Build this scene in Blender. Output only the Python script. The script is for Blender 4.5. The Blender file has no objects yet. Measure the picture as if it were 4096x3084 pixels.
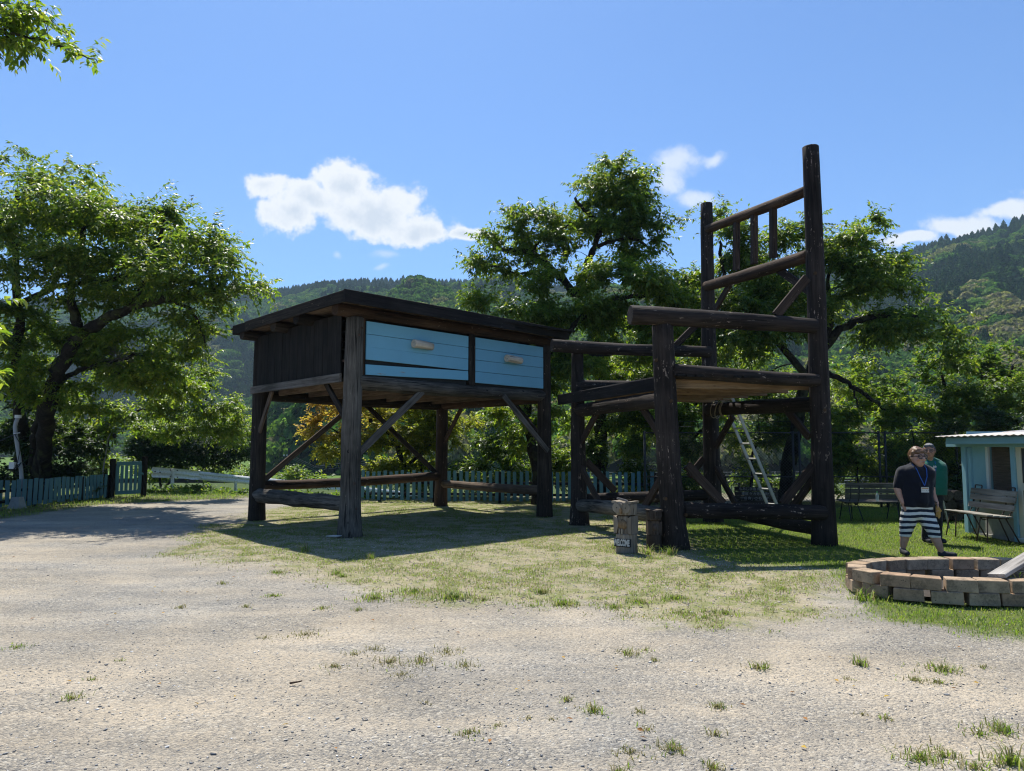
import bpy, bmesh, math, random
import numpy as np
from mathutils import Vector, Matrix, noise

SC = bpy.context.scene
COL = SC.collection
R = math.radians
random.seed(7)

# ------------------------------------------------------------------ camera
F_PX, CX, CY, CAM_H = 2960.0, 2048.0, 1542.0, 1.68      # lens in pixels of the 4096 x 3084 picture
PITCH = math.atan(248.0 / F_PX)
cam_d = bpy.data.cameras.new('camera')
cam_d.sensor_fit = 'HORIZONTAL'; cam_d.sensor_width = 36.0
cam_d.lens = F_PX / 4096.0 * 36.0
cam_d.clip_start = 0.1; cam_d.clip_end = 6000
cam = bpy.data.objects.new('camera', cam_d); COL.objects.link(cam)
cam.location = (0, 0, CAM_H); cam.rotation_euler = (R(90) + PITCH, 0, 0)
SC.camera = cam

# ------------------------------------------------------------------ light
SUN = Vector((-0.13, 0.52, 1.0)).normalized()            # towards the sun: high, beyond the furniture
SUN_EL = math.asin(SUN.z); SUN_AZ = math.atan2(SUN.x, SUN.y)
sun_d = bpy.data.lights.new('sun', 'SUN'); sun_d.energy = 5.0; sun_d.angle = R(0.55); sun_d.color = (1.0, 0.955, 0.87)
sun = bpy.data.objects.new('sun', sun_d); COL.objects.link(sun)
sun.rotation_euler = (-SUN).to_track_quat('-Z', 'Y').to_euler(); sun.location = SUN * 60

SC.view_settings.view_transform = 'Standard'; SC.view_settings.look = 'None'
SC.view_settings.gamma = 1.0; SC.view_settings.exposure = 0.68
SC.view_settings.use_curve_mapping = False
SC.render.engine = 'CYCLES'
SC.cycles.use_denoising = True
SC.cycles.filter_width = 1.15
SC.cycles.max_bounces = 6; SC.cycles.diffuse_bounces = 3; SC.cycles.glossy_bounces = 2
SC.cycles.transmission_bounces = 4; SC.cycles.transparent_max_bounces = 6; SC.cycles.volume_bounces = 0
SC.cycles.sample_clamp_indirect = 6.0
SC.cycles.caustics_reflective = False; SC.cycles.caustics_refractive = False


def ray(px, py):
    x = (px - CX) / F_PX; u = (CY - py) / F_PX
    c, s = math.cos(PITCH), math.sin(PITCH)
    return Vector((x, c - u * s, s + u * c))


def at(px, py, Y):
    "the point of the place that is Y metres away along the view and seen at that pixel"
    d = ray(px, py)
    return Vector((0, 0, CAM_H)) + d * (Y / d.y)


def gr(px, py, z=0.0):
    "the point of the ground seen at that pixel"
    d = ray(px, py)
    return Vector((0, 0, CAM_H)) + d * ((z - CAM_H) / d.z)


# ------------------------------------------------------------------ node helpers
class NT:
    def __init__(self, tree):
        self.t = tree; self.n = tree.nodes; self.l = tree.links

    def node(self, typ, **kw):
        nd = self.n.new(typ)
        ins = kw.pop('ins', {})
        for k, v in kw.items():
            setattr(nd, k, v)
        for k, v in ins.items():
            s = nd.inputs[k]
            if isinstance(v, bpy.types.NodeSocket):
                self.l.new(v, s)
            else:
                s.default_value = v
        return nd

    def math(self, op, a, b=None, c=None, clamp=False):
        nd = self.n.new('ShaderNodeMath'); nd.operation = op; nd.use_clamp = clamp
        for i, v in enumerate((a, b, c)):
            if v is None: continue
            if isinstance(v, bpy.types.NodeSocket): self.l.new(v, nd.inputs[i])
            else: nd.inputs[i].default_value = v
        return nd.outputs[0]

    def vmath(self, op, a, b=None):
        nd = self.n.new('ShaderNodeVectorMath'); nd.operation = op
        for i, v in enumerate((a, b)):
            if v is None: continue
            if isinstance(v, bpy.types.NodeSocket): self.l.new(v, nd.inputs[i])
            else: nd.inputs[i].default_value = v
        return nd.outputs[0] if op not in ('LENGTH', 'DOT_PRODUCT', 'DISTANCE') else nd.outputs[1]

    def noise(self, vec, scale, detail=4.0, rough=0.55, dist=0.0, out=0):
        nd = self.n.new('ShaderNodeTexNoise')
        if vec is not None: self.l.new(vec, nd.inputs['Vector'])
        nd.inputs['Scale'].default_value = scale; nd.inputs['Detail'].default_value = detail
        nd.inputs['Roughness'].default_value = rough; nd.inputs['Distortion'].default_value = dist
        return nd.outputs[out]

    def ramp(self, fac, stops, interp='LINEAR'):
        nd = self.n.new('ShaderNodeValToRGB'); cr = nd.color_ramp; cr.interpolation = interp
        while len(cr.elements) < len(stops): cr.elements.new(0.5)
        for e, (p, c) in zip(cr.elements, stops):
            e.position = p
            e.color = (c[0], c[1], c[2], 1) if isinstance(c, (tuple, list)) else (c, c, c, 1)
        self.l.new(fac, nd.inputs[0])
        return nd.outputs[0]

    def mix(self, fac, a, b, blend='MIX'):
        nd = self.n.new('ShaderNodeMix'); nd.data_type = 'RGBA'; nd.blend_type = blend
        for i, v in ((0, fac), (6, a), (7, b)):
            s = nd.inputs[i]
            if isinstance(v, bpy.types.NodeSocket): self.l.new(v, s)
            elif i == 0: s.default_value = v
            else: s.default_value = (v[0], v[1], v[2], 1)
        return nd.outputs[2]

    def mapr(self, v, a, b, c=0.0, d=1.0, smooth=False):
        nd = self.n.new('ShaderNodeMapRange'); nd.clamp = True
        if smooth: nd.interpolation_type = 'SMOOTHSTEP'
        self.l.new(v, nd.inputs[0])
        for i, x in ((1, a), (2, b), (3, c), (4, d)): nd.inputs[i].default_value = x
        return nd.outputs[0]

    def bump(self, h, strength=0.5, dist=0.02):
        nd = self.n.new('ShaderNodeBump'); nd.inputs['Strength'].default_value = strength
        nd.inputs['Distance'].default_value = dist
        self.l.new(h, nd.inputs['Height'])
        return nd.outputs[0]


def new_mat(name):
    m = bpy.data.materials.new(name); m.use_nodes = True
    m.node_tree.nodes.clear()
    t = NT(m.node_tree)
    out = t.node('ShaderNodeOutputMaterial')
    return m, t, out


def principled(t, out, col, rough=0.8, spec=0.3, normal=None, metal=0.0, coat=None):
    p = t.node('ShaderNodeBsdfPrincipled')
    for k, v in (('Base Color', col), ('Roughness', rough), ('Specular IOR Level', spec), ('Metallic', metal)):
        s = p.inputs[k]
        if isinstance(v, bpy.types.NodeSocket): t.l.new(v, s)
        elif k == 'Base Color': s.default_value = (v[0], v[1], v[2], 1)
        else: s.default_value = v
    if normal is not None: t.l.new(normal, p.inputs['Normal'])
    t.l.new(p.outputs[0], out.inputs['Surface'])
    return p


# ------------------------------------------------------------------ world: sky with three clouds
world = bpy.data.worlds.new('World'); SC.world = world; world.use_nodes = True
world.node_tree.nodes.clear()
wt = NT(world.node_tree)
sky = wt.node('ShaderNodeTexSky', sky_type='NISHITA', sun_disc=False)
sky.sun_elevation = SUN_EL; sky.sun_rotation = SUN_AZ
sky.altitude = 100; sky.air_density = 1.0; sky.dust_density = 0.6; sky.ozone_density = 3.0
geo = wt.node('ShaderNodeTexCoord')
DIR = geo.outputs['Generated']
sep = wt.node('ShaderNodeSeparateXYZ', ins={0: DIR})
ysafe = wt.math('MAXIMUM', sep.outputs[1], 0.05)
SU = wt.math('DIVIDE', sep.outputs[0], ysafe)
SW = wt.math('DIVIDE', sep.outputs[2], ysafe)
P2 = wt.node('ShaderNodeCombineXYZ', ins={0: SU, 1: SW}).outputs[0]


def sky_uv(px, py):
    d = ray(px, py); return d.x / d.y, d.z / d.y


off = wt.vmath('ADD', P2, (3.1, 5.3, 0.9))
warp = wt.noise(off, 8.0, 3, 0.55, out=1)
wv = wt.vmath('MULTIPLY', wt.vmath('SUBTRACT', warp, (0.5, 0.5, 0.5)), (0.06, 0.06, 0))
QW = wt.vmath('ADD', P2, wv)
CN1 = wt.math('MULTIPLY', wt.math('SUBTRACT', wt.noise(wt.vmath('ADD', off, wv), 10.5, 8, 0.60), 0.5), 2.0)
CN2 = wt.math('SUBTRACT', wt.noise(off, 48.0, 5, 0.6), 0.5)


def cloud(blobs, edge=(0.02, 0.5), amp=1.0, fine=0.5):
    "soft patches of sky, frayed by the shared noise; gives cover and depth"
    field = None
    for (px, py, rx, ry) in blobs:
        u, w = sky_uv(px, py)
        e = wt.vmath('MULTIPLY', wt.vmath('SUBTRACT', QW, (u, w, 0)), (F_PX / rx, F_PX / ry, 0))
        v = wt.math('SUBTRACT', 1.0, wt.vmath('LENGTH', e))
        if field is None: field = v
        else:
            nd = wt.n.new('ShaderNodeMath'); nd.operation = 'SMOOTH_MAX'
            wt.l.new(field, nd.inputs[0]); wt.l.new(v, nd.inputs[1]); nd.inputs[2].default_value = 0.25
            field = nd.outputs[0]
    dens = wt.math('ADD', field, wt.math('ADD', wt.math('MULTIPLY', CN1, amp), wt.math('MULTIPLY', CN2, fine)))
    return wt.mapr(dens, edge[0], edge[1], smooth=True), dens


CL = 0.66
a1, d1 = cloud([(1390, 750, 170, 110), (1250, 810, 180, 90), (1050, 765, 130, 65), (1180, 860, 200, 85), (1490, 850, 290, 140),
                (1680, 920, 210, 85), (1870, 925, 110, 34)], (0.08, 0.46), 0.95, 0.75)
a2, d2 = cloud([(2720, 640, 130, 80), (2690, 730, 80, 95), (2790, 800, 100, 45), (2860, 640, 60, 36)], (0.0, 0.95), 1.2, 0.9)
a3, d3 = cloud([(3840, 910, 230, 65), (3640, 970, 170, 42), (4060, 855, 200, 50), (4500, 800, 420, 90)], (0.05, 0.5), 0.8, 0.5)
a4, d4 = cloud([(1330, 1020, 40, 25), (1530, 1070, 45, 22), (1540, 1010, 90, 30)], (0.1, 1.1), 0.9, 0.7)
shade = wt.ramp(wt.mapr(wt.math('ADD', d1, wt.math('MULTIPLY', SW, -1.6)), -0.62, 0.42), [(0.0, (1, 1, 1)), (0.6, (0.97, 0.985, 1.0)), (1.0, (0.72, 0.78, 0.86))])
bg_sky = wt.vmath('MULTIPLY', sky.outputs[0], (0.060, 0.081, 0.105))
c1 = wt.vmath('MULTIPLY', shade, (CL, CL, CL))
mixed = wt.mix(wt.math('MULTIPLY', a1, 0.97), bg_sky, c1)
mixed = wt.mix(wt.math('MULTIPLY', a2, 0.72), mixed, (CL * .93, CL * .97, CL))
mixed = wt.mix(wt.math('MULTIPLY', a3, 0.92), mixed, (CL * .93, CL * .96, CL * .99))
mixed = wt.mix(wt.math('MULTIPLY', a4, 0.45), mixed, (CL * .9, CL * .95, CL))
bg_clear = wt.node('ShaderNodeBackground', ins={'Color': bg_sky, 'Strength': 1.0})
bg_cloud = wt.node('ShaderNodeBackground', ins={'Color': mixed, 'Strength': 1.0})
# the clouds lie in one band of the sky; elsewhere it is clear
band = wt.math('MULTIPLY', wt.math('MULTIPLY', wt.math('GREATER_THAN', SW, 0.14), wt.math('LESS_THAN', SW, 0.46)),
               wt.math('MULTIPLY', wt.math('GREATER_THAN', SU, -0.50), wt.math('LESS_THAN', SU, 1.05)))
wmix = wt.node('ShaderNodeMixShader', ins={0: band, 1: bg_clear.outputs[0], 2: bg_cloud.outputs[0]})
wo = wt.node('ShaderNodeOutputWorld', ins={'Surface': wmix.outputs[0]})
world.cycles.sampling_method = 'MANUAL'; world.cycles.sample_map_resolution = 256

# ------------------------------------------------------------------ object helpers
WM = {}                                                   # world matrix of every object made here


def crc(a, b):
    return int(abs(a.x * 7919.3 + a.y * 104.729 + a.z * 31.7 + b.x * 57.9 + b.y * 911.1 + b.z * 1299.7) * 10) % 99991


def link(o, parent=None, M=None):
    COL.objects.link(o)
    M = Matrix.Identity(4) if M is None else M
    WM[o.name] = M
    if parent is not None:
        o.parent = parent
        o.matrix_basis = WM[parent.name].inverted() @ M
    else:
        o.matrix_basis = M
    return o


def tag(o, label=None, cat=None, group=None, kind=None):
    if label: o['label'] = label
    if cat: o['category'] = cat
    if group: o['group'] = group
    if kind: o['kind'] = kind
    return o


def thing(name, label, cat, loc=(0, 0, 0), group=None, rz=0.0):
    o = bpy.data.objects.new(name, None); o.empty_display_size = 0.2
    link(o, None, Matrix.Translation(Vector(loc)) @ Matrix.Rotation(rz, 4, 'Z'))
    return tag(o, label, cat, group)


def obj(name, me, mat, parent=None, M=None, smooth=False):
    o = bpy.data.objects.new(name, me)
    if mat is not None and len(me.materials) == 0: me.materials.append(mat)
    if smooth:
        me.polygons.foreach_set('use_smooth', [True] * len(me.polygons))
    return link(o, parent, M)


def mesh_py(name, V, Fc):
    me = bpy.data.meshes.new(name); me.from_pydata([tuple(v) for v in V], [], Fc); me.update()
    return me


def mesh_np(name, V, T):
    "fast mesh from arrays: V (n,3), T (m,k) with k corners a face"
    V = np.asarray(V, np.float32); T = np.asarray(T, np.int32)
    me = bpy.data.meshes.new(name); k = T.shape[1]
    me.vertices.add(len(V)); me.vertices.foreach_set('co', V.ravel())
    me.loops.add(T.size); me.loops.foreach_set('vertex_index', T.ravel())
    me.polygons.add(len(T))
    me.polygons.foreach_set('loop_start', np.arange(0, T.size, k, dtype=np.int32))
    me.update(calc_edges=True)
    return me


def set_attr(me, name, vals, dom='POINT'):
    a = me.attributes.new(name, 'FLOAT', dom); a.data.foreach_set('value', np.asarray(vals, np.float32))


def frame(p0, p1, side=None):
    "matrix at p0 with local Z along p0->p1 and local X near side"
    z = (p1 - p0).normalized()
    s = Vector(side) if side is not None else (Vector((0, 0, 1)) if abs(z.z) < 0.9 else Vector((1, 0, 0)))
    y = z.cross(s)
    if y.length < 1e-5: y = z.cross(Vector((0.3, 0.7, 0.2)))
    y.normalize(); x = y.cross(z)
    M = Matrix((x, y, z)).transposed().to_4x4(); M.translation = p0
    return M


def log(name, p0, p1, r0, r1, mat, parent, rough=0.06, bend=0.02, sides=16, seed=None, flare=0.0, flat0=True, side=None, rings=None, chamfer=0.06):
    "a peeled log from p0 to p1, its grain along local Z, knotty and a little bent"
    p0, p1 = Vector(p0), Vector(p1); L = (p1 - p0).length
    rs = random.Random(seed if seed is not None else crc(p0, p1))
    ph = [rs.uniform(0, 50) for _ in range(3)]
    n = rings or max(6, min(22, int(L / 0.22)))
    zs = [0.0, chamfer * r0] + [L * (i + 1) / (n + 1) for i in range(n)] + [L - chamfer * r1, L]
    V = []; Fc = []
    for k, z in enumerate(zs):
        t = z / L
        r = r0 + (r1 - r0) * t
        if flare: r += flare * max(0.0, 1 - t / 0.22) ** 2
        if k in (0, len(zs) - 1): r *= 0.93
        bx = bend * math.sin(math.pi * t) * math.sin(ph[0]) + 0.25 * bend * math.sin(5 * t + ph[1])
        by = bend * math.sin(math.pi * t) * math.cos(ph[0]) + 0.25 * bend * math.cos(4 * t + ph[2])
        for i in range(sides):
            a = 2 * math.pi * i / sides
            q = noise.noise(Vector((math.cos(a) * 1.3 + ph[0], math.sin(a) * 1.3 + ph[1], z * 1.6 + ph[2])))
            q2 = noise.noise(Vector((math.cos(a) * 3 + ph[1], math.sin(a) * 3, z * 5 + ph[0])))
            rr = r * (1 + rough * q + rough * 0.35 * q2)
            V.append((bx + rr * math.cos(a), by + rr * math.sin(a), z))
    m = len(zs)
    for k in range(m - 1):
        for i in range(sides):
            j = (i + 1) % sides
            Fc.append((k * sides + i, k * sides + j, (k + 1) * sides + j, (k + 1) * sides + i))
    Fc.append(tuple(reversed(range(sides)))); Fc.append(tuple(range((m - 1) * sides, m * sides)))
    me = mesh_py(name, V, Fc)
    me.polygons.foreach_set('use_smooth', [len(p.vertices) == 4 for p in me.polygons])
    return obj(name, me, mat, parent, frame(p0, p1, side))


def board(name, p0, p1, w, t, mat, parent, side=None, jitter=0.004, bev=0.0, ends=None, seed=None):
    """a sawn board from p0 to p1 (centre line); w along local X (near 'side'), t along local Y.
    Its edges are worn: a small chamfer all round."""
    p0, p1 = Vector(p0), Vector(p1); L = (p1 - p0).length
    rs = random.Random(seed if seed is not None else crc(p0, p1))
    c = bev or min(0.006, 0.2 * min(w, t))
    prof = [(-w / 2 + c, -t / 2), (w / 2 - c, -t / 2), (w / 2, -t / 2 + c), (w / 2, t / 2 - c), (w / 2 - c, t / 2), (-w / 2 + c, t / 2), (-w / 2, t / 2 - c), (-w / 2, -t / 2 + c)]
    n = max(1, min(5, int(L / 0.8)))
    V = []; Fc = []
    for k in range(n + 1):
        z = L * k / n
        jx, jy = rs.uniform(-jitter, jitter), rs.uniform(-jitter, jitter)
        for (x, y) in prof:
            V.append((x + jx, y + jy, z))
    for k in range(n):
        for i in range(8):
            j = (i + 1) % 8
            Fc.append((k * 8 + i, k * 8 + j, (k + 1) * 8 + j, (k + 1) * 8 + i))
    Fc.append(tuple(reversed(range(8)))); Fc.append(tuple(range(n * 8, n * 8 + 8)))
    return obj(name, mesh_py(name, V, Fc), mat, parent, frame(p0, p1, side))


class MB:
    "collects simple shapes into one mesh (world or local coordinates)"
    def __init__(self): self.V = []; self.F = []

    def add(self, V, Fc):
        b = len(self.V); self.V += [Vector(v) for v in V]; self.F += [tuple(i + b for i in f) for f in Fc]; return self

    def box(self, c, s, rot=None):
        c = Vector(c); h = [x / 2 for x in s]
        V = [Vector((sx * h[0], sy * h[1], sz * h[2])) for sx in (-1, 1) for sy in (-1, 1) for sz in (-1, 1)]
        if rot is not None: V = [rot @ v for v in V]
        return self.add([v + c for v in V], [(0, 1, 3, 2), (4, 6, 7, 5), (0, 4, 5, 1), (2, 3, 7, 6), (0, 2, 6, 4), (1, 5, 7, 3)])

    def quadbox(self, q, n):
        "slab on four corners q, thickness vector n"
        q = [Vector(v) for v in q]; n = Vector(n)
        return self.add(q + [v + n for v in q], [(3, 2, 1, 0), (4, 5, 6, 7), (0, 1, 5, 4), (1, 2, 6, 5), (2, 3, 7, 6), (3, 0, 4, 7)])

    def tube(self, pts, r, sides=6, cap=True):
        pts = [Vector(p) for p in pts]; n = len(pts)
        rad = r if isinstance(r, (list, tuple)) else [r] * n
        V = []; Fc = []
        up = None
        for k in range(n):
            d = (pts[min(k + 1, n - 1)] - pts[max(k - 1, 0)]).normalized()
            if up is None:
                up = Vector((0, 0, 1)) if abs(d.z) < 0.9 else Vector((1, 0, 0))
            x = d.cross(up)
            if x.length < 1e-4: x = d.cross(Vector((0.4, 0.5, 0.1)))
            x.normalize(); y = x.cross(d); up = y
            for i in range(sides):
                a = 2 * math.pi * i / sides
                V.append(pts[k] + (x * math.cos(a) + y * math.sin(a)) * rad[k])
        for k in range(n - 1):
            for i in range(sides):
                j = (i + 1) % sides
                Fc.append((k * sides + i, k * sides + j, (k + 1) * sides + j, (k + 1) * sides + i))
        if cap:
            Fc.append(tuple(reversed(range(sides)))); Fc.append(tuple(range((n - 1) * sides, n * sides)))
        return self.add(V, Fc)

    def ball(self, c, r, seg=8, ring=6):
        c = Vector(c); r = r if isinstance(r, (tuple, list)) else (r, r, r)
        V = [c + Vector((0, 0, -r[2]))]; Fc = []
        for k in range(1, ring):
            f = -math.pi / 2 + math.pi * k / ring
            for i in range(seg):
                a = 2 * math.pi * i / seg
                V.append(c + Vector((r[0] * math.cos(f) * math.cos(a), r[1] * math.cos(f) * math.sin(a), r[2] * math.sin(f))))
        V.append(c + Vector((0, 0, r[2])))
        for i in range(seg):
            j = (i + 1) % seg
            Fc.append((0, 1 + j, 1 + i))
            for k in range(ring - 2):
                a = 1 + k * seg
                Fc.append((a + i, a + j, a + seg + j, a + seg + i))
            a = 1 + (ring - 2) * seg
            Fc.append((a + i, a + j, len(V) - 1))
        return self.add(V, Fc)

    def build(self, name, mat, parent=None, smooth=False, M=None):
        "vertices were given in world space; the object's origin goes to its parent or its own base"
        if M is None:
            if parent is not None: M = WM[parent.name].copy()
            else:
                xs = [v.x for v in self.V]; ys = [v.y for v in self.V]; zs = [v.z for v in self.V]
                M = Matrix.Translation(((min(xs) + max(xs)) / 2, (min(ys) + max(ys)) / 2, min(zs)))
        I = M.inverted()
        return obj(name, mesh_py(name, [I @ v for v in self.V], self.F), mat, parent, M, smooth)


# ------------------------------------------------------------------ value noise on arrays
def vnoise(x, y, seed=0):
    xi = np.floor(x).astype(np.int64); yi = np.floor(y).astype(np.int64)
    xf = x - xi; yf = y - yi
    xf = xf * xf * (3 - 2 * xf); yf = yf * yf * (3 - 2 * yf)

    def h(a, b):
        n = (a * 374761393 + b * 668265263 + seed * 974711) & 0x7fffffff
        n = ((n ^ (n >> 13)) * 1274126177) & 0x7fffffff
        return ((n ^ (n >> 16)) & 0xffff) / 65535.0
    return (h(xi, yi) * (1 - xf) + h(xi + 1, yi) * xf) * (1 - yf) + (h(xi, yi + 1) * (1 - xf) + h(xi + 1, yi + 1) * xf) * yf


def fbm(x, y, seed=0, oct=4):
    s = 0; a = 0.5; t = 0
    for k in range(oct):
        s = s + a * vnoise(x, y, seed + k); t += a; a *= 0.55; x = x * 2.03 + 7.1; y = y * 2.03 - 3.7
    return s / t


def sstep(a, b, x):
    t = np.clip((x - a) / (b - a), 0, 1); return t * t * (3 - 2 * t)


def poly_sd(x, y, poly):
    "signed distance to a polygon, positive inside"
    d = np.full(np.shape(x), 1e9); ins = np.zeros(np.shape(x), bool)
    n = len(poly)
    for i in range(n):
        ax, ay = poly[i][0], poly[i][1]; bx, by = poly[(i + 1) % n][0], poly[(i + 1) % n][1]
        ex, ey = bx - ax, by - ay
        t = np.clip(((x - ax) * ex + (y - ay) * ey) / (ex * ex + ey * ey + 1e-9), 0, 1)
        d = np.minimum(d, np.hypot(x - ax - t * ex, y - ay - t * ey))
        c = ((ay > y) != (by > y)) & (x < (bx - ax) * (y - ay) / (by - ay + 1e-12) + ax)
        ins ^= c
    return np.where(ins, d, -d)


# a side scene in which modifiers and text are turned into plain meshes
BENCHSC = bpy.data.scenes.new('workbench')


def bake(o):
    BENCHSC.collection.objects.link(o)
    vl = BENCHSC.view_layers[0]; vl.update()
    me = bpy.data.meshes.new_from_object(o.evaluated_get(vl.depsgraph))
    bpy.data.objects.remove(o)
    return me

# ------------------------------------------------------------------ materials
def m_wood(name, dark, light, streak=0.5, scale=1.0, rough=0.8, chips=0.0, chipcol=(0.35, 0.27, 0.2), moss=0.0, knots=0.0):
    "sawn or peeled timber, grain along local Z, with checks, weathered streaks and flaked spots"
    m, t, out = new_mat(name)
    tc = t.node('ShaderNodeTexCoord'); oi = t.node('ShaderNodeObjectInfo')
    off = t.vmath('MULTIPLY', oi.outputs['Random'], (37.0, 17.0, 29.0))
    p = t.vmath('ADD', tc.outputs['Object'], off)
    pg = t.vmath('MULTIPLY', p, (9 * scale, 9 * scale, 0.55 * scale))
    g1 = t.noise(pg, 3.0, 6, 0.62, 0.4)
    g2 = t.noise(t.vmath('MULTIPLY', p, (60 * scale, 60 * scale, 1.6 * scale)), 1.0, 3, 0.6)
    big = t.noise(p, 1.3, 3, 0.5)
    f = t.math('ADD', t.math('MULTIPLY', g1, 0.65), t.math('ADD', t.math('MULTIPLY', g2, 0.3), t.math('MULTIPLY', big, 0.35)))
    f = t.mapr(f, 0.65 - 0.3 * streak, 0.72 + 0.18)
    c = t.mix(f, dark, light)
    rnd = t.mapr(oi.outputs['Random'], 0, 1, 0.82, 1.15)
    c = t.mix(1.0, c, t.node('ShaderNodeCombineXYZ', ins={0: rnd, 1: rnd, 2: rnd}).outputs[0], 'MULTIPLY')
    h = t.math('ADD', t.math('MULTIPLY', g1, 0.8), t.math('MULTIPLY', g2, 0.5))
    patch = t.mapr(t.noise(p, 0.8, 4, 0.65), 0.3, 0.72, 0.62, 1.45)
    c = t.mix(1.0, c, t.node('ShaderNodeCombineXYZ', ins={0: patch, 1: patch, 2: t.math('MULTIPLY', patch, 0.98)}).outputs[0], 'MULTIPLY')
    crack = t.mapr(t.noise(t.vmath('MULTIPLY', p, (20 * scale, 20 * scale, 0.7 * scale)), 1.0, 3, 0.5), 0.635, 0.665)
    c = t.mix(t.math('MULTIPLY', crack, 0.75), c, tuple(x * 0.3 for x in dark))
    h = t.math('SUBTRACT', h, crack)
    if knots:
        vo = t.node('ShaderNodeTexVoronoi', ins={'Vector': t.vmath('MULTIPLY', p, (2.6, 2.6, 1.5)), 'Scale': 1.6})
        kn = t.mapr(vo.outputs['Distance'], 0.06, 0.11, 1, 0)
        c = t.mix(t.math('MULTIPLY', kn, knots), c, tuple(x * 0.25 for x in dark))
    if chips:
        n = t.noise(t.vmath('MULTIPLY', p, (22, 22, 7)), 1.0, 4, 0.7)
        k = t.math('MULTIPLY', t.mapr(n, 0.66 - 0.04 * chips, 0.70 - 0.04 * chips), t.mapr(t.noise(p, 2.2, 2), 0.45, 0.6))
        c = t.mix(k, c, chipcol)
    if moss:
        k = t.math('MULTIPLY', t.mapr(t.noise(p, 5, 4, 0.6), 0.5, 0.7), moss)
        c = t.mix(k, c, (0.06, 0.075, 0.03))
    principled(t, out, c, rough, 0.14, t.bump(h, 0.7, 0.012))
    return m


def m_paint(name, colr, worn=(0.25, 0.23, 0.2), wear=0.3, rough=0.55, dirt=0.25, scale=1.0):
    m, t, out = new_mat(name)
    tc = t.node('ShaderNodeTexCoord'); oi = t.node('ShaderNodeObjectInfo')
    p = t.vmath('ADD', tc.outputs['Object'], t.vmath('MULTIPLY', oi.outputs['Random'], (31.0, 11.0, 23.0)))
    pg = t.vmath('MULTIPLY', p, (14 * scale, 14 * scale, 1.6 * scale))
    g = t.noise(pg, 1.5, 5, 0.65)
    big = t.noise(p, 1.7 * scale, 4, 0.6)
    c = t.mix(t.mapr(big, 0.35, 0.75, 0, dirt), colr, tuple(x * 0.6 for x in colr))
    c = t.mix(t.mapr(oi.outputs['Random'], 0, 1, 0, 0.18), c, tuple(min(1, x * 1.25 + 0.02) for x in colr))
    k = t.mapr(t.math('ADD', t.math('MULTIPLY', g, 0.6), t.math('MULTIPLY', big, 0.5)), 0.78 - 0.16 * wear, 0.83 - 0.14 * wear)
    c = t.mix(k, c, worn)
    principled(t, out, c, rough, 0.35, t.bump(g, 0.25, 0.006))
    return m


def m_plain(name, colr, rough=0.7, spec=0.3, metal=0.0, var=0.25, scale=6.0, bump=0.15, spots=None):
    m, t, out = new_mat(name)
    tc = t.node('ShaderNodeTexCoord')
    n = t.noise(tc.outputs['Object'], scale, 5, 0.6)
    c = t.mix(t.mapr(n, 0.3, 0.7, 0, var), colr, tuple(x * 0.5 for x in colr))
    if spots:
        c = t.mix(t.mapr(t.noise(tc.outputs['Object'], scale * 2.7, 5, 0.65), 0.56, 0.66), c, spots)
    principled(t, out, c, rough, spec, t.bump(n, bump, 0.01), metal)
    return m


def m_leaf(name, cols, trans, tmix=0.42, rough=0.38, spec=0.5, attr=None, alt=None, alt_t=None):
    "leaf blade: waxy reflection on top, sunlight glowing through; each leaf its own tone"
    m, t, out = new_mat(name)
    g = t.node('ShaderNodeNewGeometry')
    rnd = g.outputs['Random Per Island']
    tc = t.node('ShaderNodeTexCoord')
    big = t.noise(tc.outputs['Object'], 0.7, 2)
    f = t.math('ADD', t.math('MULTIPLY', rnd, 0.75), t.math('MULTIPLY', big, 0.3))
    c = t.ramp(f, [(i / (len(cols) - 1), x) for i, x in enumerate(cols)])
    ct = t.ramp(f, [(i / (len(trans) - 1), x) for i, x in enumerate(trans)])
    if attr:
        at_ = t.node('ShaderNodeAttribute', attribute_name=attr).outputs['Fac']
        c = t.mix(at_, c, alt); ct = t.mix(at_, ct, alt_t)
    p = t.node('ShaderNodeBsdfPrincipled', ins={'Base Color': c, 'Roughness': rough, 'Specular IOR Level': spec})
    tr = t.node('ShaderNodeBsdfTranslucent', ins={'Color': ct})
    mx = t.node('ShaderNodeMixShader', ins={0: tmix, 1: p.outputs[0], 2: tr.outputs[0]})
    t.l.new(mx.outputs[0], out.inputs['Surface'])
    return m


def m_bark(name, dark, light, moss=0.3):
    m, t, out = new_mat(name)
    tc = t.node('ShaderNodeTexCoord')
    n = t.noise(tc.outputs['Object'], 9, 6, 0.65)
    vo = t.node('ShaderNodeTexVoronoi', ins={'Vector': tc.outputs['Object'], 'Scale': 22.0})
    c = t.mix(t.mapr(n, 0.35, 0.7), dark, light)
    c = t.mix(t.math('MULTIPLY', t.mapr(t.noise(tc.outputs['Object'], 2.5, 4), 0.5, 0.62), moss), c, (0.10, 0.12, 0.04))
    principled(t, out, c, 0.9, 0.15, t.bump(t.math('ADD', n, t.math('MULTIPLY', vo.outputs['Distance'], 0.6)), 0.8, 0.03))
    return m


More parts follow.
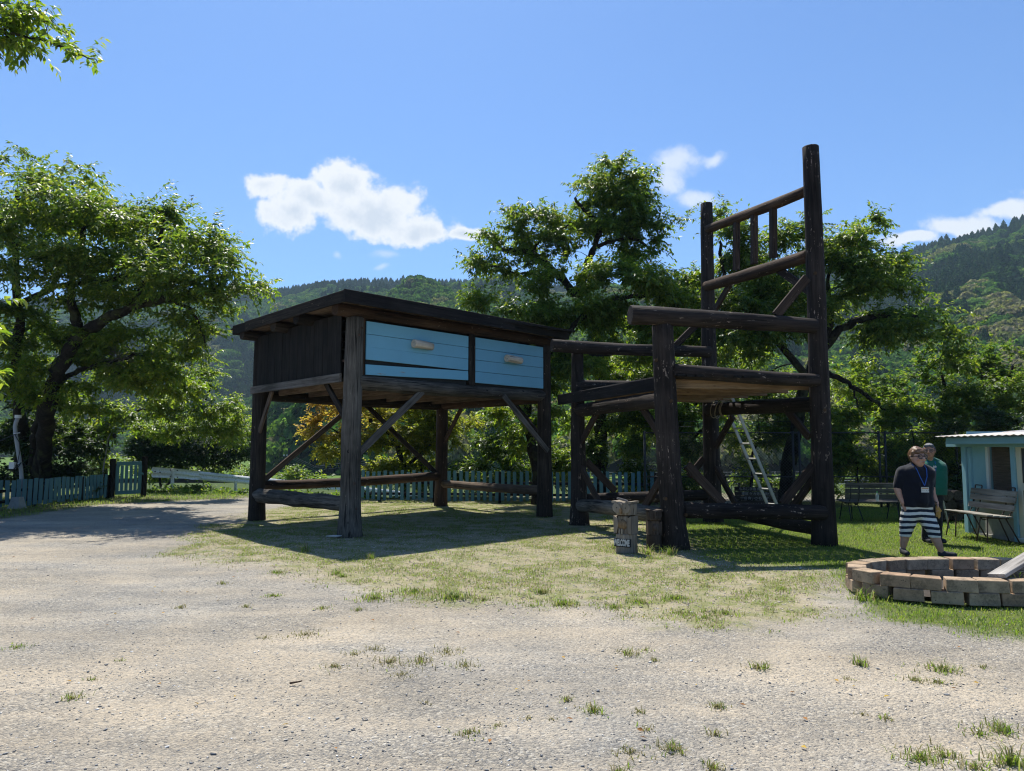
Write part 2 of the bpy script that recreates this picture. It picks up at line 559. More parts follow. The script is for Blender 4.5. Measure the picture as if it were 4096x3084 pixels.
M = {}
M['log'] = m_wood('dark_log', (0.012, 0.009, 0.007), (0.058, 0.045, 0.034), 0.35, chips=0.5, chipcol=(0.22, 0.16, 0.12), knots=0.6)
M['log_grey'] = m_wood('weathered_log', (0.012, 0.010, 0.008), (0.19, 0.17, 0.145), 0.55, chips=0.2, knots=0.9)
M['log_brown'] = m_wood('brown_log', (0.024, 0.014, 0.009), (0.10, 0.062, 0.04), 0.5, chips=0.4, knots=0.6)
M['chair_log'] = m_wood('stained_chair_log', (0.014, 0.0105, 0.009), (0.054, 0.042, 0.036), 0.4, chips=1.3, chipcol=(0.30, 0.235, 0.185), knots=0.5)
M['board_dark'] = m_wood('blackened_board', (0.007, 0.0065, 0.006), (0.034, 0.028, 0.024), 0.4)
M['fascia'] = m_wood('fascia_board', (0.008, 0.0075, 0.008), (0.032, 0.026, 0.024), 0.35, chips=0.4, chipcol=(0.16, 0.14, 0.12))
M['board_brown'] = m_wood('brown_board', (0.05, 0.034, 0.024), (0.17, 0.125, 0.09), 0.5)
M['board_grey'] = m_wood('grey_brace_board', (0.05, 0.044, 0.038), (0.20, 0.18, 0.16), 0.5)
M['soffit'] = m_wood('roof_plank', (0.07, 0.050, 0.034), (0.25, 0.185, 0.13), 0.5)
M['joist'] = m_wood('pale_joist', (0.12, 0.078, 0.045), (0.36, 0.25, 0.15), 0.6, knots=0.4)
M['dark_brace'] = m_wood('stained_brace', (0.024, 0.016, 0.012), (0.075, 0.052, 0.04), 0.4, chips=0.5)
M['blue'] = m_paint('sky_blue_paint', (0.165, 0.41, 0.55), (0.10, 0.16, 0.18), 0.30, 0.55, 0.30)
M['blue_worn'] = m_paint('flaking_blue_paint', (0.155, 0.40, 0.54), (0.28, 0.22, 0.16), 0.75, 0.5, 0.15)
M['handle'] = m_wood('peeled_pale_log', (0.38, 0.32, 0.25), (0.72, 0.66, 0.56), 0.6)
M['picket'] = m_paint('teal_picket_paint', (0.066, 0.175, 0.205), (0.09, 0.085, 0.07), 0.55, 0.6, 0.5)
M['hut_blue'] = m_paint('pale_blue_hut_paint', (0.24, 0.44, 0.50), (0.36, 0.36, 0.33), 0.5, 0.6, 0.45)
M['cream'] = m_paint('cream_door_paint', (0.62, 0.58, 0.44), (0.35, 0.28, 0.2), 0.3, 0.55, 0.2)
M['white_frame'] = m_paint('white_frame_paint', (0.62, 0.66, 0.62), (0.3, 0.26, 0.2), 0.35, 0.6, 0.25)
M['bench'] = m_wood('silvered_bench_slat', (0.13, 0.12, 0.105), (0.36, 0.34, 0.30), 0.6)
M['bench_dark'] = m_wood('dull_bench_slat', (0.05, 0.047, 0.044), (0.17, 0.16, 0.15), 0.5)
M['rust'] = m_plain('rusty_steel', (0.07, 0.045, 0.032), 0.75, 0.3, 0.0, 0.6, 30, 0.3, (0.16, 0.07, 0.03))
M['dark_steel'] = m_plain('dark_steel', (0.03, 0.032, 0.033), 0.6, 0.4, 0.3, 0.4, 20)
M['galv'] = m_plain('galvanised_steel', (0.55, 0.56, 0.55), 0.5, 0.5, 0.25, 0.35, 8, 0.1)
M['guard'] = m_plain('guard_rail_white', (0.74, 0.74, 0.72), 0.45, 0.5, 0.0, 0.35, 5, 0.1, (0.30, 0.25, 0.20))
M['alu'] = m_plain('aluminium_ladder', (0.40, 0.395, 0.35), 0.5, 0.4, 0.3, 0.25, 12, 0.05)
M['concrete'] = m_plain('concrete', (0.36, 0.35, 0.32), 0.9, 0.2, 0.0, 0.5, 9, 0.3)
M['iron_roof'] = m_plain('corrugated_iron', (0.40, 0.38, 0.36), 0.5, 0.5, 0.3, 0.5, 4, 0.1, (0.25, 0.13, 0.07))
M['rope'] = m_plain('hemp_rope', (0.30, 0.25, 0.17), 0.9, 0.1, 0, 0.5, 60, 0.4)
M['white_plastic'] = m_plain('white_plastic', (0.62, 0.61, 0.56), 0.5, 0.4, 0, 0.2, 5, 0.0)
M['grey_pipe'] = m_plain('grey_pipe', (0.30, 0.31, 0.31), 0.6, 0.4, 0, 0.35, 6, 0.1)
M['cable'] = m_plain('black_cable', (0.02, 0.02, 0.022), 0.6, 0.4, 0, 0.2, 5, 0)
M['owl'] = m_wood('carved_cedar', (0.13, 0.105, 0.08), (0.40, 0.345, 0.28), 0.6, knots=0.2)
M['owl_belly'] = m_wood('carved_cedar_warm', (0.16, 0.10, 0.055), (0.40, 0.27, 0.15), 0.6)
M['owl_dark'] = m_wood('carved_cedar_dark', (0.045, 0.032, 0.024), (0.14, 0.105, 0.08), 0.5)
M['groove'] = m_wood('carved_groove', (0.025, 0.017, 0.011), (0.10, 0.06, 0.03), 0.4)
M['ink_white'] = m_plain('white_lettering', (0.50, 0.50, 0.47), 0.7, 0.2, 0, 0.25, 30, 0)
M['ink_black'] = m_plain('black_lettering', (0.02, 0.02, 0.02), 0.7, 0.2, 0, 0.2, 30, 0)
M['chalk'] = m_plain('faded_white_lettering', (0.34, 0.33, 0.31), 0.9, 0.1, 0, 0.5, 40, 0)
M['sign'] = m_wood('sign_plank', (0.035, 0.028, 0.023), (0.10, 0.082, 0.067), 0.5)
M['plank'] = m_wood('silver_plank', (0.17, 0.155, 0.14), (0.44, 0.41, 0.38), 0.6)
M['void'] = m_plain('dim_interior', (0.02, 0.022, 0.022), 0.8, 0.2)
M['logend'] = m_wood('stacked_firewood', (0.03, 0.024, 0.019), (0.10, 0.08, 0.062), 0.5)

# fire brick: buff to orange, soot and lichen
m, t, out = new_mat('soot_stained_brick')
tc = t.node('ShaderNodeTexCoord'); oi = t.node('ShaderNodeObjectInfo')
p = t.vmath('ADD', tc.outputs['Object'], t.vmath('MULTIPLY', oi.outputs['Random'], (19.0, 7.0, 13.0)))
c = t.ramp(oi.outputs['Random'], [(0, (0.36, 0.255, 0.16)), (0.35, (0.46, 0.34, 0.225)), (0.7, (0.39, 0.25, 0.155)), (1, (0.49, 0.385, 0.27))])
n = t.noise(p, 14, 6, 0.65)
c = t.mix(t.mapr(n, 0.35, 0.7, 0, 0.35), c, (0.22, 0.155, 0.10))
so = t.math('MULTIPLY', t.mapr(t.noise(p, 4.2, 5, 0.7), 0.38, 0.60), t.mapr(t.noise(p, 40, 3, 0.6), 0.3, 0.6, 0.35, 1))
c = t.mix(t.math('MULTIPLY', so, 0.66), c, (0.06, 0.052, 0.038))
sp = t.mapr(t.noise(p, 26, 4, 0.7), 0.64, 0.69)
c = t.mix(sp, c, (0.03, 0.028, 0.022))
principled(t, out, c, 0.9, 0.15, t.bump(n, 0.4, 0.01)); M['brick'] = m

m, t, out = new_mat('window_glass')
p_ = principled(t, out, (0.04, 0.045, 0.045), 0.08, 0.6); p_.inputs['Alpha'].default_value = 0.15; M['glass'] = m
m, t, out = new_mat('bottle_plastic')
p_ = principled(t, out, (0.55, 0.62, 0.62), 0.12, 0.5); p_.inputs['Alpha'].default_value = 0.42; M['bottle'] = m
# insect screen: a dim net
m, t, out = new_mat('insect_screen')
p_ = principled(t, out, (0.055, 0.06, 0.058), 0.6, 0.3); M['screen'] = m
# bamboo blind: fine horizontal reeds
m, t, out = new_mat('reed_blind')
tc = t.node('ShaderNodeTexCoord')
wv = t.node('ShaderNodeTexWave', wave_type='BANDS', bands_direction='Z', ins={'Vector': tc.outputs['Object'], 'Scale': 26.0, 'Distortion': 0.6, 'Detail': 2.0})
n = t.noise(t.vmath('MULTIPLY', tc.outputs['Object'], (3, 3, 60)), 1.0, 3)
c = t.mix(t.mapr(n, 0.3, 0.7), (0.09, 0.06, 0.04), (0.27, 0.19, 0.13))
c = t.mix(t.mapr(wv.outputs['Fac'], 0.0, 0.35, 0.7, 0.0), c, (0.02, 0.014, 0.01))
principled(t, out, c, 0.8, 0.2, t.bump(wv.outputs['Fac'], 0.5, 0.004)); M['blind'] = m

# foliage
M['cherry'] = m_leaf('cherry_leaf', [(0.018, 0.044, 0.012), (0.038, 0.080, 0.016), (0.066, 0.118, 0.022), (0.12, 0.155, 0.03)],
                     [(0.085, 0.19, 0.014), (0.17, 0.30, 0.020), (0.30, 0.44, 0.03), (0.60, 0.62, 0.05)], 0.45, 0.42, 0.4)
M['cherry_lt'] = m_leaf('young_cherry_leaf', [(0.028, 0.062, 0.012), (0.052, 0.098, 0.016), (0.082, 0.13, 0.022), (0.12, 0.15, 0.024)],
                        [(0.14, 0.29, 0.014), (0.26, 0.43, 0.022), (0.40, 0.55, 0.034), (0.64, 0.66, 0.05)], 0.43, 0.42, 0.4)
M['evergreen'] = m_leaf('evergreen_leaf', [(0.012, 0.030, 0.010), (0.022, 0.048, 0.012), (0.036, 0.066, 0.016)],
                        [(0.03, 0.08, 0.01), (0.08, 0.16, 0.012), (0.16, 0.26, 0.02)], 0.30, 0.5, 0.3)
M['maple'] = m_leaf('maple_leaf', [(0.035, 0.068, 0.012), (0.10, 0.13, 0.020), (0.17, 0.175, 0.03)],
                    [(0.14, 0.26, 0.015), (0.42, 0.48, 0.03), (0.70, 0.64, 0.06)], 0.60, 0.5, 0.3,
                    'turning', (0.27, 0.14, 0.03), (0.66, 0.41, 0.07))
M['maple_green'] = m_leaf('green_maple_leaf', [(0.020, 0.048, 0.010), (0.048, 0.090, 0.014), (0.10, 0.13, 0.022)],
                          [(0.08, 0.19, 0.012), (0.20, 0.36, 0.025), (0.46, 0.50, 0.045)], 0.46, 0.5, 0.3)
M['grass'] = m_leaf('grass_blade', [(0.055, 0.105, 0.014), (0.09, 0.155, 0.020), (0.14, 0.20, 0.035), (0.25, 0.24, 0.08)],
                    [(0.15, 0.30, 0.015), (0.25, 0.42, 0.025), (0.36, 0.50, 0.045), (0.50, 0.48, 0.14)], 0.45, 0.5, 0.3)
M['grass_dry'] = m_leaf('dry_grass_blade', [(0.09, 0.11, 0.03), (0.17, 0.16, 0.055), (0.26, 0.22, 0.10), (0.36, 0.31, 0.19)],
                        [(0.20, 0.25, 0.05), (0.30, 0.28, 0.09), (0.38, 0.33, 0.15), (0.44, 0.38, 0.22)], 0.35, 0.6, 0.2)
M['litter'] = m_leaf('fallen_leaf', [(0.09, 0.045, 0.02), (0.30, 0.13, 0.03), (0.50, 0.33, 0.04), (0.13, 0.08, 0.045)],
                     [(0.1, 0.05, 0.02), (0.3, 0.14, 0.03), (0.5, 0.33, 0.04), (0.14, 0.08, 0.04)], 0.2, 0.6, 0.2)
M['bark'] = m_bark('cherry_bark', (0.007, 0.006, 0.005), (0.028, 0.024, 0.019))
M['bark_dead'] = m_bark('bare_twig_bark', (0.06, 0.052, 0.045), (0.16, 0.145, 0.13), 0.0)


def m_far(name, a, b, c3, tmix=0.25):
    "far crowns: one tone a tree"
    m, t, out = new_mat(name)
    oi = t.node('ShaderNodeObjectInfo')
    g = t.node('ShaderNodeNewGeometry')
    c = t.ramp(oi.outputs['Random'], [(0, a), (0.5, b), (1, c3)])
    k = t.mapr(g.outputs['Random Per Island'], 0, 1, 0.55, 1.45)
    c = t.mix(1.0, c, t.node('ShaderNodeCombineXYZ', ins={0: k, 1: k, 2: k}).outputs[0], 'MULTIPLY')
    d = t.node('ShaderNodeBsdfDiffuse', ins={'Color': c})
    tr = t.node('ShaderNodeBsdfTranslucent', ins={'Color': t.mix(1.0, c, (1.8, 2.2, 0.8), 'MULTIPLY')})
    mx = t.node('ShaderNodeMixShader', ins={0: tmix, 1: d.outputs[0], 2: tr.outputs[0]})
    t.l.new(mx.outputs[0], out.inputs['Surface'])
    return m


M['far_broad'] = m_far('broadleaf_wood', (0.040, 0.088, 0.020), (0.068, 0.13, 0.030), (0.12, 0.17, 0.045), 0.32)
M['far_cedar'] = m_far('cedar_wood', (0.020, 0.046, 0.018), (0.028, 0.060, 0.022), (0.040, 0.076, 0.028), 0.15)
M['far_bloom'] = m_far('blossoming_oak_wood', (0.13, 0.14, 0.065), (0.18, 0.17, 0.09), (0.22, 0.19, 0.12), 0.3)

# ------------------------------------------------------------------ ground
def P2D(pts): return [tuple(gr(x, y))[:2] for x, y in pts]


LAWN = P2D([(2720, 2150), (2660, 2080), (2640, 2025), (3200, 2000), (3900, 2000), (4400, 2040), (4600, 2260), (4600, 2650), (4096, 2580), (3760, 2525), (3480, 2475),
            (3380, 2430), (3330, 2330), (3300, 2275), (3050, 2262), (2780, 2235)])
PATCHY = P2D([(640, 2215), (760, 2110), (1000, 2040), (1400, 1995), (2300, 1990), (2750, 2010), (2800, 2090), (3420, 2250), (3440, 2480), (3330, 2530), (2850, 2505), (2350, 2455),
              (1900, 2430), (1500, 2380), (1250, 2320), (950, 2265)])
VERGE = P2D([(-500, 2120), (0, 2075), (420, 2018), (900, 1995), (1050, 1978), (600, 1968), (300, 1985), (0, 2025), (-500, 2070)])
SHADE = P2D([(880, 2120), (1350, 2240), (2250, 2130), (2260, 2050), (1800, 2000), (1000, 2050)])


def ground_z(x, y):
    edge = 26.5 + 1.5 * np.sin(x * 0.21) + np.where(x < -9, 1.5, 0)
    z = -3.0 * sstep(0, 26, y - edge) - 0.5 * sstep(0, 3, y - edge)
    near = 0.05 * (fbm(x * 0.35, y * 0.35, 5) - 0.5) + 0.025 * (fbm(x * 1.6, y * 1.6, 9) - 0.5)
    return z + near * sstep(2, 6, y) * (1 - sstep(40, 60, y)) - 0.02


def masks(x, y):
    w = (fbm(x * 1.1, y * 1.1, 21) - 0.5) * 1.5 + (fbm(x * 4.2, y * 4.2, 25) - 0.5) * 0.6
    lawn = sstep(-0.12, 0.4, poly_sd(x, y, LAWN) + w * 0.6)
    patch = sstep(-0.2, 0.7, poly_sd(x, y, PATCHY) + w * 0.9)
    verge = sstep(-0.25, 0.4, poly_sd(x, y, VERGE) + w * 0.6)
    far = sstep(24.0, 26.5, y + w * 0.5) * (1 - sstep(-2.5, 1.0, -8 - x + w))
    behind = sstep(25.5, 28, y + w)
    outside = sstep(0.0, 0.8, -14.2 - x + w * 0.4) * sstep(16, 18, y)
    return lawn, patch, np.maximum(np.maximum(verge, outside), np.maximum(behind, far * 0.8))


def axis(lo, d0, d1, step, hi, k=1.16):
    a = list(np.arange(d0, d1 + 1e-6, step)); s = step
    while a[-1] < hi: s *= k; a.append(a[-1] + s)
    s = step
    while a[0] > lo: s *= k; a.insert(0, a[0] - s)
    return np.array(a)


gx = axis(-900, -16, 14, 0.2, 900); gy = axis(-60, 2.0, 30, 0.2, 1300)
XX, YY = np.meshgrid(gx, gy)
ZZ = ground_z(XX, YY)
nx, ny = len(gx), len(gy)
ii, jj = np.meshgrid(np.arange(nx - 1), np.arange(ny - 1))
a0 = (jj * nx + ii).ravel()
quads = np.stack([a0, a0 + 1, a0 + nx + 1, a0 + nx], 1)
gme = mesh_np('ground', np.stack([XX.ravel(), YY.ravel(), ZZ.ravel()], 1), quads)
la, pa, ve = masks(XX.ravel(), YY.ravel())
set_attr(gme, 'lawn', la); set_attr(gme, 'patchy', pa); set_attr(gme, 'verge', ve)

m, t, out = new_mat('gravel_ground')
tc = t.node('ShaderNodeTexCoord'); p = tc.outputs['Object']
A = lambda n: t.node('ShaderNodeAttribute', attribute_name=n).outputs['Fac']
v1 = t.node('ShaderNodeTexVoronoi', ins={'Vector': p, 'Scale': 55.0, 'Randomness': 1.0})
v2 = t.node('ShaderNodeTexVoronoi', ins={'Vector': p, 'Scale': 130.0})
v3 = t.node('ShaderNodeTexVoronoi', ins={'Vector': p, 'Scale': 24.0})
sand_n = t.noise(p, 0.55, 5, 0.6, 0.6)
sand_n2 = t.noise(t.vmath('MULTIPLY', p, (0.8, 2.2, 1)), 0.9, 5, 0.62)
stone = t.ramp(t.node('ShaderNodeSeparateColor', ins={0: v1.outputs['Color']}).outputs[0],
               [(0, (0.085, 0.088, 0.095)), (0.3, (0.20, 0.195, 0.19)), (0.6, (0.31, 0.285, 0.245)), (0.85, (0.41, 0.36, 0.285)), (1, (0.58, 0.55, 0.49))])
stone2 = t.ramp(t.node('ShaderNodeSeparateColor', ins={0: v2.outputs['Color']}).outputs[0],
                [(0, (0.12, 0.118, 0.115)), (0.4, (0.26, 0.24, 0.21)), (0.8, (0.40, 0.345, 0.27)), (1, (0.52, 0.47, 0.39))])
st3 = t.node('ShaderNodeSeparateColor', ins={0: v3.outputs['Color']}).outputs[1]
gravel = t.mix(0.5, stone, stone2)
sandc = t.mix(t.noise(p, 90, 3, 0.7), (0.41, 0.345, 0.26), (0.56, 0.48, 0.375))
sf = t.mapr(t.math('ADD', t.math('MULTIPLY', sand_n, 0.55), t.math('MULTIPLY', sand_n2, 0.5)), 0.46, 0.60)
sf = t.math('MULTIPLY', sf, t.mapr(t.noise(p, 38, 3, 0.6), 0.34, 0.62))
base = t.mix(t.math('MULTIPLY', sf, 0.9), gravel, sandc)
tone = t.mapr(t.noise(t.vmath('MULTIPLY', p, (0.5, 1.3, 1)), 0.8, 4, 0.6), 0.3, 0.7, 0.80, 1.14)
base = t.mix(1.0, base, t.node('ShaderNodeCombineXYZ', ins={0: t.math('MULTIPLY', tone, 0.99), 1: t.math('MULTIPLY', tone, 0.975), 2: t.math('MULTIPLY', tone, 0.93)}).outputs[0], 'MULTIPLY')
cool = t.mapr(t.noise(p, 0.30, 3), 0.45, 0.62)
base = t.mix(t.math('MULTIPLY', cool, 0.75), base, t.mix(1.0, base, (0.80, 0.86, 0.96), 'MULTIPLY'))
# bare, dry turf
dry = t.mix(t.noise(p, 26, 5, 0.7), (0.22, 0.185, 0.10), (0.44, 0.385, 0.25))
dry = t.mix(t.mapr(t.noise(p, 3.2, 4, 0.6), 0.42, 0.62), dry, (0.17, 0.19, 0.05))
pf = t.math('MULTIPLY', A('patchy'), t.mapr(t.math('ADD', t.noise(p, 6.5, 5, 0.7), t.math('MULTIPLY', A('patchy'), 0.22)), 0.50, 0.68))
base = t.mix(t.math('MULTIPLY', pf, 0.85), base, dry)
turf = t.mix(t.noise(p, 22, 5, 0.7), (0.06, 0.09, 0.02), (0.15, 0.165, 0.045))
lf = t.math('MULTIPLY', A('lawn'), t.mapr(t.math('ADD', t.noise(p, 5, 5, 0.7), t.math('MULTIPLY', A('lawn'), 0.4)), 0.5, 0.75))
base = t.mix(lf, base, turf)
vf = t.math('MULTIPLY', A('verge'), t.mapr(t.noise(p, 6, 4, 0.7), 0.28, 0.5))
base = t.mix(vf, base, t.mix(t.noise(p, 9, 4), (0.05, 0.062, 0.02), (0.14, 0.13, 0.055)))
sy_ = t.node('ShaderNodeSeparateXYZ', ins={0: p}).outputs[1]
base = t.mix(t.mapr(sy_, 27.5, 29.5), base, t.mix(t.noise(p, 0.8, 5, 0.65), (0.03, 0.055, 0.014), (0.085, 0.115, 0.03)))
hh = t.math('ADD', t.math('MULTIPLY', v1.outputs['Distance'], -0.9), t.math('ADD', t.math('MULTIPLY', v2.outputs['Distance'], -0.4), t.math('MULTIPLY', t.noise(p, 16, 5, 0.7), 1.0)))
principled(t, out, base, 0.92, 0.12, t.bump(hh, 0.75, 0.02))
M['ground'] = m
ground = obj('ground', gme, m, None, None, True); tag(ground, kind='structure')

# ------------------------------------------------------------------ rice field in the valley
m, t, out = new_mat('rice_field_green')
tc = t.node('ShaderNodeTexCoord')
n = t.noise(t.vmath('MULTIPLY', tc.outputs['Object'], (0.3, 0.05, 1)), 1.0, 4)
principled(t, out, t.mix(n, (0.06, 0.115, 0.02), (0.10, 0.165, 0.03)), 0.9, 0.1)
fx = np.linspace(-330, 60, 24); fy = np.linspace(110, 420, 16)
FX, FY = np.meshgrid(fx, fy); nfx = len(fx)
ii, jj = np.meshgrid(np.arange(len(fx) - 1), np.arange(len(fy) - 1)); a0 = (jj * nfx + ii).ravel()
fme = mesh_np('rice_field', np.stack([FX.ravel(), FY.ravel(), -3.0 + 0.25 * fbm(FX * .05, FY * .05, 3).ravel()], 1), np.stack([a0, a0 + 1, a0 + nfx + 1, a0 + nfx], 1))
rf = obj('rice_field', fme, m); tag(rf, kind='structure')

# ------------------------------------------------------------------ wooded hills
RIDGE = [(-3500, 1350), (-1500, 1330), (-500, 1260), (0, 1215), (700, 1165), (1100, 1165), (1300, 1136), (1450, 1126), (1900, 1130), (2200, 1150), (2600, 1160), (3000, 1140),
         (3400, 1070), (3620, 1010), (3850, 965), (4096, 885), (4600, 730), (5600, 600), (7600, 650)]
rx_ = np.array([r[0] for r in RIDGE], float); ry_ = np.array([r[1] for r in RIDGE], float)


def hill(a, d):
    "height of the hillside in direction a = x / y at distance y = d"
    px = CX + a * F_PX
    D = 900 - 300 * sstep(0.30, 0.75, a) + 60 * (fbm(a * 3 + 9, a * 0 + 1.0, 3) - 0.5)
    d0 = 120 + 260 * (1 - sstep(1000, 1120, px)) * sstep(-600, 200, px) + 40 * (fbm(a * 7 + 3, a * 0, 7) - .5)
    zr = CAM_H + D * (1790 - np.interp(px, rx_, ry_)) / F_PX
    t_ = np.clip((d - d0) / (D - d0), 0, 1.35)
    prof = np.where(t_ < 1, t_ ** 1.12, 1 - (t_ - 1) * 1.2)
    spur = (fbm(a * 8 + 2, d * 0.004, 31, 3) - 0.5) * 70 * np.sin(np.clip(t_, 0, 1) * math.pi) ** 1.0
    return -3.2 + (zr + 3.2) * prof + spur * sstep(0.05, 0.4, t_), t_


ha = np.linspace(-1.6, 1.6, 240); hd = 118 + (np.linspace(0, 1, 110) ** 1.4) * 1080
HA, HD = np.meshgrid(ha, hd); HZ, HT = hill(HA, HD); nha = len(ha)
ii, jj = np.meshgrid(np.arange(len(ha) - 1), np.arange(len(hd) - 1)); a0 = (jj * nha + ii).ravel()
hme = mesh_np('hill_terrain', np.stack([(HA * HD).ravel(), HD.ravel(), HZ.ravel() - 1.5], 1), np.stack([a0, a0 + 1, a0 + nha + 1, a0 + nha], 1))
m, t, out = new_mat('forest_floor')
tc = t.node('ShaderNodeTexCoord')
principled(t, out, t.mix(t.noise(tc.outputs['Object'], 0.2, 5, 0.7), (0.012, 0.026, 0.010), (0.032, 0.052, 0.018)), 1.0, 0.0)
ho = obj('hills', hme, m, None, None, True); tag(ho, kind='structure')

# crowns that clothe the hills: a few leafy heads, set out thousands of times
rng = np.random.default_rng(11)


def crown_mesh(name, kind, n, seed):
    r = np.random.default_rng(seed)
    if kind == 'cedar':
        h = r.uniform(0, 1, n) ** 1.25; ang = r.uniform(0, 2 * np.pi, n)
        rad = 0.36 * (1 - h) ** 0.75 * np.sqrt(r.uniform(0.4, 1, n)) * (1 + 0.3 * np.sin(h * 40))
        c = np.stack([rad * np.cos(ang), rad * np.sin(ang), h * 1.0], 1)
        nrm = np.stack([np.cos(ang), np.sin(ang), np.full(n, 0.35)], 1); s = 0.10 * (1.15 - h * 0.7)
    else:
        k = 9
        lc = r.normal(0, 1, (k, 3)); lc /= np.linalg.norm(lc, axis=1)[:, None]; lc[:, 2] = np.abs(lc[:, 2]) * 0.8
        lc *= np.array([0.30, 0.30, 0.26]); lr = r.uniform(0.19, 0.30, k)
        w = r.integers(0, k, n)
        d = r.normal(0, 1, (n, 3)); d /= np.linalg.norm(d, axis=1)[:, None]; d[:, 2] = np.where(d[:, 2] < -0.3, -d[:, 2], d[:, 2])
        c = lc[w] + d * lr[w][:, None] * r.uniform(0.75, 1.0, n)[:, None]; c[:, 2] += 0.32
        nrm = d; s = np.full(n, 0.068)
    nrm = nrm + r.normal(0, 0.45, (n, 3)); nrm /= np.linalg.norm(nrm, axis=1)[:, None]
    t1 = np.cross(nrm, r.normal(0, 1, (n, 3))); t1 /= np.linalg.norm(t1, axis=1)[:, None]; t2 = np.cross(nrm, t1)
    s = (s * r.uniform(0.6, 1.4, n))[:, None]
    V = np.concatenate([c - t1 * s, c + t2 * s * .8, c + t1 * s, c - t2 * s * .8], 1).reshape(-1, 3)
    q = np.arange(n * 4).reshape(n, 4)
    return mesh_np(name, V, q)


def forest(name, label, kind, mat, pts, size, seed):
    src = bpy.data.collections.new(name + '_heads')
    for k in range(5):
        me = crown_mesh('head', kind, 420 if kind != 'cedar' else 360, seed * 10 + k); me.materials.append(mat)
        src.objects.link(bpy.data.objects.new(name + '_head', me))
    me = bpy.data.meshes.new(name); me.vertices.add(len(pts)); me.vertices.foreach_set('co', np.asarray(pts, np.float32).ravel())
    r = np.random.default_rng(seed)
    set_attr(me, 'sz', size); set_attr(me, 'rz', r.uniform(0, 6.28, len(pts)))
    ia = me.attributes.new('pick', 'INT', 'POINT'); ia.data.foreach_set('value', r.integers(0, 5, len(pts)).astype(np.int32))
    o = bpy.data.objects.new(name, me); link(o); tag(o, label, 'forest', None, 'stuff')
    ng = bpy.data.node_groups.new(name + '_scatter', 'GeometryNodeTree')
    ng.interface.new_socket('Geometry', in_out='INPUT', socket_type='NodeSocketGeometry')
    ng.interface.new_socket('Geometry', in_out='OUTPUT', socket_type='NodeSocketGeometry')
    N = ng.nodes.new; L = ng.links.new
    gi = N('NodeGroupInput'); go = N('NodeGroupOutput'); iop = N('GeometryNodeInstanceOnPoints'); ci = N('GeometryNodeCollectionInfo')
    ci.inputs['Collection'].default_value = src; ci.inputs['Separate Children'].default_value = True; ci.inputs['Reset Children'].default_value = True

    def na(n_, typ):
        x = N('GeometryNodeInputNamedAttribute'); x.data_type = typ; x.inputs['Name'].default_value = n_; return x.outputs['Attribute']
    cx = N('ShaderNodeCombineXYZ'); L(na('rz', 'FLOAT'), cx.inputs[2])
    er = N('FunctionNodeEulerToRotation'); L(cx.outputs[0], er.inputs[0])
    L(gi.outputs[0], iop.inputs['Points']); L(ci.outputs[0], iop.inputs['Instance']); iop.inputs['Pick Instance'].default_value = True
    L(na('pick', 'INT'), iop.inputs['Instance Index']); L(er.outputs[0], iop.inputs['Rotation'])
    sc = N('ShaderNodeCombineXYZ')
    for k in range(3): L(na('sz', 'FLOAT'), sc.inputs[k])
    L(sc.outputs[0], iop.inputs['Scale']); L(iop.outputs[0], go.inputs[0])
    md = o.modifiers.new('scatter', 'NODES'); md.node_group = ng
    return o


# candidate spots: density falls with distance as crowns merge
ca, cd = [], []
for (lo, hi, sp) in ((112, 260, 5.2), (260, 520, 6.2), (520, 1080, 7.4)):
    ys_ = np.arange(lo, hi, sp)
    for y_ in ys_:
        n_ = int(2 * 0.86 * y_ / sp)
        aa = np.linspace(-0.86, 0.86, n_) + rng.uniform(-.5, .5, n_) * sp / y_ * 0.9
        ca.append(aa); cd.append(y_ + rng.uniform(-.5, .5, n_) * sp * 0.9)
ca = np.concatenate(ca); cd = np.concatenate(cd)
cz, ct = hill(ca, cd)
ok = (ct > 0.004) & (ct < 1.05)
ca, cd, cz, ct = ca[ok], cd[ok], cz[ok], ct[ok]
cpx = CX + ca * F_PX; cpy = 1790 - (cz - CAM_H) / cd * F_PX
nz = fbm(ca * 9 + 5, cd * 0.011, 51); nz2 = fbm(ca * 22, cd * 0.03, 57)
band = np.where(cpx < 3300, (ct > 0.86) | ((nz > 0.50) & (ct < 0.5) & (cpx < 1150)), (nz > 0.42) & (ct > 0.35))
cedar = band | (nz2 > 0.70)
bloom = ~cedar & ((nz2 < 0.34) | ((np.abs(cpy - 1320) < 110) & (cpx > 3300) & (nz2 < 0.5)))
broad = ~cedar & ~bloom
pts = np.stack([ca * cd, cd, cz - 1.0], 1)
szb = rng.uniform(7.0, 11.5, len(pts)); szc = rng.uniform(6.5, 9.5, len(pts)) * np.where(nz2 > .7, 1.5, 1)
forest('broadleaf_forest', 'mixed green broadleaf forest clothing the hazy hills', 'broad', M['far_broad'], pts[broad], szb[broad], 2)
forest('cedar_forest', 'dark cedar plantation on the ridges of the hazy hills', 'cedar', M['far_cedar'], pts[cedar], szc[cedar], 3)
forest('blossoming_forest', 'pale cream blossoming trees patching the far hillside', 'broad', M['far_bloom'], pts[bloom], szb[bloom], 4)

# ------------------------------------------------------------------ haze
m, t, out = new_mat('summer_haze')
t.n.remove([n for n in t.n if n.bl_idname == 'ShaderNodeOutputMaterial'][0]) if False else None
pv = t.node('ShaderNodeVolumePrincipled', ins={'Color': (0.60, 0.82, 1.0, 1), 'Density': 0.0002, 'Anisotropy': 0.0})
t.l.new(pv.outputs[0], out.inputs['Volume'])
hz = MB().box((0, 620, 205), (4400, 1500, 424)).build('haze', m); tag(hz, 'thin blue summer haze between the yard and the hills', 'haze', None, 'stuff')

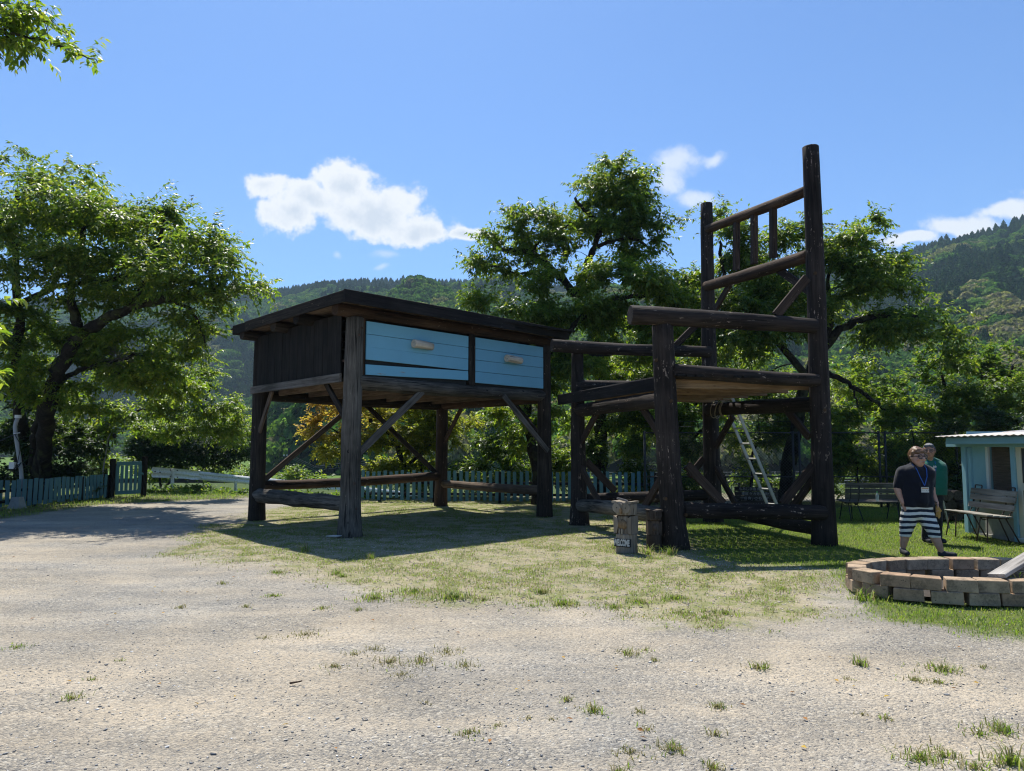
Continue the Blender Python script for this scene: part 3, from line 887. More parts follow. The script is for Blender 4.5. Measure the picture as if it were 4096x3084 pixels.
# ------------------------------------------------------------------ giant desk
A_, B_, C_ = gr(1395, 2143), gr(1027, 2077), gr(2179, 2063)
for q in (A_, B_, C_): q.z = 0
U = (C_ - A_).normalized(); LU = (C_ - A_).length
V_ = (B_ - A_).normalized(); LV = (B_ - A_).length
Z = Vector((0, 0, 1))


def dk(u, v, z): return A_ + U * u + V_ * v + Z * z


desk = thing('giant_desk', 'giant two-drawer desk of dark logs with sky blue drawer fronts', 'desk', dk(LU / 2, LV / 2, 0))
NF = U.cross(Z).normalized()                              # outward normal of the drawer side, towards the camera
NS = -(V_.cross(Z)).normalized()
if NF.dot(-A_) < 0: NF = -NF
ZL0, ZL1 = 2.86, 3.12                                      # lower front beam, bottom of drawers
ZTOP = 4.22
# legs
log('leg', dk(0.02, 0, -0.1), dk(0.05, 0, ZTOP), 0.205, 0.172, M['log_grey'], desk, 0.05, 0.02, 20, 3, flare=0.06)
log('leg', dk(0, LV, -0.1), dk(0, LV, ZTOP), 0.185, 0.165, M['log'], desk, 0.05, 0.02, 18, 4, flare=0.02)
log('leg', dk(LU, 0, -0.1), dk(LU, 0, ZTOP), 0.185, 0.165, M['log'], desk, 0.05, 0.02, 18, 5, flare=0.03)
log('leg', dk(LU, LV, -0.1), dk(LU, LV, ZTOP), 0.18, 0.165, M['log_brown'], desk, 0.05, 0.02, 18, 6, flare=0.03)
# beams at the bottom of the drawers
log('beam', dk(0.10, 0.0, 2.97), dk(LU + 0.02, 0, 2.97), 0.155, 0.135, M['log_grey'], desk, 0.14, 0.03, 18, 8)
log('beam', dk(-0.1, LV, 2.92), dk(LU + 0.1, LV, 2.92), 0.13, 0.14, M['log'], desk, 0.06, 0.03, 16, 9)
log('beam', dk(LU, 0.05, 2.90), dk(LU, LV - 0.05, 2.90), 0.12, 0.12, M['log_brown'], desk, 0.06, 0.02, 16, 10)
board('side_rail', dk(-0.19, 0.12, 3.03), dk(-0.19, LV + 0.1, 3.03), 0.17, 0.05, M['board_grey'], desk, side=Z)
# joists and the boxed-in floor
for k in range(7):
    u = 0.45 + k * (LU - 0.9) / 6
    board('joist', dk(u, 0.12, 2.99), dk(u, LV - 0.12, 2.99), 0.13, 0.055, M['soffit'], desk, side=Z)
for k in range(16):
    v = 0.14 + (k + 0.5) * (LV - 0.28) / 16
    board('floor_plank', dk(0.1, v, 3.075), dk(LU - 0.1, v, 3.075), (LV - 0.28) / 16 - 0.008, 0.025, M['board_dark'], desk, side=V_)
# side and back walls of vertical boards
nb = 21
for k in range(nb):
    v = 0.20 + (k + 0.5) * (LV - 0.30) / nb
    board('wall_board', dk(-0.13 + 0.004 * (k % 2), v, 3.06), dk(-0.13 + 0.004 * (k % 2), v, 4.30), (LV - 0.30) / nb - 0.006, 0.022, M['board_dark'], desk, side=V_)
for k in range(nb):
    v = 0.20 + (k + 0.5) * (LV - 0.30) / nb
    board('wall_board', dk(LU + 0.13, v, 3.06), dk(LU + 0.13, v, 4.30), (LV - 0.30) / nb - 0.006, 0.022, M['board_dark'], desk, side=V_)
for k in range(26):
    u = 0.2 + (k + 0.5) * (LU - 0.4) / 26
    board('wall_board', dk(u, LV + 0.11 + 0.004 * (k % 2), 3.06), dk(u, LV + 0.11 + 0.004 * (k % 2), 4.30), (LU - 0.4) / 26 - 0.006, 0.022, M['board_dark'], desk, side=U)
# roof logs running with the long side, their ends showing past the side wall
for i, (v, r_, e) in enumerate([(-0.02, 0.125, -0.42), (1.50, 0.120, -0.50), (2.72, 0.125, -0.46), (LV + 0.02, 0.125, -0.50)]):
    log('roof_log', dk(e, v, 4.33), dk(LU + 0.16, v, 4.33), r_, r_ * 0.95, M['log_brown'] if i == 0 else M['log'], desk, 0.06, 0.015, 16, 20 + i)
# table top planks over the logs
U0, U1, V0, V1 = -0.54, LU + 0.27, -0.62, LV + 0.46
ZT = 4.475
npl = 34
for k in range(npl):
    w_ = (U1 - U0 - 0.08) / npl
    u = U0 + 0.04 + (k + 0.5) * w_
    board('top_plank', dk(u, V0 + 0.05, ZT), dk(u, V1 - 0.05, ZT), w_ - 0.009, 0.04, M['soffit'], desk, side=U, jitter=0.003)
board('top_felt', dk((U0 + U1) / 2, V0 + 0.04, ZT + 0.05), dk((U0 + U1) / 2, V1 - 0.04, ZT + 0.05), U1 - U0 - 0.08, 0.045, M['board_dark'], desk, side=U)
us = U0 + (U1 - U0) * 0.70
board('fascia', dk(U0 - 0.02, V0, 4.475), dk(us - 0.003, V0, 4.475), 0.245, 0.04, M['fascia'], desk, side=Z, jitter=0.002)
board('fascia', dk(us + 0.003, V0 + 0.004, 4.475), dk(U1, V0 + 0.004, 4.475), 0.235, 0.04, M['board_dark'], desk, side=Z, jitter=0.002)
vs = V0 + (V1 - V0) * 0.86
board('fascia', dk(U0, V0 + 0.03, 4.475), dk(U0, vs - .003, 4.475), 0.225, 0.04, M['log'], desk, side=Z, jitter=0.002)
board('fascia', dk(U0 + 0.004, vs + 0.003, 4.47), dk(U0 + 0.004, V1, 4.47), 0.215, 0.04, M['board_dark'], desk, side=Z, jitter=0.002)
board('fascia', dk(U1 - 0.02, V0 + 0.03, 4.475), dk(U1 - 0.02, V1, 4.475), 0.225, 0.04, M['board_dark'], desk, side=Z)
board('fascia', dk(U0 + 0.03, V1 - 0.02, 4.475), dk(U1 - 0.05, V1 - 0.02, 4.475), 0.225, 0.04, M['board_dark'], desk, side=Z)
# the two drawers
FV = -0.10                                                 # plane of the drawer fronts
dz0, dz1 = 3.13, 4.17


def drawer(u0, u1, gap, seed):
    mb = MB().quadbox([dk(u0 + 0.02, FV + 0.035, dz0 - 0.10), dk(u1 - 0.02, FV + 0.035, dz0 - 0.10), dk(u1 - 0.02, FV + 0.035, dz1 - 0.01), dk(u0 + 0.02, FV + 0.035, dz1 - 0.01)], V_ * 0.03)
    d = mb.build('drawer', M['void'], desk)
    d['label'] = 'left drawer front with its lowest board dropped open' if gap else 'right drawer front with tight blue boards'
    hgt = (dz1 - dz0) / 4
    for k in range(4):
        zc = dz0 + (k + 0.5) * hgt
        a, b = dk(u0, FV, zc), dk(u1, FV, zc)
        w = hgt - 0.007
        if gap and k == 0:
            a.z -= 0.02; b.z -= 0.004; w = hgt - 0.055; a.z -= 0.035; b.z += 0.02
        if gap and k == 1:
            a.z += 0.012
        board('plank', a, b, w, 0.026, M['blue_worn'] if (gap and k == 0) else M['blue'], d, side=Z, jitter=0.002)
    hc = (u0 + u1) / 2 + (0.0 if gap else 0.02)
    zc = dz0 + (0.66 if gap else 0.60) * (dz1 - dz0)
    log('handle', dk(hc - 0.25, FV - 0.10, zc + 0.01), dk(hc + 0.25, FV - 0.10, zc - 0.01), 0.088, 0.080, M['handle'], d, 0.05, 0.008, 16, seed)
    return d


um = 3.12
drawer(0.26, um - 0.11, True, 41)
drawer(um + 0.11, LU - 0.16, False, 42)
board('divider_post', dk(um, FV + 0.02, 3.08), dk(um, FV + 0.02, 4.22), 0.20, 0.09, M['log'], desk, side=U)
board('edge_post', dk(0.225, FV + 0.05, 3.08), dk(0.225, FV + 0.05, 4.22), 0.05, 0.06, M['log_brown'], desk, side=U)
# braces
def brace(a, b, mat='board_brown', w=0.13, th=0.05, par=None, side=None):
    return board('brace', a, b, w, th, M[mat], par or desk, side=side if side is not None else Z)


brace(dk(0.16, -0.08, 1.58), dk(1.72, -0.08, 2.86), 'board_grey', 0.14, 0.05)
brace(dk(LU - 0.05, -0.16, 1.60), dk(LU - 1.62, -0.16, 2.88), 'board_grey', 0.13, 0.05)
brace(dk(-0.06, 0.12, 2.25), dk(-0.06, 0.95, 3.0), 'log')
brace(dk(-0.06, LV - 0.14, 2.05), dk(-0.06, LV - 0.82, 2.98), 'board_brown')
brace(dk(0.14, LV, 0.90), dk(LU / 2 - 0.1, LV, 2.88), 'board_brown')
brace(dk(LU - 0.14, LV, 0.90), dk(LU / 2 + 0.1, LV, 2.88), 'log')
brace(dk(LU, LV - 0.16, 1.85), dk(LU, LV - 1.0, 2.84), 'log_brown')
brace(dk(LU, 0.16, 1.95), dk(LU, 1.15, 2.84), 'log')
# low stretchers
log('stretcher', dk(0, LV + 0.06, 0.56), dk(0.05, -0.02, 0.62), 0.165, 0.15, M['log_grey'], desk, 0.16, 0.05, 18, 51)
log('stretcher', dk(-0.05, LV, 0.78), dk(LU + 0.15, LV, 0.86), 0.115, 0.125, M['log_brown'], desk, 0.08, 0.03, 16, 52)
log('stretcher', dk(LU, LV + 0.1, 0.62), dk(LU, 0.0, 0.64), 0.11, 0.115, M['board_brown'], desk, 0.10, 0.04, 16, 53)
# bolts with square washers
for (u, v, z, nrm) in [(0.05, -0.19, 3.86, NF), (0.10, -0.19, 4.0, NF), (0.0, -0.19, 1.0, NF), (0.04, -0.2, 0.52, NF), (-0.18, 0.02, 3.35, -U), (-0.19, LV, 2.1, -U)]:
    c = dk(u, v, z)
    q = nrm.to_track_quat('Z', 'Y').to_matrix()
    mb = MB().box(c, (0.045, 0.045, 0.008), q); mb.box(c + nrm * 0.01, (0.02, 0.02, 0.016), q)
    mb.build('bolt', M['rust'], desk)
sl = gr(1330, 2148)
tag(MB().quadbox([sl + Vector((-.12, -.02, .012)), sl + Vector((.10, -.06, .012)), sl + Vector((.22, .03, .02)), sl + Vector((-.02, .05, .02))], (0, 0, .012)).build('slate', M['galv']),
    'pale flat slate lying at the foot of the desk\'s front leg', 'slate')

# ------------------------------------------------------------------ giant chair
cE, cF, cG, cH = gr(2704, 2192), gr(3297, 2175), gr(2318, 2097), gr(2853, 2084)
for q in (cE, cF, cG, cH): q.z = 0
chair = thing('giant_chair', 'giant high-backed armchair of dark stained logs with slatted seat', 'chair', (cE + cF + cG + cH) / 4)
tE, tF, tG, tH = at(2649, 1300, cE.y), at(3241, 588, cF.y), at(2309, 1400, cG.y), at(2827, 814, cH.y)
CL_ = M['chair_log']


def up(a, b, z): return a + (b - a) * (z / b.z)           # the point of a leg's axis at height z


E = lambda z: up(cE, tE, z)
Fq = lambda z: up(cF, tF, z)
G = lambda z: up(cG, tG, z)
Hq = lambda z: up(cH, tH, z)
lerp = lambda a, b, t_: a + (b - a) * t_
DN = -Z * 0.1
log('leg', cE + DN, tE, 0.205, 0.185, CL_, chair, 0.06, 0.03, 20, 61, flare=0.05)
log('leg', cF + DN, tF, 0.19, 0.145, CL_, chair, 0.05, 0.02, 20, 62, flare=0.04)
log('leg', cG + DN, tG, 0.19, 0.13, CL_, chair, 0.05, 0.02, 18, 63, flare=0.05)
log('leg', cH + DN, tH, 0.20, 0.14, CL_, chair, 0.05, 0.02, 18, 64, flare=0.04)
du = (Fq(4) - E(4)).normalized()
du2 = (Hq(4) - G(4)).normalized()
# arm rests lying on the front legs
log('arm_rest', at(2520, 1262, 12.42), at(3262, 1306, 13.0), 0.165, 0.135, CL_, chair, 0.09, 0.03, 20, 65)
log('arm_rest', at(2207, 1382, 16.1), at(2840, 1408, 17.05), 0.145, 0.125, CL_, chair, 0.07, 0.03, 18, 66)
# side rails over the seat
log('side_rail', at(2690, 1484, 12.55), at(3270, 1521, 13.03), 0.128, 0.118, CL_, chair, 0.07, 0.02, 18, 67)
log('side_rail', at(2300, 1540, 16.4), at(2860, 1545, 17.1), 0.12, 0.115, CL_, chair, 0.07, 0.02, 16, 68)
# seat: logs across, joists, planks, front board
zs_ = 2.55
log('seat_beam', G(zs_ - 0.05) - (E(2) - G(2)).normalized() * 0.1, E(zs_ - 0.05), 0.14, 0.15, CL_, chair, 0.07, 0.02, 16, 69)
log('seat_beam', at(2835, 1640, 17.0), at(3275, 1618, 13.2), 0.145, 0.14, CL_, chair, 0.07, 0.02, 16, 70)
jz = 2.79
for k in range(6):
    s_ = 0.05 + k * 0.18
    a, b = lerp(E(jz), G(jz), s_), lerp(Fq(jz), Hq(jz), s_)
    d_ = (b - a).normalized()
    board('seat_joist', a + d_ * 0.02, b - d_ * 0.02, 0.16, 0.06, M['joist'], chair, side=Z)
nsp = 17
for k in range(nsp):
    s_ = -0.03 + (k + 0.5) / nsp * 1.02
    a, b = lerp(E(jz + 0.105), Fq(jz + 0.105), s_), lerp(G(jz + 0.105), Hq(jz + 0.105), s_)
    d_ = (b - a).normalized()
    e0 = 0.20 if 0.06 < s_ < 0.94 else -0.2
    board('seat_plank', a - d_ * (e0 + 0.03 * math.sin(k * 7.3)), b + d_ * (0.2 if 0.06 < s_ < 0.94 else -0.2), 0.155, 0.04, M['board_dark'], chair, side=du, jitter=0.006)
board('seat_front', at(2234, 1600, 16.55), at(2628, 1535, 12.58), 0.225, 0.05, M['fascia'], chair, side=Z)
# back rest
log('back_rail', at(2833, 915, cH.y - 0.1), at(3235, 758, cF.y + 0.05), 0.10, 0.105, M['log_brown'], chair, 0.10, 0.03, 16, 71)
log('back_rail', at(2830, 1143, cH.y - 0.1), at(3235, 1022, cF.y + 0.05), 0.125, 0.12, M['log_brown'], chair, 0.09, 0.03, 16, 72)


def on_rear(px, py):
    "point of the chair back's plane seen at a pixel"
    a, b, c = cH, cF, tF
    n = (b - a).cross(Z); d = ray(px, py); o = Vector((0, 0, CAM_H))
    return o + d * ((a - o).dot(n) / d.dot(n))


for (x0, y0, x1, y1) in [(2946, 890, 2946, 1080), (3017, 860, 3018, 1056), (3092, 825, 3093, 1032)]:
    board('spindle', on_rear(x1, y1), on_rear(x0, y0), 0.13, 0.11, M['dark_brace'], chair, side=(cF - cH).normalized())


def cbrace(a, b, w=0.15, th=0.06, side=None, mat='dark_brace'):
    return board('brace', a, b, w, th, M[mat], chair, side=side if side is not None else Z)


cbrace(on_rear(3110, 1075), on_rear(3245, 1170))
cbrace(on_rear(2920, 1135), on_rear(2850, 1255))
cbrace(at(3228, 1112, 13.0), at(3105, 1262, 12.85), 0.16)
cbrace(at(2835, 1250, 17.1), at(2700, 1385, 16.8), 0.15)
# braces under the seat
def on_plane(px, py, a, b):
    n = (b - a).cross(Z); d = ray(px, py); o = Vector((0, 0, CAM_H))
    return o + d * ((a - o).dot(n) / d.dot(n))


cbrace(on_plane(2560, 1615, cE, cG), on_plane(2634, 1730, cE, cG))
cbrace(on_plane(2393, 1640, cE, cG), on_plane(2328, 1765, cE, cG))
cbrace(on_rear(2932, 1665), on_rear(2865, 1785))
cbrace(on_rear(3147, 1640), on_rear(3238, 1748))
# low braces
cbrace(on_plane(2748, 1860, cE, cF), on_plane(2892, 2015, cE, cF))
cbrace(on_plane(3252, 1862, cE, cF), on_plane(3128, 2015, cE, cF))
cbrace(on_rear(3255, 1915), on_rear(3170, 2030))
cbrace(on_plane(2650, 1905, cE, cG), on_plane(2570, 2042, cE, cG))
cbrace(on_plane(2325, 1870, cE, cG), on_plane(2397, 2010, cE, cG))
cbrace(on_plane(2345, 1845, cG, cH), on_plane(2460, 1965, cG, cH))
cbrace(on_plane(2815, 1835, cG, cH), on_plane(2755, 1905, cG, cH))
cbrace(on_rear(2863, 1875), on_rear(2945, 2020))
# low stretchers
log('stretcher', at(2730, 2040, 12.62), at(3296, 2052, 13.02), 0.135, 0.13, CL_, chair, 0.06, 0.02, 18, 81)
log('stretcher', G(0.42), E(0.50), 0.14, 0.15, M['log_grey'], chair, 0.09, 0.03, 16, 82)
log('stretcher', G(0.55), Hq(0.60), 0.12, 0.12, CL_, chair, 0.07, 0.02, 16, 83)
log('stretcher', Hq(0.30), Fq(0.24), 0.12, 0.12, CL_, chair, 0.07, 0.02, 16, 84)
# bolt holes and bolts
for (px, py, yy) in [(2626, 1440, 12.4), (2686, 1603, 12.4), (3300, 1640, 12.95), (2745, 2060, 12.4), (3325, 2050, 12.95), (3262, 1092, 12.97), (2663, 1995, 12.4)]:
    c = at(px, py, yy)
    MB().tube([c + Vector((0, 0.1, 0)), c + Vector((0, 0.0, 0))], 0.030, 8).build('bolt', M['groove'], chair)

# rope tied round the rear seat log
ra, rb = at(2835, 1640, 17.0), at(3275, 1618, 13.2)
rd = (rb - ra).normalized(); rx = rd.cross(Z).normalized()
rope = thing('rope', 'pale rope looped round the rear log under the chair seat', 'rope', lerp(ra, rb, 0.1))
for (s_, tilt, rr) in [(0.075, 0.12, 0.175), (0.118, 0.2, 0.185), (0.185, 0.04, 0.168), (0.195, 0.07, 0.172)]:
    c = lerp(ra, rb, s_)
    pts = []
    for i in range(25):
        a = 2 * math.pi * i / 24
        pts.append(c + rx * rr * math.cos(a) + Z * rr * 1.05 * math.sin(a) + rd * tilt * math.sin(a + 1))
    MB().tube(pts, 0.011, 5, False).build('loop', M['rope'], rope, True)

# ladder leaning on the rear seat log from behind
lad = thing('ladder', 'aluminium ladder leaning behind the giant chair\'s seat', 'ladder', gr(3090, 2090))
perp = rd.cross(Z).normalized()
if perp.x < 0: perp = -perp
r0b, r1b = at(3075, 2030, 16.45), at(3113, 2034, 16.06)
r0t, r1t = at(2853, 1512, 16.2), at(2894, 1508, 15.81)
axis_ = (r0t - r0b).normalized()
for a, b in ((r0b, r0t), (r1b, r1t)):
    ext = (b - a).normalized()
    board('rail', a - ext * ((a.z - 0.02) / ext.z), b + ext * 0.0, 0.07, 0.028, M['alu'], lad, side=perp, jitter=0.0)
for k in range(9):
    t_ = 0.03 + k * 0.1158
    a, b = lerp(r0b, r0t, t_), lerp(r1b, r1t, t_)
    MB().tube([a, b], 0.02, 8).build('rung', M['alu'], lad)

# ------------------------------------------------------------------ picket fences
def picket_fence(label, path, h, spacing, posts, pw=0.105, jit=0.02, railz=(0.25, 0.62)):
    "path: list of ground points; each picket, rail and post its own part"
    root = thing('picket_fence', label, 'fence', path[0])
    seg = [(path[i], path[i + 1]) for i in range(len(path) - 1)]
    acc = 0.0; k = 0
    rs = random.Random(int(path[0].x * 100))
    for a, b in seg:
        d = (b - a); L = d.length; d.normalize(); n = Vector((-d.y, d.x, 0))
        if n.y > 0: n = -n                                  # pickets on the yard side
        while acc < L:
            c = a + d * acc
            lean = Vector((rs.uniform(-jit, jit), rs.uniform(-jit, jit), 0))
            hh = h * rs.uniform(0.97, 1.03); z0 = rs.choice([0.03, 0.05, 0.06, 0.11])
            board('picket', c + n * 0.03 + Z * (c.z * 0 + z0), c + n * 0.03 + Z * hh + lean, pw, 0.022, M['picket'], root, side=d, jitter=0.002)
            acc += spacing * rs.uniform(0.94, 1.06); k += 1
        acc -= L
        for rz_ in railz:
            board('rail', a + Z * rz_ * h, b + Z * rz_ * h, 0.08, 0.04, M['board_dark'], root, side=Z)
    for q in posts:
        board('post', q - Z * 0.1 + Vector((0, 0.06, 0)), q + Z * h * 0.98 + Vector((0, 0.06, 0)), 0.09, 0.09, M['board_dark'], root)
    return root


pl = [gr(-330, 2078), gr(20, 2035), gr(200, 2018), gr(425, 1993)]
pl = [Vector((q.x, q.y, 0)) for q in pl]
picket_fence('low teal picket fence along the left edge of the yard', pl, 0.78, 0.185, pw=0.135, posts=[lerp(pl[0], pl[1], .5), lerp(pl[1], pl[2], .6), lerp(pl[2], pl[3], .5), pl[3]])
q0, q1, q2 = gr(1452, 2000), gr(2140, 2009), gr(2625, 2020)
q0.z = q1.z = q2.z = 0
q0.y, q1.y, q2.y = 23.6, 22.9, 22.2
q0.x, q1.x, q2.x = (at(1452, 1900, 23.6).x, at(2140, 1900, 22.9).x, at(2625, 1900, 22.2).x)
qs = at(1120, 1900, 24.2); qs.z = 0
picket_fence('long teal picket fence behind the giant desk\'s legs', [q0, q1, q2], 0.94, 0.187, [lerp(q0, q1, .1), lerp(q0, q1, .42), lerp(q0, q1, .8), lerp(q1, q2, .35), q2], jit=0.015)

# gate between dark posts
ga, gb = gr(445, 1992), gr(574, 1984)
ga.z = gb.z = 0
gate = thing('garden_gate', 'teal slatted gate between two dark posts beside the guard rail', 'gate', ga)
gd = (gb - ga).normalized(); gl = (gb - ga).length
for q in (ga, gb):
    board('post', q - Z * .1, q + Z * (1.30 if q is ga else 1.36), 0.14, 0.14, M['board_dark'], gate, side=gd)
g0, g1 = ga + gd * 0.13, gb - gd * 0.12
board('frame_rail', g0 + Z * 1.14, g1 + Z * 1.14, 0.13, 0.03, M['picket'], gate, side=Z)
board('frame_rail', g0 + Z * 0.16, g1 + Z * 0.16, 0.13, 0.03, M['picket'], gate, side=Z)
for s_ in (0.05, 0.95):
    c = lerp(g0, g1, s_); board('frame_stile', c + Z * 0.23, c + Z * 1.07, 0.13, 0.03, M['picket'], gate, side=gd)
for s_ in (0.23, 0.41, 0.59, 0.77):
    c = lerp(g0, g1, s_); board('slat', c + Z * 0.23, c + Z * 1.07, 0.105, 0.02, M['picket'], gate, side=gd)
board('latch', lerp(g0, g1, 0.93) + Z * 0.84 + Vector((0, -0.06, 0)), gb + gd * 0.06 + Z * 0.74 + Vector((0, -0.09, 0)), 0.06, 0.03, M['picket'], gate, side=Z)
for z in (0.3, 1.1):
    MB().box(ga + gd * 0.1 + Z * z + Vector((0, -0.05, 0)), (0.1, 0.03, 0.05)).build('hinge', M['dark_steel'], gate)

# ------------------------------------------------------------------ guard rail running downhill
rail_pts = [at(612, 1889, 27.0), at(700, 1893, 29.0), at(760, 1898, 30.5), at(800, 1903, 31.5), at(1000, 1922, 36.5), at(1350, 1950, 43), at(1680, 1985, 47)]
gdr = thing('guard_rail', 'white corrugated guard rail sloping away behind the desk', 'guard rail', (rail_pts[0].x, rail_pts[0].y, 0))
prof = [(-0.165, 0.0), (-0.15, 0.03), (-0.10, 0.06), (-0.055, 0.06), (-0.02, 0.0), (0.02, 0.0), (0.055, 0.06), (0.10, 0.06), (0.15, 0.03), (0.165, 0.0)]


def rail_beam(pts):
    V = []; Fc = []; n = len(prof)
    for k, q in enumerate(pts):
        d = (pts[min(k + 1, len(pts) - 1)] - pts[max(k - 1, 0)]).normalized()
        out_ = Vector((d.y, -d.x, 0)).normalized()
        if out_.y > 0: out_ = -out_
        for (h, o_) in prof: V.append(q + Z * h * 1.12 + out_ * o_)
        for (h, o_) in prof: V.append(q + Z * h * 1.12 + out_ * (o_ - 0.006))
    for k in range(len(pts) - 1):
        b = k * 2 * n; e = b + 2 * n
        for i in range(n - 1):
            Fc.append((b + i, e + i, e + i + 1, b + i + 1)); Fc.append((b + n + i, b + n + i + 1, e + n + i + 1, e + n + i))
        Fc.append((b, b + n, e + n, e)); Fc.append((b + n - 1, e + n - 1, e + 2 * n - 1, b + 2 * n - 1))
    Fc.append(tuple(range(n)) + tuple(reversed(range(n, 2 * n))))
    mb = MB(); mb.add(V, Fc); return mb


dense = []
for i in range(len(rail_pts) - 1):
    for k in range(6): dense.append(lerp(rail_pts[i], rail_pts[i + 1], k / 6))
dense.append(rail_pts[-1])
for k, q in enumerate(dense):                               # the dent in the top edge
    if 12 <= k <= 14: q.z -= 0.02
rail_beam(dense[:8]).build('rail_beam', M['guard'], gdr)
rb2 = [q + Vector((0, 0.012, 0)) for q in dense[7:]]
rail_beam(rb2).build('rail_beam', M['guard'], gdr)
for k in (5, 22, 27, 33):
    q = dense[k]; zg = float(ground_z(np.array([q.x]), np.array([q.y]))[0])
    MB().tube([Vector((q.x, q.y + 0.1, zg - .2)), Vector((q.x, q.y + 0.1, q.z + 0.1))], 0.06, 10).build('post', M['guard'], gdr)
for px_, py_ in [(620, 1886), (640, 1889), (682, 1880), (682, 1907), (709, 1882), (709, 1909), (930, 1908), (955, 1909)]:
    yy = 27 + (px_ - 612) / 88 * 2 if px_ < 750 else 34.6 + (px_ - 930) / 200 * 5
    c = at(px_, py_, yy - 0.12)
    MB().tube([c, c + Vector((0.02, -0.03, 0))], 0.024, 8).build('bolt', M['rust'], gdr)

# ------------------------------------------------------------------ leaning pipe with cables, lamp pole, concrete footing
pp = [at(86, 1906, 21.2), at(84, 1880, 21.2), at(72, 1800, 21.2), at(62, 1735, 21.2), at(60, 1705, 21.2), at(64, 1690, 21.2), at(72, 1668, 21.2)]
pp.insert(0, Vector((pp[0].x + 0.03, 21.2, -0.1)))
pole = thing('pipe_pole', 'bent grey pipe pole with a white junction box at the left edge', 'pole', (pp[0].x, pp[0].y, 0))
MB().tube(pp, 0.055, 10).build('pipe', M['grey_pipe'], pole, True)
MB().tube([at(72, 1672, 21.2), at(73, 1660, 21.2)], 0.085, 12).build('cap', M['white_plastic'], pole)
bb = MB().box(at(50, 1862, 21.1), (0.15, 0.09, 0.19)).build('junction_box', M['white_plastic'], pole)
for pts in ([(-60, 1790), (20, 1755), (54, 1740), (66, 1736)], [(60, 1740), (78, 1770), (80, 1800), (70, 1850), (62, 1866)], [(84, 1850), (40, 1890), (10, 1925)], [(54, 1872), (70, 1872), (86, 1850)]):
    MB().tube([at(x, y, 21.05) for x, y in pts], 0.012, 5).build('cable', M['cable'], pole, True)
for z_ in (1735, 1858):
    MB().tube([at(54, z_, 21.15), at(80, z_ - 4, 21.15)], 0.014, 5).build('clamp', M['galv'], pole)
lp = thing('lamp_pole', 'thin pale pole with a hooked lamp beside the garden gate', 'pole', gr(412, 2000))
lp0 = [Vector((at(410, 1900, 25).x, 25, 0)), at(412, 1880, 25), at(420, 1830, 25), at(430, 1760, 25), at(438, 1738, 25), at(448, 1731, 25), at(456, 1734, 25), at(460, 1745, 25)]
MB().tube(lp0, 0.025, 7).build('tube', M['grey_pipe'], lp, True)
MB().ball(at(458, 1744, 25), (0.07, 0.07, 0.09)).build('lamp_head', M['cable'], lp, True)
fb = gr(68, 2033); s0 = 0.17; s1 = 0.10
V8 = [fb + Vector((sx * s0, sy * s0, -.02)) for sx, sy in ((-1, -1), (1, -1), (1, 1), (-1, 1))] + [fb + Vector((sx * s1, sy * s1, .31)) for sx, sy in ((-1, -1), (1, -1), (1, 1), (-1, 1))]
mb = MB(); mb.add(V8, [(3, 2, 1, 0), (4, 5, 6, 7), (0, 1, 5, 4), (1, 2, 6, 5), (2, 3, 7, 6), (3, 0, 4, 7)])
mb.F = mb.F
tag(mb.build('footing_block', M['concrete']), 'tapered concrete footing block in front of the left picket fence', 'concrete block')

# ------------------------------------------------------------------ chain-link fence
Yc = 21.2
clf = thing('chain_link_fence', 'tall dark chain-link fence behind the giant chair and bench', 'fence', (at(2580, 1900, Yc).x, Yc, 0))
xs0, xs1 = at(2580, 1900, Yc).x, at(3900, 1900, Yc).x
for px_ in (2580, 2870, 3175, 3200, 3520, 3545, 3830):
    x_ = at(px_, 1880, Yc).x
    MB().tube([(x_, Yc, -.1), (x_, Yc, 2.15)], 0.035, 8).build('post', M['dark_steel'], clf, True)
for z_ in (2.1, 0.85):
    MB().tube([(xs0, Yc, z_), (xs1, Yc, z_)], 0.022, 6).build('rail', M['dark_steel'], clf, True)
for z_ in (2.28, 2.42):
    MB().tube([(xs0, Yc + .02, z_), (xs1, Yc + .02, z_ + .02)], 0.006, 4).build('wire', M['dark_steel'], clf)
mb = MB(); hgt = 2.05; sp = 0.09; k = xs0
while k < xs1 - 0.02:
    for s_ in (1, -1):
        x0, z0, x1, z1 = k, (0.04 if s_ > 0 else 2.08), k + hgt, (2.08 if s_ > 0 else 0.04)
        if x1 > xs1:
            f_ = (xs1 - x0) / hgt; x1 = xs1; z1 = z0 + (z1 - z0) * f_
        mb.tube([(x0, Yc - .01 * s_, z0), (x1, Yc - .01 * s_, z1)], 0.0035, 3, False)
    k += sp
k = sp
while k < hgt:
    for s_ in (1, -1):
        z0 = 0.04 + k if s_ > 0 else 2.08 - k
        mb.tube([(xs0, Yc - .01 * s_, z0), (xs0 + (hgt - k), Yc - .01 * s_, 2.08 if s_ > 0 else .04)], 0.0035, 3, False)
    k += sp
w_ = mb.build('wire_mesh', M['dark_steel'], clf); tag(w_, kind='stuff')

# pipe railing of the lane beyond
pr = thing('pipe_railing', 'pale blue pipe railing glimpsed beyond the chain-link fence', 'railing', (at(2600, 1930, 30).x, 30, -1))
for i, (py_, rr) in enumerate([(1902, .010), (1925, .018), (1938, .018), (1890, .008)]):
    MB().tube([at(2350, py_, 31), at(3800, py_ - 4, 29)], rr, 6).build('rail', M['galv'], pr)
for px_ in range(2400, 3800, 175):
    q = at(px_, 1885, 30.1); MB().tube([q, Vector((q.x, q.y, -1.3))], 0.025, 6).build('post', M['grey_pipe'], pr)

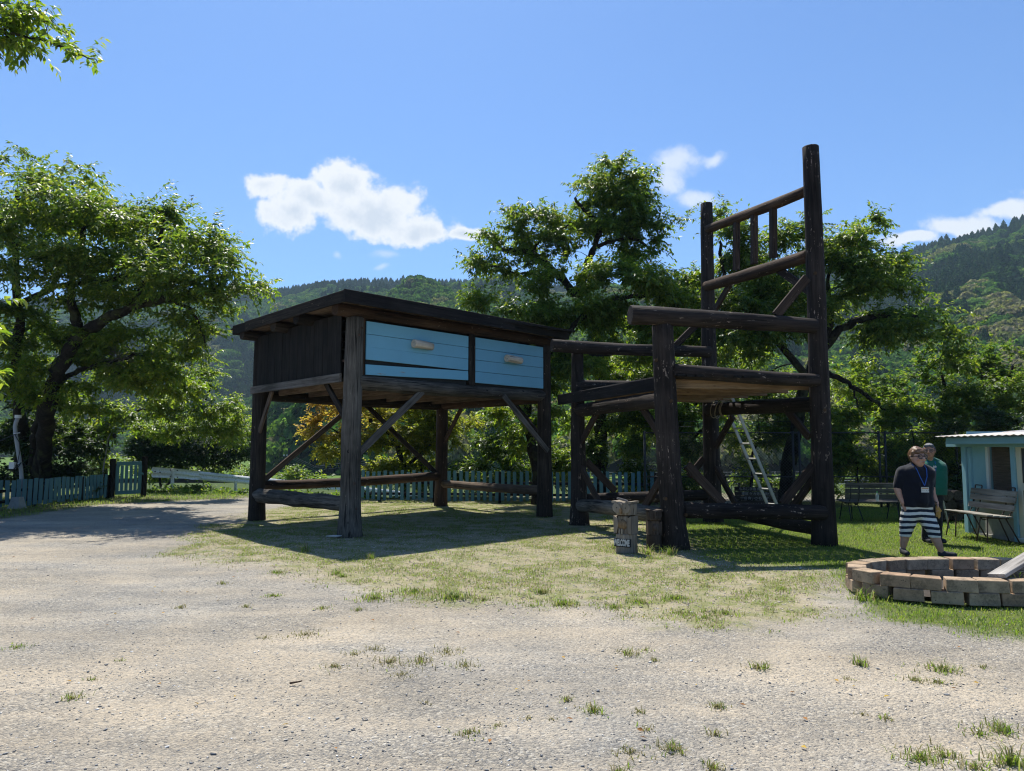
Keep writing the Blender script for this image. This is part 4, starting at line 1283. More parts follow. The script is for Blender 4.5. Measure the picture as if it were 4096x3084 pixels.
# utility pole and wires down in the valley
up_ = thing('utility_pole', 'dark utility pole with a crossarm standing in the valley', 'utility pole', at(1158, 1950, 62))
MB().tube([at(1158, 1960, 62), at(1157, 1792, 62)], [0.16, 0.11], 8).build('mast', M['dark_steel'], up_)
MB().box(at(1160, 1827, 62), (1.1, 0.12, 0.12)).build('crossarm', M['dark_steel'], up_)
for dx in (-22, -10, 12, 24):
    MB().tube([at(1158 + dx, 1826, 62), at(1158 + dx, 1818, 62)], 0.06, 6).build('insulator', M['white_plastic'], up_)
for i, (y0, y1, y2) in enumerate([(1868, 1878, 1848), (1874, 1884, 1857), (1880, 1893, 1866)]):
    w = MB().tube([at(1158, y0 - 50, 62), at(1260, y1 - 12, 75), at(1400, y2, 95), at(1900, y2 - 30, 160)], 0.022, 4).build('power_line', M['cable'])
    tag(w, ['upper', 'middle', 'lowest'][i] + ' of three thin power lines beyond the desk', 'power line', 'power lines in the valley')

# ------------------------------------------------------------------ text
def text_mesh(body, size, mat, M4, name, parent, ext=0.0015, align='CENTER', sx=1.0, bold=0.0):
    cu = bpy.data.curves.new('t', 'FONT'); cu.body = body; cu.size = size; cu.extrude = ext; cu.align_x = align; cu.align_y = 'CENTER'; cu.offset = bold
    o = bpy.data.objects.new('t', cu)
    me = bake(o); bpy.data.curves.remove(cu)
    me.transform(Matrix.Diagonal((sx, 1, 1, 1)))
    me.materials.clear()
    return obj(name, me, mat, parent, M4)


def facing(p, n):
    "matrix at p whose local Z looks along n and local Y is up"
    z = Vector(n).normalized(); x = Z.cross(z).normalized(); y = z.cross(x)
    Mx = Matrix((x, y, z)).transposed().to_4x4(); Mx.translation = p
    return Mx


# ------------------------------------------------------------------ notice board
sg0, sg1 = at(2938, 1985, 19.2), at(3112, 1985, 18.9)
sgn = thing('notice_board', 'dark plank notice board with faded white Japanese writing behind the ladder', 'sign', Vector(((sg0.x + sg1.x) / 2, 19, 0)))
a0_, a1_ = Vector((sg0.x, sg0.y, 0)), Vector((sg1.x, sg1.y, 0))
sd = (a1_ - a0_).normalized(); sn = Vector((sd.y, -sd.x, 0))
for k in range(5):
    z_ = 0.17 + k * 0.112
    board('plank', a0_ + Z * z_, a1_ + Z * z_, 0.106, 0.025, M['sign'], sgn, side=Z)
for s_ in (0.13, 0.86):
    c = lerp(a0_, a1_, s_) + Vector((0, .03, 0)); board('post', c - Z * .05, c + Z * 0.78, 0.06, 0.04, M['sign'], sgn, side=sd)
for (txt, z_, off, sz) in [('もみじ学舎 敷地内での', 0.62, 0.02, 0.085), ('事故 ケガ等の 責任は', 0.50, 0.05, 0.085), ('一切 負いかねます', 0.385, -0.04, 0.085), ('・・・ もみじ会', 0.25, 0.12, 0.06)]:
    text_mesh(txt, sz, M['chalk'], facing(lerp(a0_, a1_, 0.5 + off) + Z * z_ + sn * 0.016, sn), 'lettering', sgn)

# ------------------------------------------------------------------ carved owls
def owl(label, base, w, h, mat, belly, tilt, welcome, turn, dark=False):
    root = thing('carved_owl', label, 'wood carving', base, 'carved owls by the chair leg', rz=turn)
    Wm = WM[root.name]
    L = lambda x, y, z: Wm @ Vector((x * w, y * w, z * h))

    def prism(name, mt, pts_front, y0, y1, parent=root, smooth=False):
        "outline in x,z (fractions), from depth y0 to y1"
        n = len(pts_front)
        mb = MB()
        mb.add([L(x, y0, z) for x, z in pts_front] + [L(x, y1, z) for x, z in pts_front],
               [tuple(range(n)), tuple(reversed(range(n, 2 * n)))] + [(i, i + n, (i + 1) % n + n, (i + 1) % n) for i in range(n)])
        return mb.build(name, mt, parent)

    def post(name, mt, z0, z1, r0, r1, sides=20, sq=0.3, parent=root, front=0.0):
        mb = MB(); V = []; Fc = []
        zs = [z0, z0 + 0.012, (z0 + z1) / 2, z1 - 0.015, z1]
        rr = [r0 * .97, r0, (r0 + r1) / 2, r1, r1 * 0.94]
        for z, r in zip(zs, rr):
            for i in range(sides):
                a = 2 * math.pi * i / sides
                ca_, sa_ = math.cos(a), math.sin(a)
                k = 1 / (abs(ca_) ** 4 + abs(sa_) ** 4) ** 0.25 * sq + (1 - sq)
                k *= 1 + 0.02 * noise.noise(Vector((ca_ * 2, sa_ * 2, z * 6 + w)))
                V.append(L(r * k * ca_, r * k * sa_, z))
        for k in range(len(zs) - 1):
            for i in range(sides):
                j = (i + 1) % sides; Fc.append((k * sides + i, k * sides + j, (k + 1) * sides + j, (k + 1) * sides + i))
        Fc.append(tuple(reversed(range(sides)))); Fc.append(tuple(range((len(zs) - 1) * sides, len(zs) * sides)))
        mb.add(V, Fc); return mb.build(name, mt, parent)
    post('plinth', mat, -0.01, 0.355, 0.50, 0.47)
    # niche: a back slab and side wings leave the front hollow round the belly
    post('back', mat, 0.355, 0.70, 0.40, 0.40, 20, 0.7)
    prism('wing', mat, [(-0.46, 0.355), (-0.30, 0.37), (-0.22, 0.52), (-0.26, 0.66), (-0.46, 0.70)], -0.42, 0.30)
    prism('wing', mat, [(0.46, 0.355), (0.46, 0.70), (0.26, 0.66), (0.22, 0.52), (0.30, 0.37)], -0.42, 0.30)
    prism('niche', M['groove'], [(-0.33, 0.36), (0.33, 0.36), (0.33, 0.69), (-0.33, 0.69)], -0.365, -0.30)
    mb = MB().ball((0, 0, 0), 1.0, 18, 12)
    mb.V = [L(v.x * 0.235, -0.36 + v.y * 0.20, 0.535 + v.z * 0.105) for v in mb.V]
    by = mb.build('belly', belly, root, True)
    for sx in (-0.075, 0.035):
        prism('foot', mat, [(sx - 0.03, 0.36), (sx + 0.03, 0.36), (sx + 0.03, 0.46), (sx - 0.03, 0.465)], -0.56, -0.36)
    # neck groove, head
    post('neck', M['groove'], 0.695, 0.725, 0.42, 0.42)
    head = post('head', mat, 0.72, 0.935, 0.46, 0.50)
    for s in (-1, 1):
        # heart-shaped eye disc with a pupil
        pts = []
        for i in range(18):
            a = 2 * math.pi * i / 18
            pts.append((s * 0.245 + 0.205 * math.cos(a) + s * 0.03 * math.sin(a), 0.845 + 0.088 * math.sin(a) + (0.012 if math.sin(a) > .6 else 0)))
        d = prism('eye_disc', mat, pts, -0.525, -0.44)
        mb = MB().ball((0, 0, 0), 1, 8, 6); mb.V = [L(s * 0.225 + v.x * 0.028, -0.525 + v.y * 0.03, 0.86 + v.z * 0.011) for v in mb.V]
        mb.build('pupil', M['ink_black'], d)
        prism('brow', mat, [(s * 0.02, 0.93), (s * 0.50, 0.945), (s * 0.52, 0.985), (s * 0.30, 0.985), (s * 0.04, 0.945)], -0.50, 0.30)
    prism('beak', belly, [(-0.07, 0.82), (0.0, 0.865), (0.07, 0.82), (0.0, 0.735)], -0.60, -0.46)
    if welcome:
        pn = prism('name_panel', M['ink_black'], [(-0.40, 0.115), (0.40, 0.115), (0.40, 0.265), (-0.40, 0.265)], -0.503, -0.26)
        n = (Wm.to_3x3() @ Vector((0, -1, 0)))
        text_mesh('WELCOME', 0.165 * h, M['ink_white'], facing(L(0, -0.504, 0.19), n), 'lettering', pn, 0.002, sx=0.42, bold=0.007)
    return root


ob = gr(2507, 2207); ob.z = 0
o1 = owl('weathered carved owl post with a WELCOME panel in front of the chair', ob, 0.345, 0.83, M['owl'], M['owl_belly'], 0, True, R(-36))
st = Matrix
tag(board('driftwood_stick', ob + Vector((-0.15, -0.07, 0.868)), ob + Vector((0.02, 0.02, 0.812)), 0.035, 0.03, M['plank'], None), 'short pale stick lying on the welcome owl\'s head', 'stick')
ob2 = gr(2622, 2198); ob2.z = 0; ob2.y += 0.12
owl('smaller dark carved owl in shade against the chair leg', ob2, 0.255, 0.66, M['owl_dark'], M['owl_dark'], 0, False, R(2), True)

# ------------------------------------------------------------------ fire pit of two brick courses
pc = Vector((5.62, 8.92, 0)); ra_, rb_ = 1.50, 0.80
pit = thing('fire_pit', 'oval fire pit of soot-stained buff bricks on the lawn', 'fire pit', pc)
bw, bh, bd = 0.300, 0.132, 0.21
bme = []
for k in range(4):
    bm = bmesh.new(); bmesh.ops.create_cube(bm, size=1.0)
    rs = random.Random(k)
    for v in bm.verts:
        v.co = Vector((v.co.x * bw * (1 if v.co.y < 0 else 0.90), v.co.y * bd, v.co.z * bh)) + Vector((rs.uniform(-.006, .006), rs.uniform(-.006, .006), rs.uniform(-.003, .003)))
    bmesh.ops.bevel(bm, geom=bm.edges[:], offset=0.006, segments=1, affect='EDGES')
    me = bpy.data.meshes.new('brick'); bm.to_mesh(me); bm.free(); me.materials.append(M['brick']); bme.append(me)
# walk round the oval in steps of one brick
samples = [(pc.x + ra_ * math.cos(a) * (abs(math.cos(a)) ** -0.12 if abs(math.cos(a)) > .05 else 1), pc.y + rb_ * math.sin(a), a) for a in [2 * math.pi * i / 720 for i in range(720)]]
for course in range(2):
    acc = 0.0 if course == 0 else -bw * 0.55
    prev = samples[-1]; rs = random.Random(5 + course)
    gapw = bw + (0.035 if course == 0 else 0.012)
    for i, q in enumerate(samples):
        acc += math.hypot(q[0] - prev[0], q[1] - prev[1]); prev = q
        if acc >= gapw:
            acc -= gapw
            nx_, ny_ = (q[0] - pc.x) / ra_ ** 2, (q[1] - pc.y) / rb_ ** 2
            ang = math.atan2(ny_, nx_) + math.pi / 2 + rs.uniform(-.13, .13) * (1 if course else .6)
            c = Vector((q[0], q[1], -0.005 + bh * (0.5 + course) + 0.002 * course))
            Mx = Matrix.Translation(c + Vector((rs.uniform(-.015, .015), rs.uniform(-.02, .02), 0))) @ Matrix.Rotation(ang, 4, 'Z') @ Matrix.Rotation(rs.uniform(-.012, .012), 4, 'Y')
            obj('brick', bme[rs.randrange(4)], None, pit, Mx)
ash = MB(); ash.add([pc + Vector((1.36 * math.cos(a), 0.66 * math.sin(a), 0.015)) for a in [2 * math.pi * i / 40 for i in range(40)]] + [pc + Vector((0, 0, 0.05))], [(i, (i + 1) % 40, 40) for i in range(40)])
ash.build('ash_bed', m_plain('ash_and_soil', (0.07, 0.06, 0.05), 0.95, 0.1, 0, 0.6, 12, 0.5), pit)
tag(board('loose_plank', at(3985, 2305, 8.25) + Z * 0.0, at(4190, 2180, 8.75), 0.20, 0.045, M['plank'], None, side=Vector((0.3, -1, 0.1))), 'silver-grey plank propped across the fire pit\'s rim', 'plank')

# ------------------------------------------------------------------ benches
def bench(label, c, direction, length, mat, seat_z=0.42, back_z=(0.56, 0.68, 0.80), seat_n=4, slat=0.105, tilt=0.16, frame_mat='rust', tops=True):
    d = Vector(direction).normalized(); f = Vector((d.y, -d.x, 0))       # f: the way a sitter looks
    root = thing('bench', label, 'bench', c)
    a, b = c - d * length / 2, c + d * length / 2
    for k in range(seat_n):
        q = f * (0.02 + 0.115 * k)
        board('seat_slat', a + q + Z * (seat_z + 0.008 * k), b + q + Z * (seat_z + 0.008 * k), slat, 0.025, mat, root, side=f)
    for z_ in back_z:
        q = -f * (0.04 + tilt * (z_ - seat_z))
        board('back_slat', a + q + Z * z_ + d * random.uniform(-.02, .03), b + q + Z * z_, slat, 0.022, mat, root, side=(Z - f * tilt))
    for s in (-0.36, 0.36):
        e = c + d * length * s
        topz = back_z[-1] + (0.10 if tops else 0.0)
        for o_ in (-0.10, 0.10):
            leg_b = e + d * o_ - f * 0.05
            MB().tube([e + d * o_ * 1.5 + f * 0.42, e + d * o_ + f * 0.36 + Z * (seat_z - 0.02), e + d * o_ + f * 0.0 + Z * (seat_z - 0.03),
                       leg_b - f * tilt * 0.2 + Z * (seat_z + 0.12), leg_b - f * tilt * (topz - seat_z) + Z * topz], 0.012, 6).build('frame', M[frame_mat], root, True)
            MB().tube([e + d * o_ * 1.4 - f * 0.16, e + d * o_ + f * 0.04 + Z * (seat_z - 0.03)], 0.012, 6).build('leg', M[frame_mat], root, True)
        if tops:
            w = e - f * (0.05 + tilt * (topz - seat_z)) + Z * topz
            MB().tube([w - d * 0.10, w - d * .085 + Z * .012, w + d * 0.085 + Z * .012, w + d * 0.10], 0.012, 6).build('hoop', M[frame_mat], root, True)
        MB().tube([e + d * -.1 + f * 0.36 + Z * (seat_z - 0.03), e + f * 0.38 + Z * (seat_z - 0.055), e + d * .1 + f * 0.36 + Z * (seat_z - 0.03)], 0.012, 6).build('crosspiece', M[frame_mat], root, True)
    return root


bc = (gr(3400, 2085) + gr(3660, 2085)) / 2; bc.z = 0; bc.y = 17.0
bc.x = (at(3402, 2000, 17).x + at(3662, 2000, 17).x) / 2
bench('dull grey slatted bench in the shade behind the striped-shorts man', bc + Vector((0, 0.25, 0)), (-1, 0, 0), 1.55, M['bench_dark'], 0.43, (0.55, 0.68, 0.81), tops=False, slat=0.115, frame_mat='dark_steel')
b2 = Vector((8.80, 13.85, 0))
bench('silvered slatted bench with rusty frame against the blue hut', b2, (0.0, -1, 0), 1.30, M['bench'], 0.45, (0.60, 0.74, 0.85), slat=0.105, tilt=0.22)

bt = thing('drink_bottle', 'clear plastic bottle with a green cap standing on the shaded bench', 'bottle', Vector((at(3507, 2005, 16.95).x, 16.92, 0.463)))
bo = WM[bt.name].translation
ringp = [(0.0, 0.031), (0.012, 0.034), (0.13, 0.034), (0.165, 0.026), (0.185, 0.013), (0.20, 0.013)]
mb = MB().tube([bo + Z * z_ for z_, r_ in ringp], [r_ for z_, r_ in ringp], 12); mb.build('body', M['bottle'], bt, True)
MB().tube([bo + Z * 0.199, bo + Z * 0.222], 0.015, 10).build('cap', m_plain('green_cap', (0.05, 0.35, 0.08), 0.5), bt)

# firewood stacked behind the bench
rs = random.Random(4)
wood_lab = ['lowest', 'lower', 'middle', 'upper', 'topmost']
n_ = 0
for row in range(3):
    for k in range(5 - row):
        c = Vector((9.35 + k * 0.27 + row * 0.13 + rs.uniform(-.02, .02), 17.4 + rs.uniform(-.1, .1), 0.13 + row * 0.23))
        l = log('firewood_log', c + Vector((0, -0.4, 0)), c + Vector((0.05, 0.5, 0)), 0.125 * rs.uniform(.85, 1.05), 0.12, M['logend'], None, 0.08, 0.01, 12, 200 + n_, rings=4)
        tag(l, 'dark firewood log, number %s from the left in the %s row of the woodpile' % (['one', 'two', 'three', 'four', 'five'][k], ['bottom', 'middle', 'top'][row]), 'log', 'firewood pile beside the hut')
        n_ += 1

# ------------------------------------------------------------------ blue hut
HX = 9.08; yA, yB, yC = 14.87, 13.42, 12.1
hut = thing('garden_hut', 'small pale blue wooden hut with a cream screen door and iron roof', 'hut', (HX + 1.0, 13.2, 0))
zt = 1.79
Hm = M['hut_blue']
board('corner_post', (HX, yA, 0.0), (HX, yA, zt), 0.13, 0.12, Hm, hut, side=Vector((0, 1, 0)))
board('middle_post', (HX, yB, 0.0), (HX, yB, zt), 0.11, 0.11, Hm, hut, side=Vector((0, 1, 0)))
board('corner_post', (HX, yC - .55, 0.0), (HX, yC - .55, zt), 0.11, 0.11, Hm, hut, side=Vector((0, 1, 0)))
board('corner_post', (HX + 2.2, yA, 0.0), (HX + 2.2, yA, zt + .25), 0.11, 0.11, Hm, hut, side=Vector((0, 1, 0)))
# wall panel beside the window, window, apron below it
board('wall_panel', (HX + 0.03, 14.52, 0.72), (HX + 0.03, 14.52, zt - .01), 0.57, 0.02, Hm, hut, side=Vector((0, 1, 0)))
board('wall_panel', (HX + 0.045, 14.13, 0.02), (HX + 0.045, 14.13, 0.715), 1.38, 0.02, M['concrete'], hut, side=Vector((0, 1, 0)))
board('wall_panel', (HX + 1.1, yA + 0.02, 0.02), (HX + 1.1, yA + 0.02, 2.0), 2.1, 0.02, Hm, hut, side=Vector((1, 0, 0)))
board('wall_panel', (HX + 2.2, 13.2, 0.02), (HX + 2.2, 13.2, 2.0), 3.2, 0.02, Hm, hut, side=Vector((0, 1, 0)))
board('floor_slab', (HX + 0.0, 13.2, 0.0), (HX + 2.2, 13.2, 0.0), 3.2, 0.06, M['concrete'], hut, side=Vector((0, 1, 0)))
board('trim', (HX - 0.005, 14.74, 0.1), (HX - 0.005, 14.74, zt - .12), 0.09, 0.05, Hm, hut, side=Vector((0, 1, 0)))
wy0, wy1, wz0, wz1 = 14.22, 13.48, 0.72, zt - 0.02
win = board('window', (HX + 0.06, (wy0 + wy1) / 2, wz0), (HX + 0.06, (wy0 + wy1) / 2, wz1), wy0 - wy1 - 0.1, 0.006, M['glass'], hut, side=Vector((0, 1, 0)))
for (y_, w) in ((wy0, 0.07), (wy1 + 0.02, 0.05)):
    board('frame_stile', (HX + 0.02, y_, wz0), (HX + 0.02, y_, wz1), w, 0.05, M['white_frame'], win, side=Vector((0, 1, 0)))
for (z_, w) in ((wz0 + 0.02, 0.09), (wz1 - 0.02, 0.05)):
    board('frame_rail', (HX + 0.018, wy0 - .03, z_), (HX + 0.018, wy1 + .045, z_), w, 0.05, M['white_frame'], win, side=Z)
board('blind', (HX + 0.085, (wy0 + wy1) / 2, wz0 + .02), (HX + 0.085, (wy0 + wy1) / 2, wz1), wy0 - wy1 - 0.06, 0.012, M['blind'], win, side=Vector((0, 1, 0)))
# cream screen door
door = board('door', (HX + 0.0, yB - 0.54, 0.10), (HX + 0.0, yB - 0.54, zt - .02), 0.80, 0.008, M['screen'], hut, side=Vector((0, 1, 0)))
for y_ in (yB - 0.12, yB - 0.96):
    board('door_stile', (HX - 0.01, y_, 0.06), (HX - 0.01, y_, zt - .02), 0.12, 0.04, M['cream'], door, side=Vector((0, 1, 0)))
for (z_, w) in ((0.16, 0.18), (0.98, 0.13), (zt - 0.07, 0.11)):
    board('door_rail', (HX - 0.008, yB - 0.18, z_), (HX - 0.008, yB - 0.90, z_), w, 0.038, M['cream'], door, side=Z)
for z_ in (0.35, 1.55):
    MB().box((HX - 0.03, yB - 0.06, z_), (0.012, 0.035, 0.09)).build('hinge', M['galv'], door)
board('door_sill', (HX - 0.02, yB - 0.08, 0.045), (HX - 0.02, yC - .5, 0.045), 0.07, 0.12, M['white_frame'], hut, side=Z)
# head beams and fascia
board('head_beam', (HX - 0.02, yA + 0.55, zt - 0.045), (HX - 0.02, yC - .6, zt - 0.045 + .0), 0.11, 0.10, Hm, hut, side=Z)
board('fascia', (HX - 0.30, yA + 0.12, zt + 0.02), (HX - 0.30, yC - .7, zt + 0.02), 0.13, 0.035, Hm, hut, side=Z)
board('fascia', (HX - 0.28, yA + 0.14, zt + 0.03), (HX + 2.3, yA + 0.14, zt + 0.22), 0.12, 0.035, Hm, hut, side=Z)
for y_ in (yA + 0.08, yB, yC - .4):
    board('rafter', (HX - 0.28, y_, zt + 0.005), (HX + 2.3, y_, zt + 0.20), 0.07, 0.05, Hm, hut, side=Z)
mb = MB(); nn = 78
Vr = []
for i in range(nn + 1):
    y_ = yA + 0.32 - i * (yA + 0.32 - (yC - .8)) / nn; wv_ = 0.011 * math.cos(i * math.pi / 2 * 1.0) + 0.008 * noise.noise(Vector((i * .35, 0, 0)))
    Vr += [Vector((HX - 0.42, y_, zt + 0.105 + wv_)), Vector((HX + 1.0, y_, zt + 0.205 + wv_)), Vector((HX + 2.5, y_, zt + 0.31 + wv_))]
Fr = []
for i in range(nn):
    for k in range(2): Fr.append((i * 3 + k, i * 3 + k + 1, i * 3 + k + 4, i * 3 + k + 3))
mb.add(Vr, Fr); rf_ = mb.build('roof', M['iron_roof'], hut, True)
md = rf_.modifiers.new('thick', 'SOLIDIFY'); md.thickness = 0.004
ps = thing('pruned_stake', 'thin pale stake leaning behind the blue hut\'s corner', 'stake', (8.7, 15.6, 0))
MB().tube([(9.1, 15.6, 0.0), (8.95, 15.55, 0.7), (8.80, 15.5, 1.22)], [0.02, 0.018, 0.012], 6).build('shaft', M['plank'], ps)

# ------------------------------------------------------------------ trees and shrubs
def leaf_mesh(name, base, axis, width_dir, normal, length, width, fold=0.25, droop=0.15):
    "four-corner folded blades; arrays (n,3) and (n,)"
    n = len(base); L = length[:, None]; W = width[:, None]
    tip = base + axis * L - np.array([0, 0, 1.0]) * (droop * L)
    mid = base + axis * (L * 0.45)
    l = mid + width_dir * W * 0.5 + normal * (W * fold); r = mid - width_dir * W * 0.5 + normal * (W * fold)
    V = np.stack([base, l, tip, r], 1).reshape(-1, 3)
    i = np.arange(n)[:, None] * 4
    T = np.concatenate([i + np.array([[0, 2, 1]]), i + np.array([[0, 3, 2]])], 1).reshape(-1, 3)
    return mesh_np(name, V, T)


def unit(a): return a / (np.linalg.norm(a, axis=-1, keepdims=True) + 1e-9)


def make_tree(name, label, cat, lobes, limbs, leafmat, seed, n_twig=600, per=16, leaf=0.12, lw=0.42, twig=0.55, droop=0.5, base=None, group=None,
              barkmat='bark', shell=0.5, r_scale=1.0, colour=None, up=0.15, parts=('trunk', 'crown'), thin=0.010, deep=1.0, clumps=5, flat=0.5, csize=(0.34, 0.58)):
    """lobes: (px, py, depth, rx px, ry px, rdepth m) patches of foliage; limbs: [(radius0, radius1, [(px, py, depth), ...]), ...] hand-set limbs.
    Twigs grow from the nearest wood to points spread through the lobes; every twig carries alternate leaves."""
    n_twig = int(n_twig * 1.35); lw *= 1.12; leaf *= 1.08; twig *= 1.35; per = int(per * 1.15)
    r = np.random.default_rng(seed)
    mb = MB(); nodes = []; nrad = []
    root_pt = None
    for (ra0, ra1, pts) in limbs:
        P = [at(*q) if not isinstance(q, Vector) else q for q in pts]
        # smooth the limb
        Q = []
        for i in range(len(P) - 1):
            p0 = P[max(i - 1, 0)]; p1 = P[i]; p2 = P[i + 1]; p3 = P[min(i + 2, len(P) - 1)]
            for k in range(5):
                u = k / 5
                Q.append(0.5 * ((2 * p1) + (p2 - p0) * u + (2 * p0 - 5 * p1 + 4 * p2 - p3) * u * u + (3 * p1 - p0 - 3 * p2 + p3) * u ** 3))
        Q.append(P[-1])
        n = len(Q)
        wob = [Vector((r.normal(), r.normal(), r.normal())) * 0.025 for _ in range(n)]
        Q = [q + w for q, w in zip(Q, wob)]
        rad = [(ra0 + (ra1 - ra0) * (i / (n - 1)) ** 0.8) * (1 + 0.10 * float(r.normal())) for i in range(n)]
        mb.tube(Q, rad, 10)
        for q, w in zip(Q, rad): nodes.append(q); nrad.append(w)
        if root_pt is None: root_pt = Q[0]
    if base is None:
        base = root_pt.copy()
        base.z = float(ground_z(np.array([base.x]), np.array([base.y]))[0])
    root = thing(name, label, cat, base, group)
    # twig ends
    L3 = []
    for (px, py, Y, rx, ry, rd) in lobes:
        L3.append((at(px, py, Y), rx / F_PX * Y, rd * deep, ry / F_PX * Y))
    if clumps:
        sub = []
        for (c0, a, b, c) in L3:
            for k in range(clumps):
                q = unit(r.normal(0, 1, 3)) * r.uniform(0.3, 1.0) ** 0.5
                f_ = r.uniform(*csize)
                sub.append((c0 + Vector((q[0] * a * 0.85, q[1] * b * 0.85, q[2] * c * 0.85)), a * f_, b * f_, c * f_ * flat))
        L3 = sub
    vol = np.array([(a * b * c) ** 0.8 for _, a, b, c in L3]); vol /= vol.sum()
    which = r.choice(len(L3), n_twig, p=vol)
    cen = np.array([tuple(q[0]) for q in L3])[which]; rad3 = np.array([(q[1], q[2], q[3]) for q in L3])[which]
    d = unit(r.normal(0, 1, (n_twig, 3)))
    rr = r.uniform(0, 1, n_twig) ** (1 / 3.0); rr = rr * (1 - shell) + shell * r.uniform(0.6, 1.0, n_twig)
    ends = cen + d * rad3 * rr[:, None]
    nd = np.array([tuple(q) for q in nodes]) if nodes else np.array([tuple(base)])
    nr = np.array(nrad) if nodes else np.array([0.1])
    # attach nearest-first
    d0 = np.sqrt(((ends[:, None, :] - nd[None, :, :]) ** 2).sum(2)).min(1)
    order = np.argsort(d0)
    tw_base = np.zeros((n_twig, 3)); tw_dir = np.zeros((n_twig, 3))
    cap = 40000
    ND = np.zeros((len(nd) + n_twig * 3, 3)); NR = np.zeros(len(nd) + n_twig * 3); cnt = len(nd); ND[:cnt] = nd; NR[:cnt] = nr
    for k in order:
        e = ends[k]
        v = ND[:cnt] - e
        dist = np.sqrt((v * v).sum(1)) + 0.25 * np.maximum(0, ND[:cnt, 2] - e[2])
        j = int(dist.argmin()); s = ND[j]; L = np.linalg.norm(e - s)
        dirv = (e - s) / (L + 1e-6)
        if L > 0.25:
            m1 = s + (e - s) * 0.5 + np.array([0, 0, 0.11 * L]) + r.normal(0, 0.045 * L, 3); m2 = m1
            r_a = min(NR[j] * 0.7, thin + 0.010 * L) * r_scale
            mb.tube([s, m1, e], [r_a, r_a * 0.65, 0.004], 3, False)
            for q, w in ((m1, r_a * .65), (e, 0.006)):
                ND[cnt] = q; NR[cnt] = max(w, 0.006); cnt += 1
            dirv = (e - m2) / (np.linalg.norm(e - m2) + 1e-6)
        tw_base[k] = e; tw_dir[k] = dirv
    # leafy shoots: outward from the lobe's centre, a little up then hanging
    outw = unit((ends - cen) / rad3 + r.normal(0, 0.35, (n_twig, 3)))
    tdir = unit(tw_dir * 0.7 + outw * 0.8 + np.array([0, 0, up]))
    tl = twig * r.uniform(0.55, 1.25, n_twig)
    st = tw_base - tdir * (tl * 0.45)[:, None]
    if parts[0]:
        for k in range(0, n_twig, 3):
            p0 = st[k]; p2 = st[k] + tdir[k] * tl[k]; p1 = (p0 + p2) / 2 + np.array([0, 0, 0.05 * tl[k]])
            mb.tube([p0, p1, p2], [0.006, 0.0045, 0.002], 3, False)
    n = n_twig * per
    ti = np.repeat(np.arange(n_twig), per)
    t_ = (np.tile(np.arange(per), n_twig) + r.uniform(0, 1, n)) / per
    side = np.where(np.tile(np.arange(per), n_twig) % 2 == 0, 1.0, -1.0)
    D = tdir[ti]
    hor = unit(np.cross(D, np.array([0, 0, 1.0])) + r.normal(0, 0.15, (n, 3)))
    pos = st[ti] + D * (tl[ti] * t_)[:, None] + np.array([0, 0, 1.0]) * (0.08 * tl[ti] * np.sin(t_ * math.pi))[:, None]
    ax = unit(D * r.uniform(0.2, 0.9, n)[:, None] + hor * (side * r.uniform(0.5, 1.0, n))[:, None] + np.array([0, 0, -1.0]) * (droop * r.uniform(0.1, 1.3, n))[:, None] + r.normal(0, 0.22, (n, 3)))
    nrm = unit(np.array([0, 0, 1.0]) + r.normal(0, 0.38, (n, 3)) + outw[ti] * 0.25)
    wd = unit(np.cross(ax, nrm)); nrm = np.cross(wd, ax)
    ln = leaf * r.uniform(0.6, 1.2, n)
    me = leaf_mesh('crown', pos, ax, wd, nrm, ln, ln * lw * r.uniform(0.8, 1.15, n), 0.12, 0.12)
    if colour is not None:
        cv = colour(pos, r)
        set_attr(me, 'turning', np.repeat(np.clip(cv, 0, 1), 4))
    Wr = WM[root.name]
    me.transform(Wr.inverted())
    if parts[0]: mb.build(parts[0], M[barkmat], root, True)
    obj(parts[1], me, M[leafmat], root, Wr.copy())
    return root


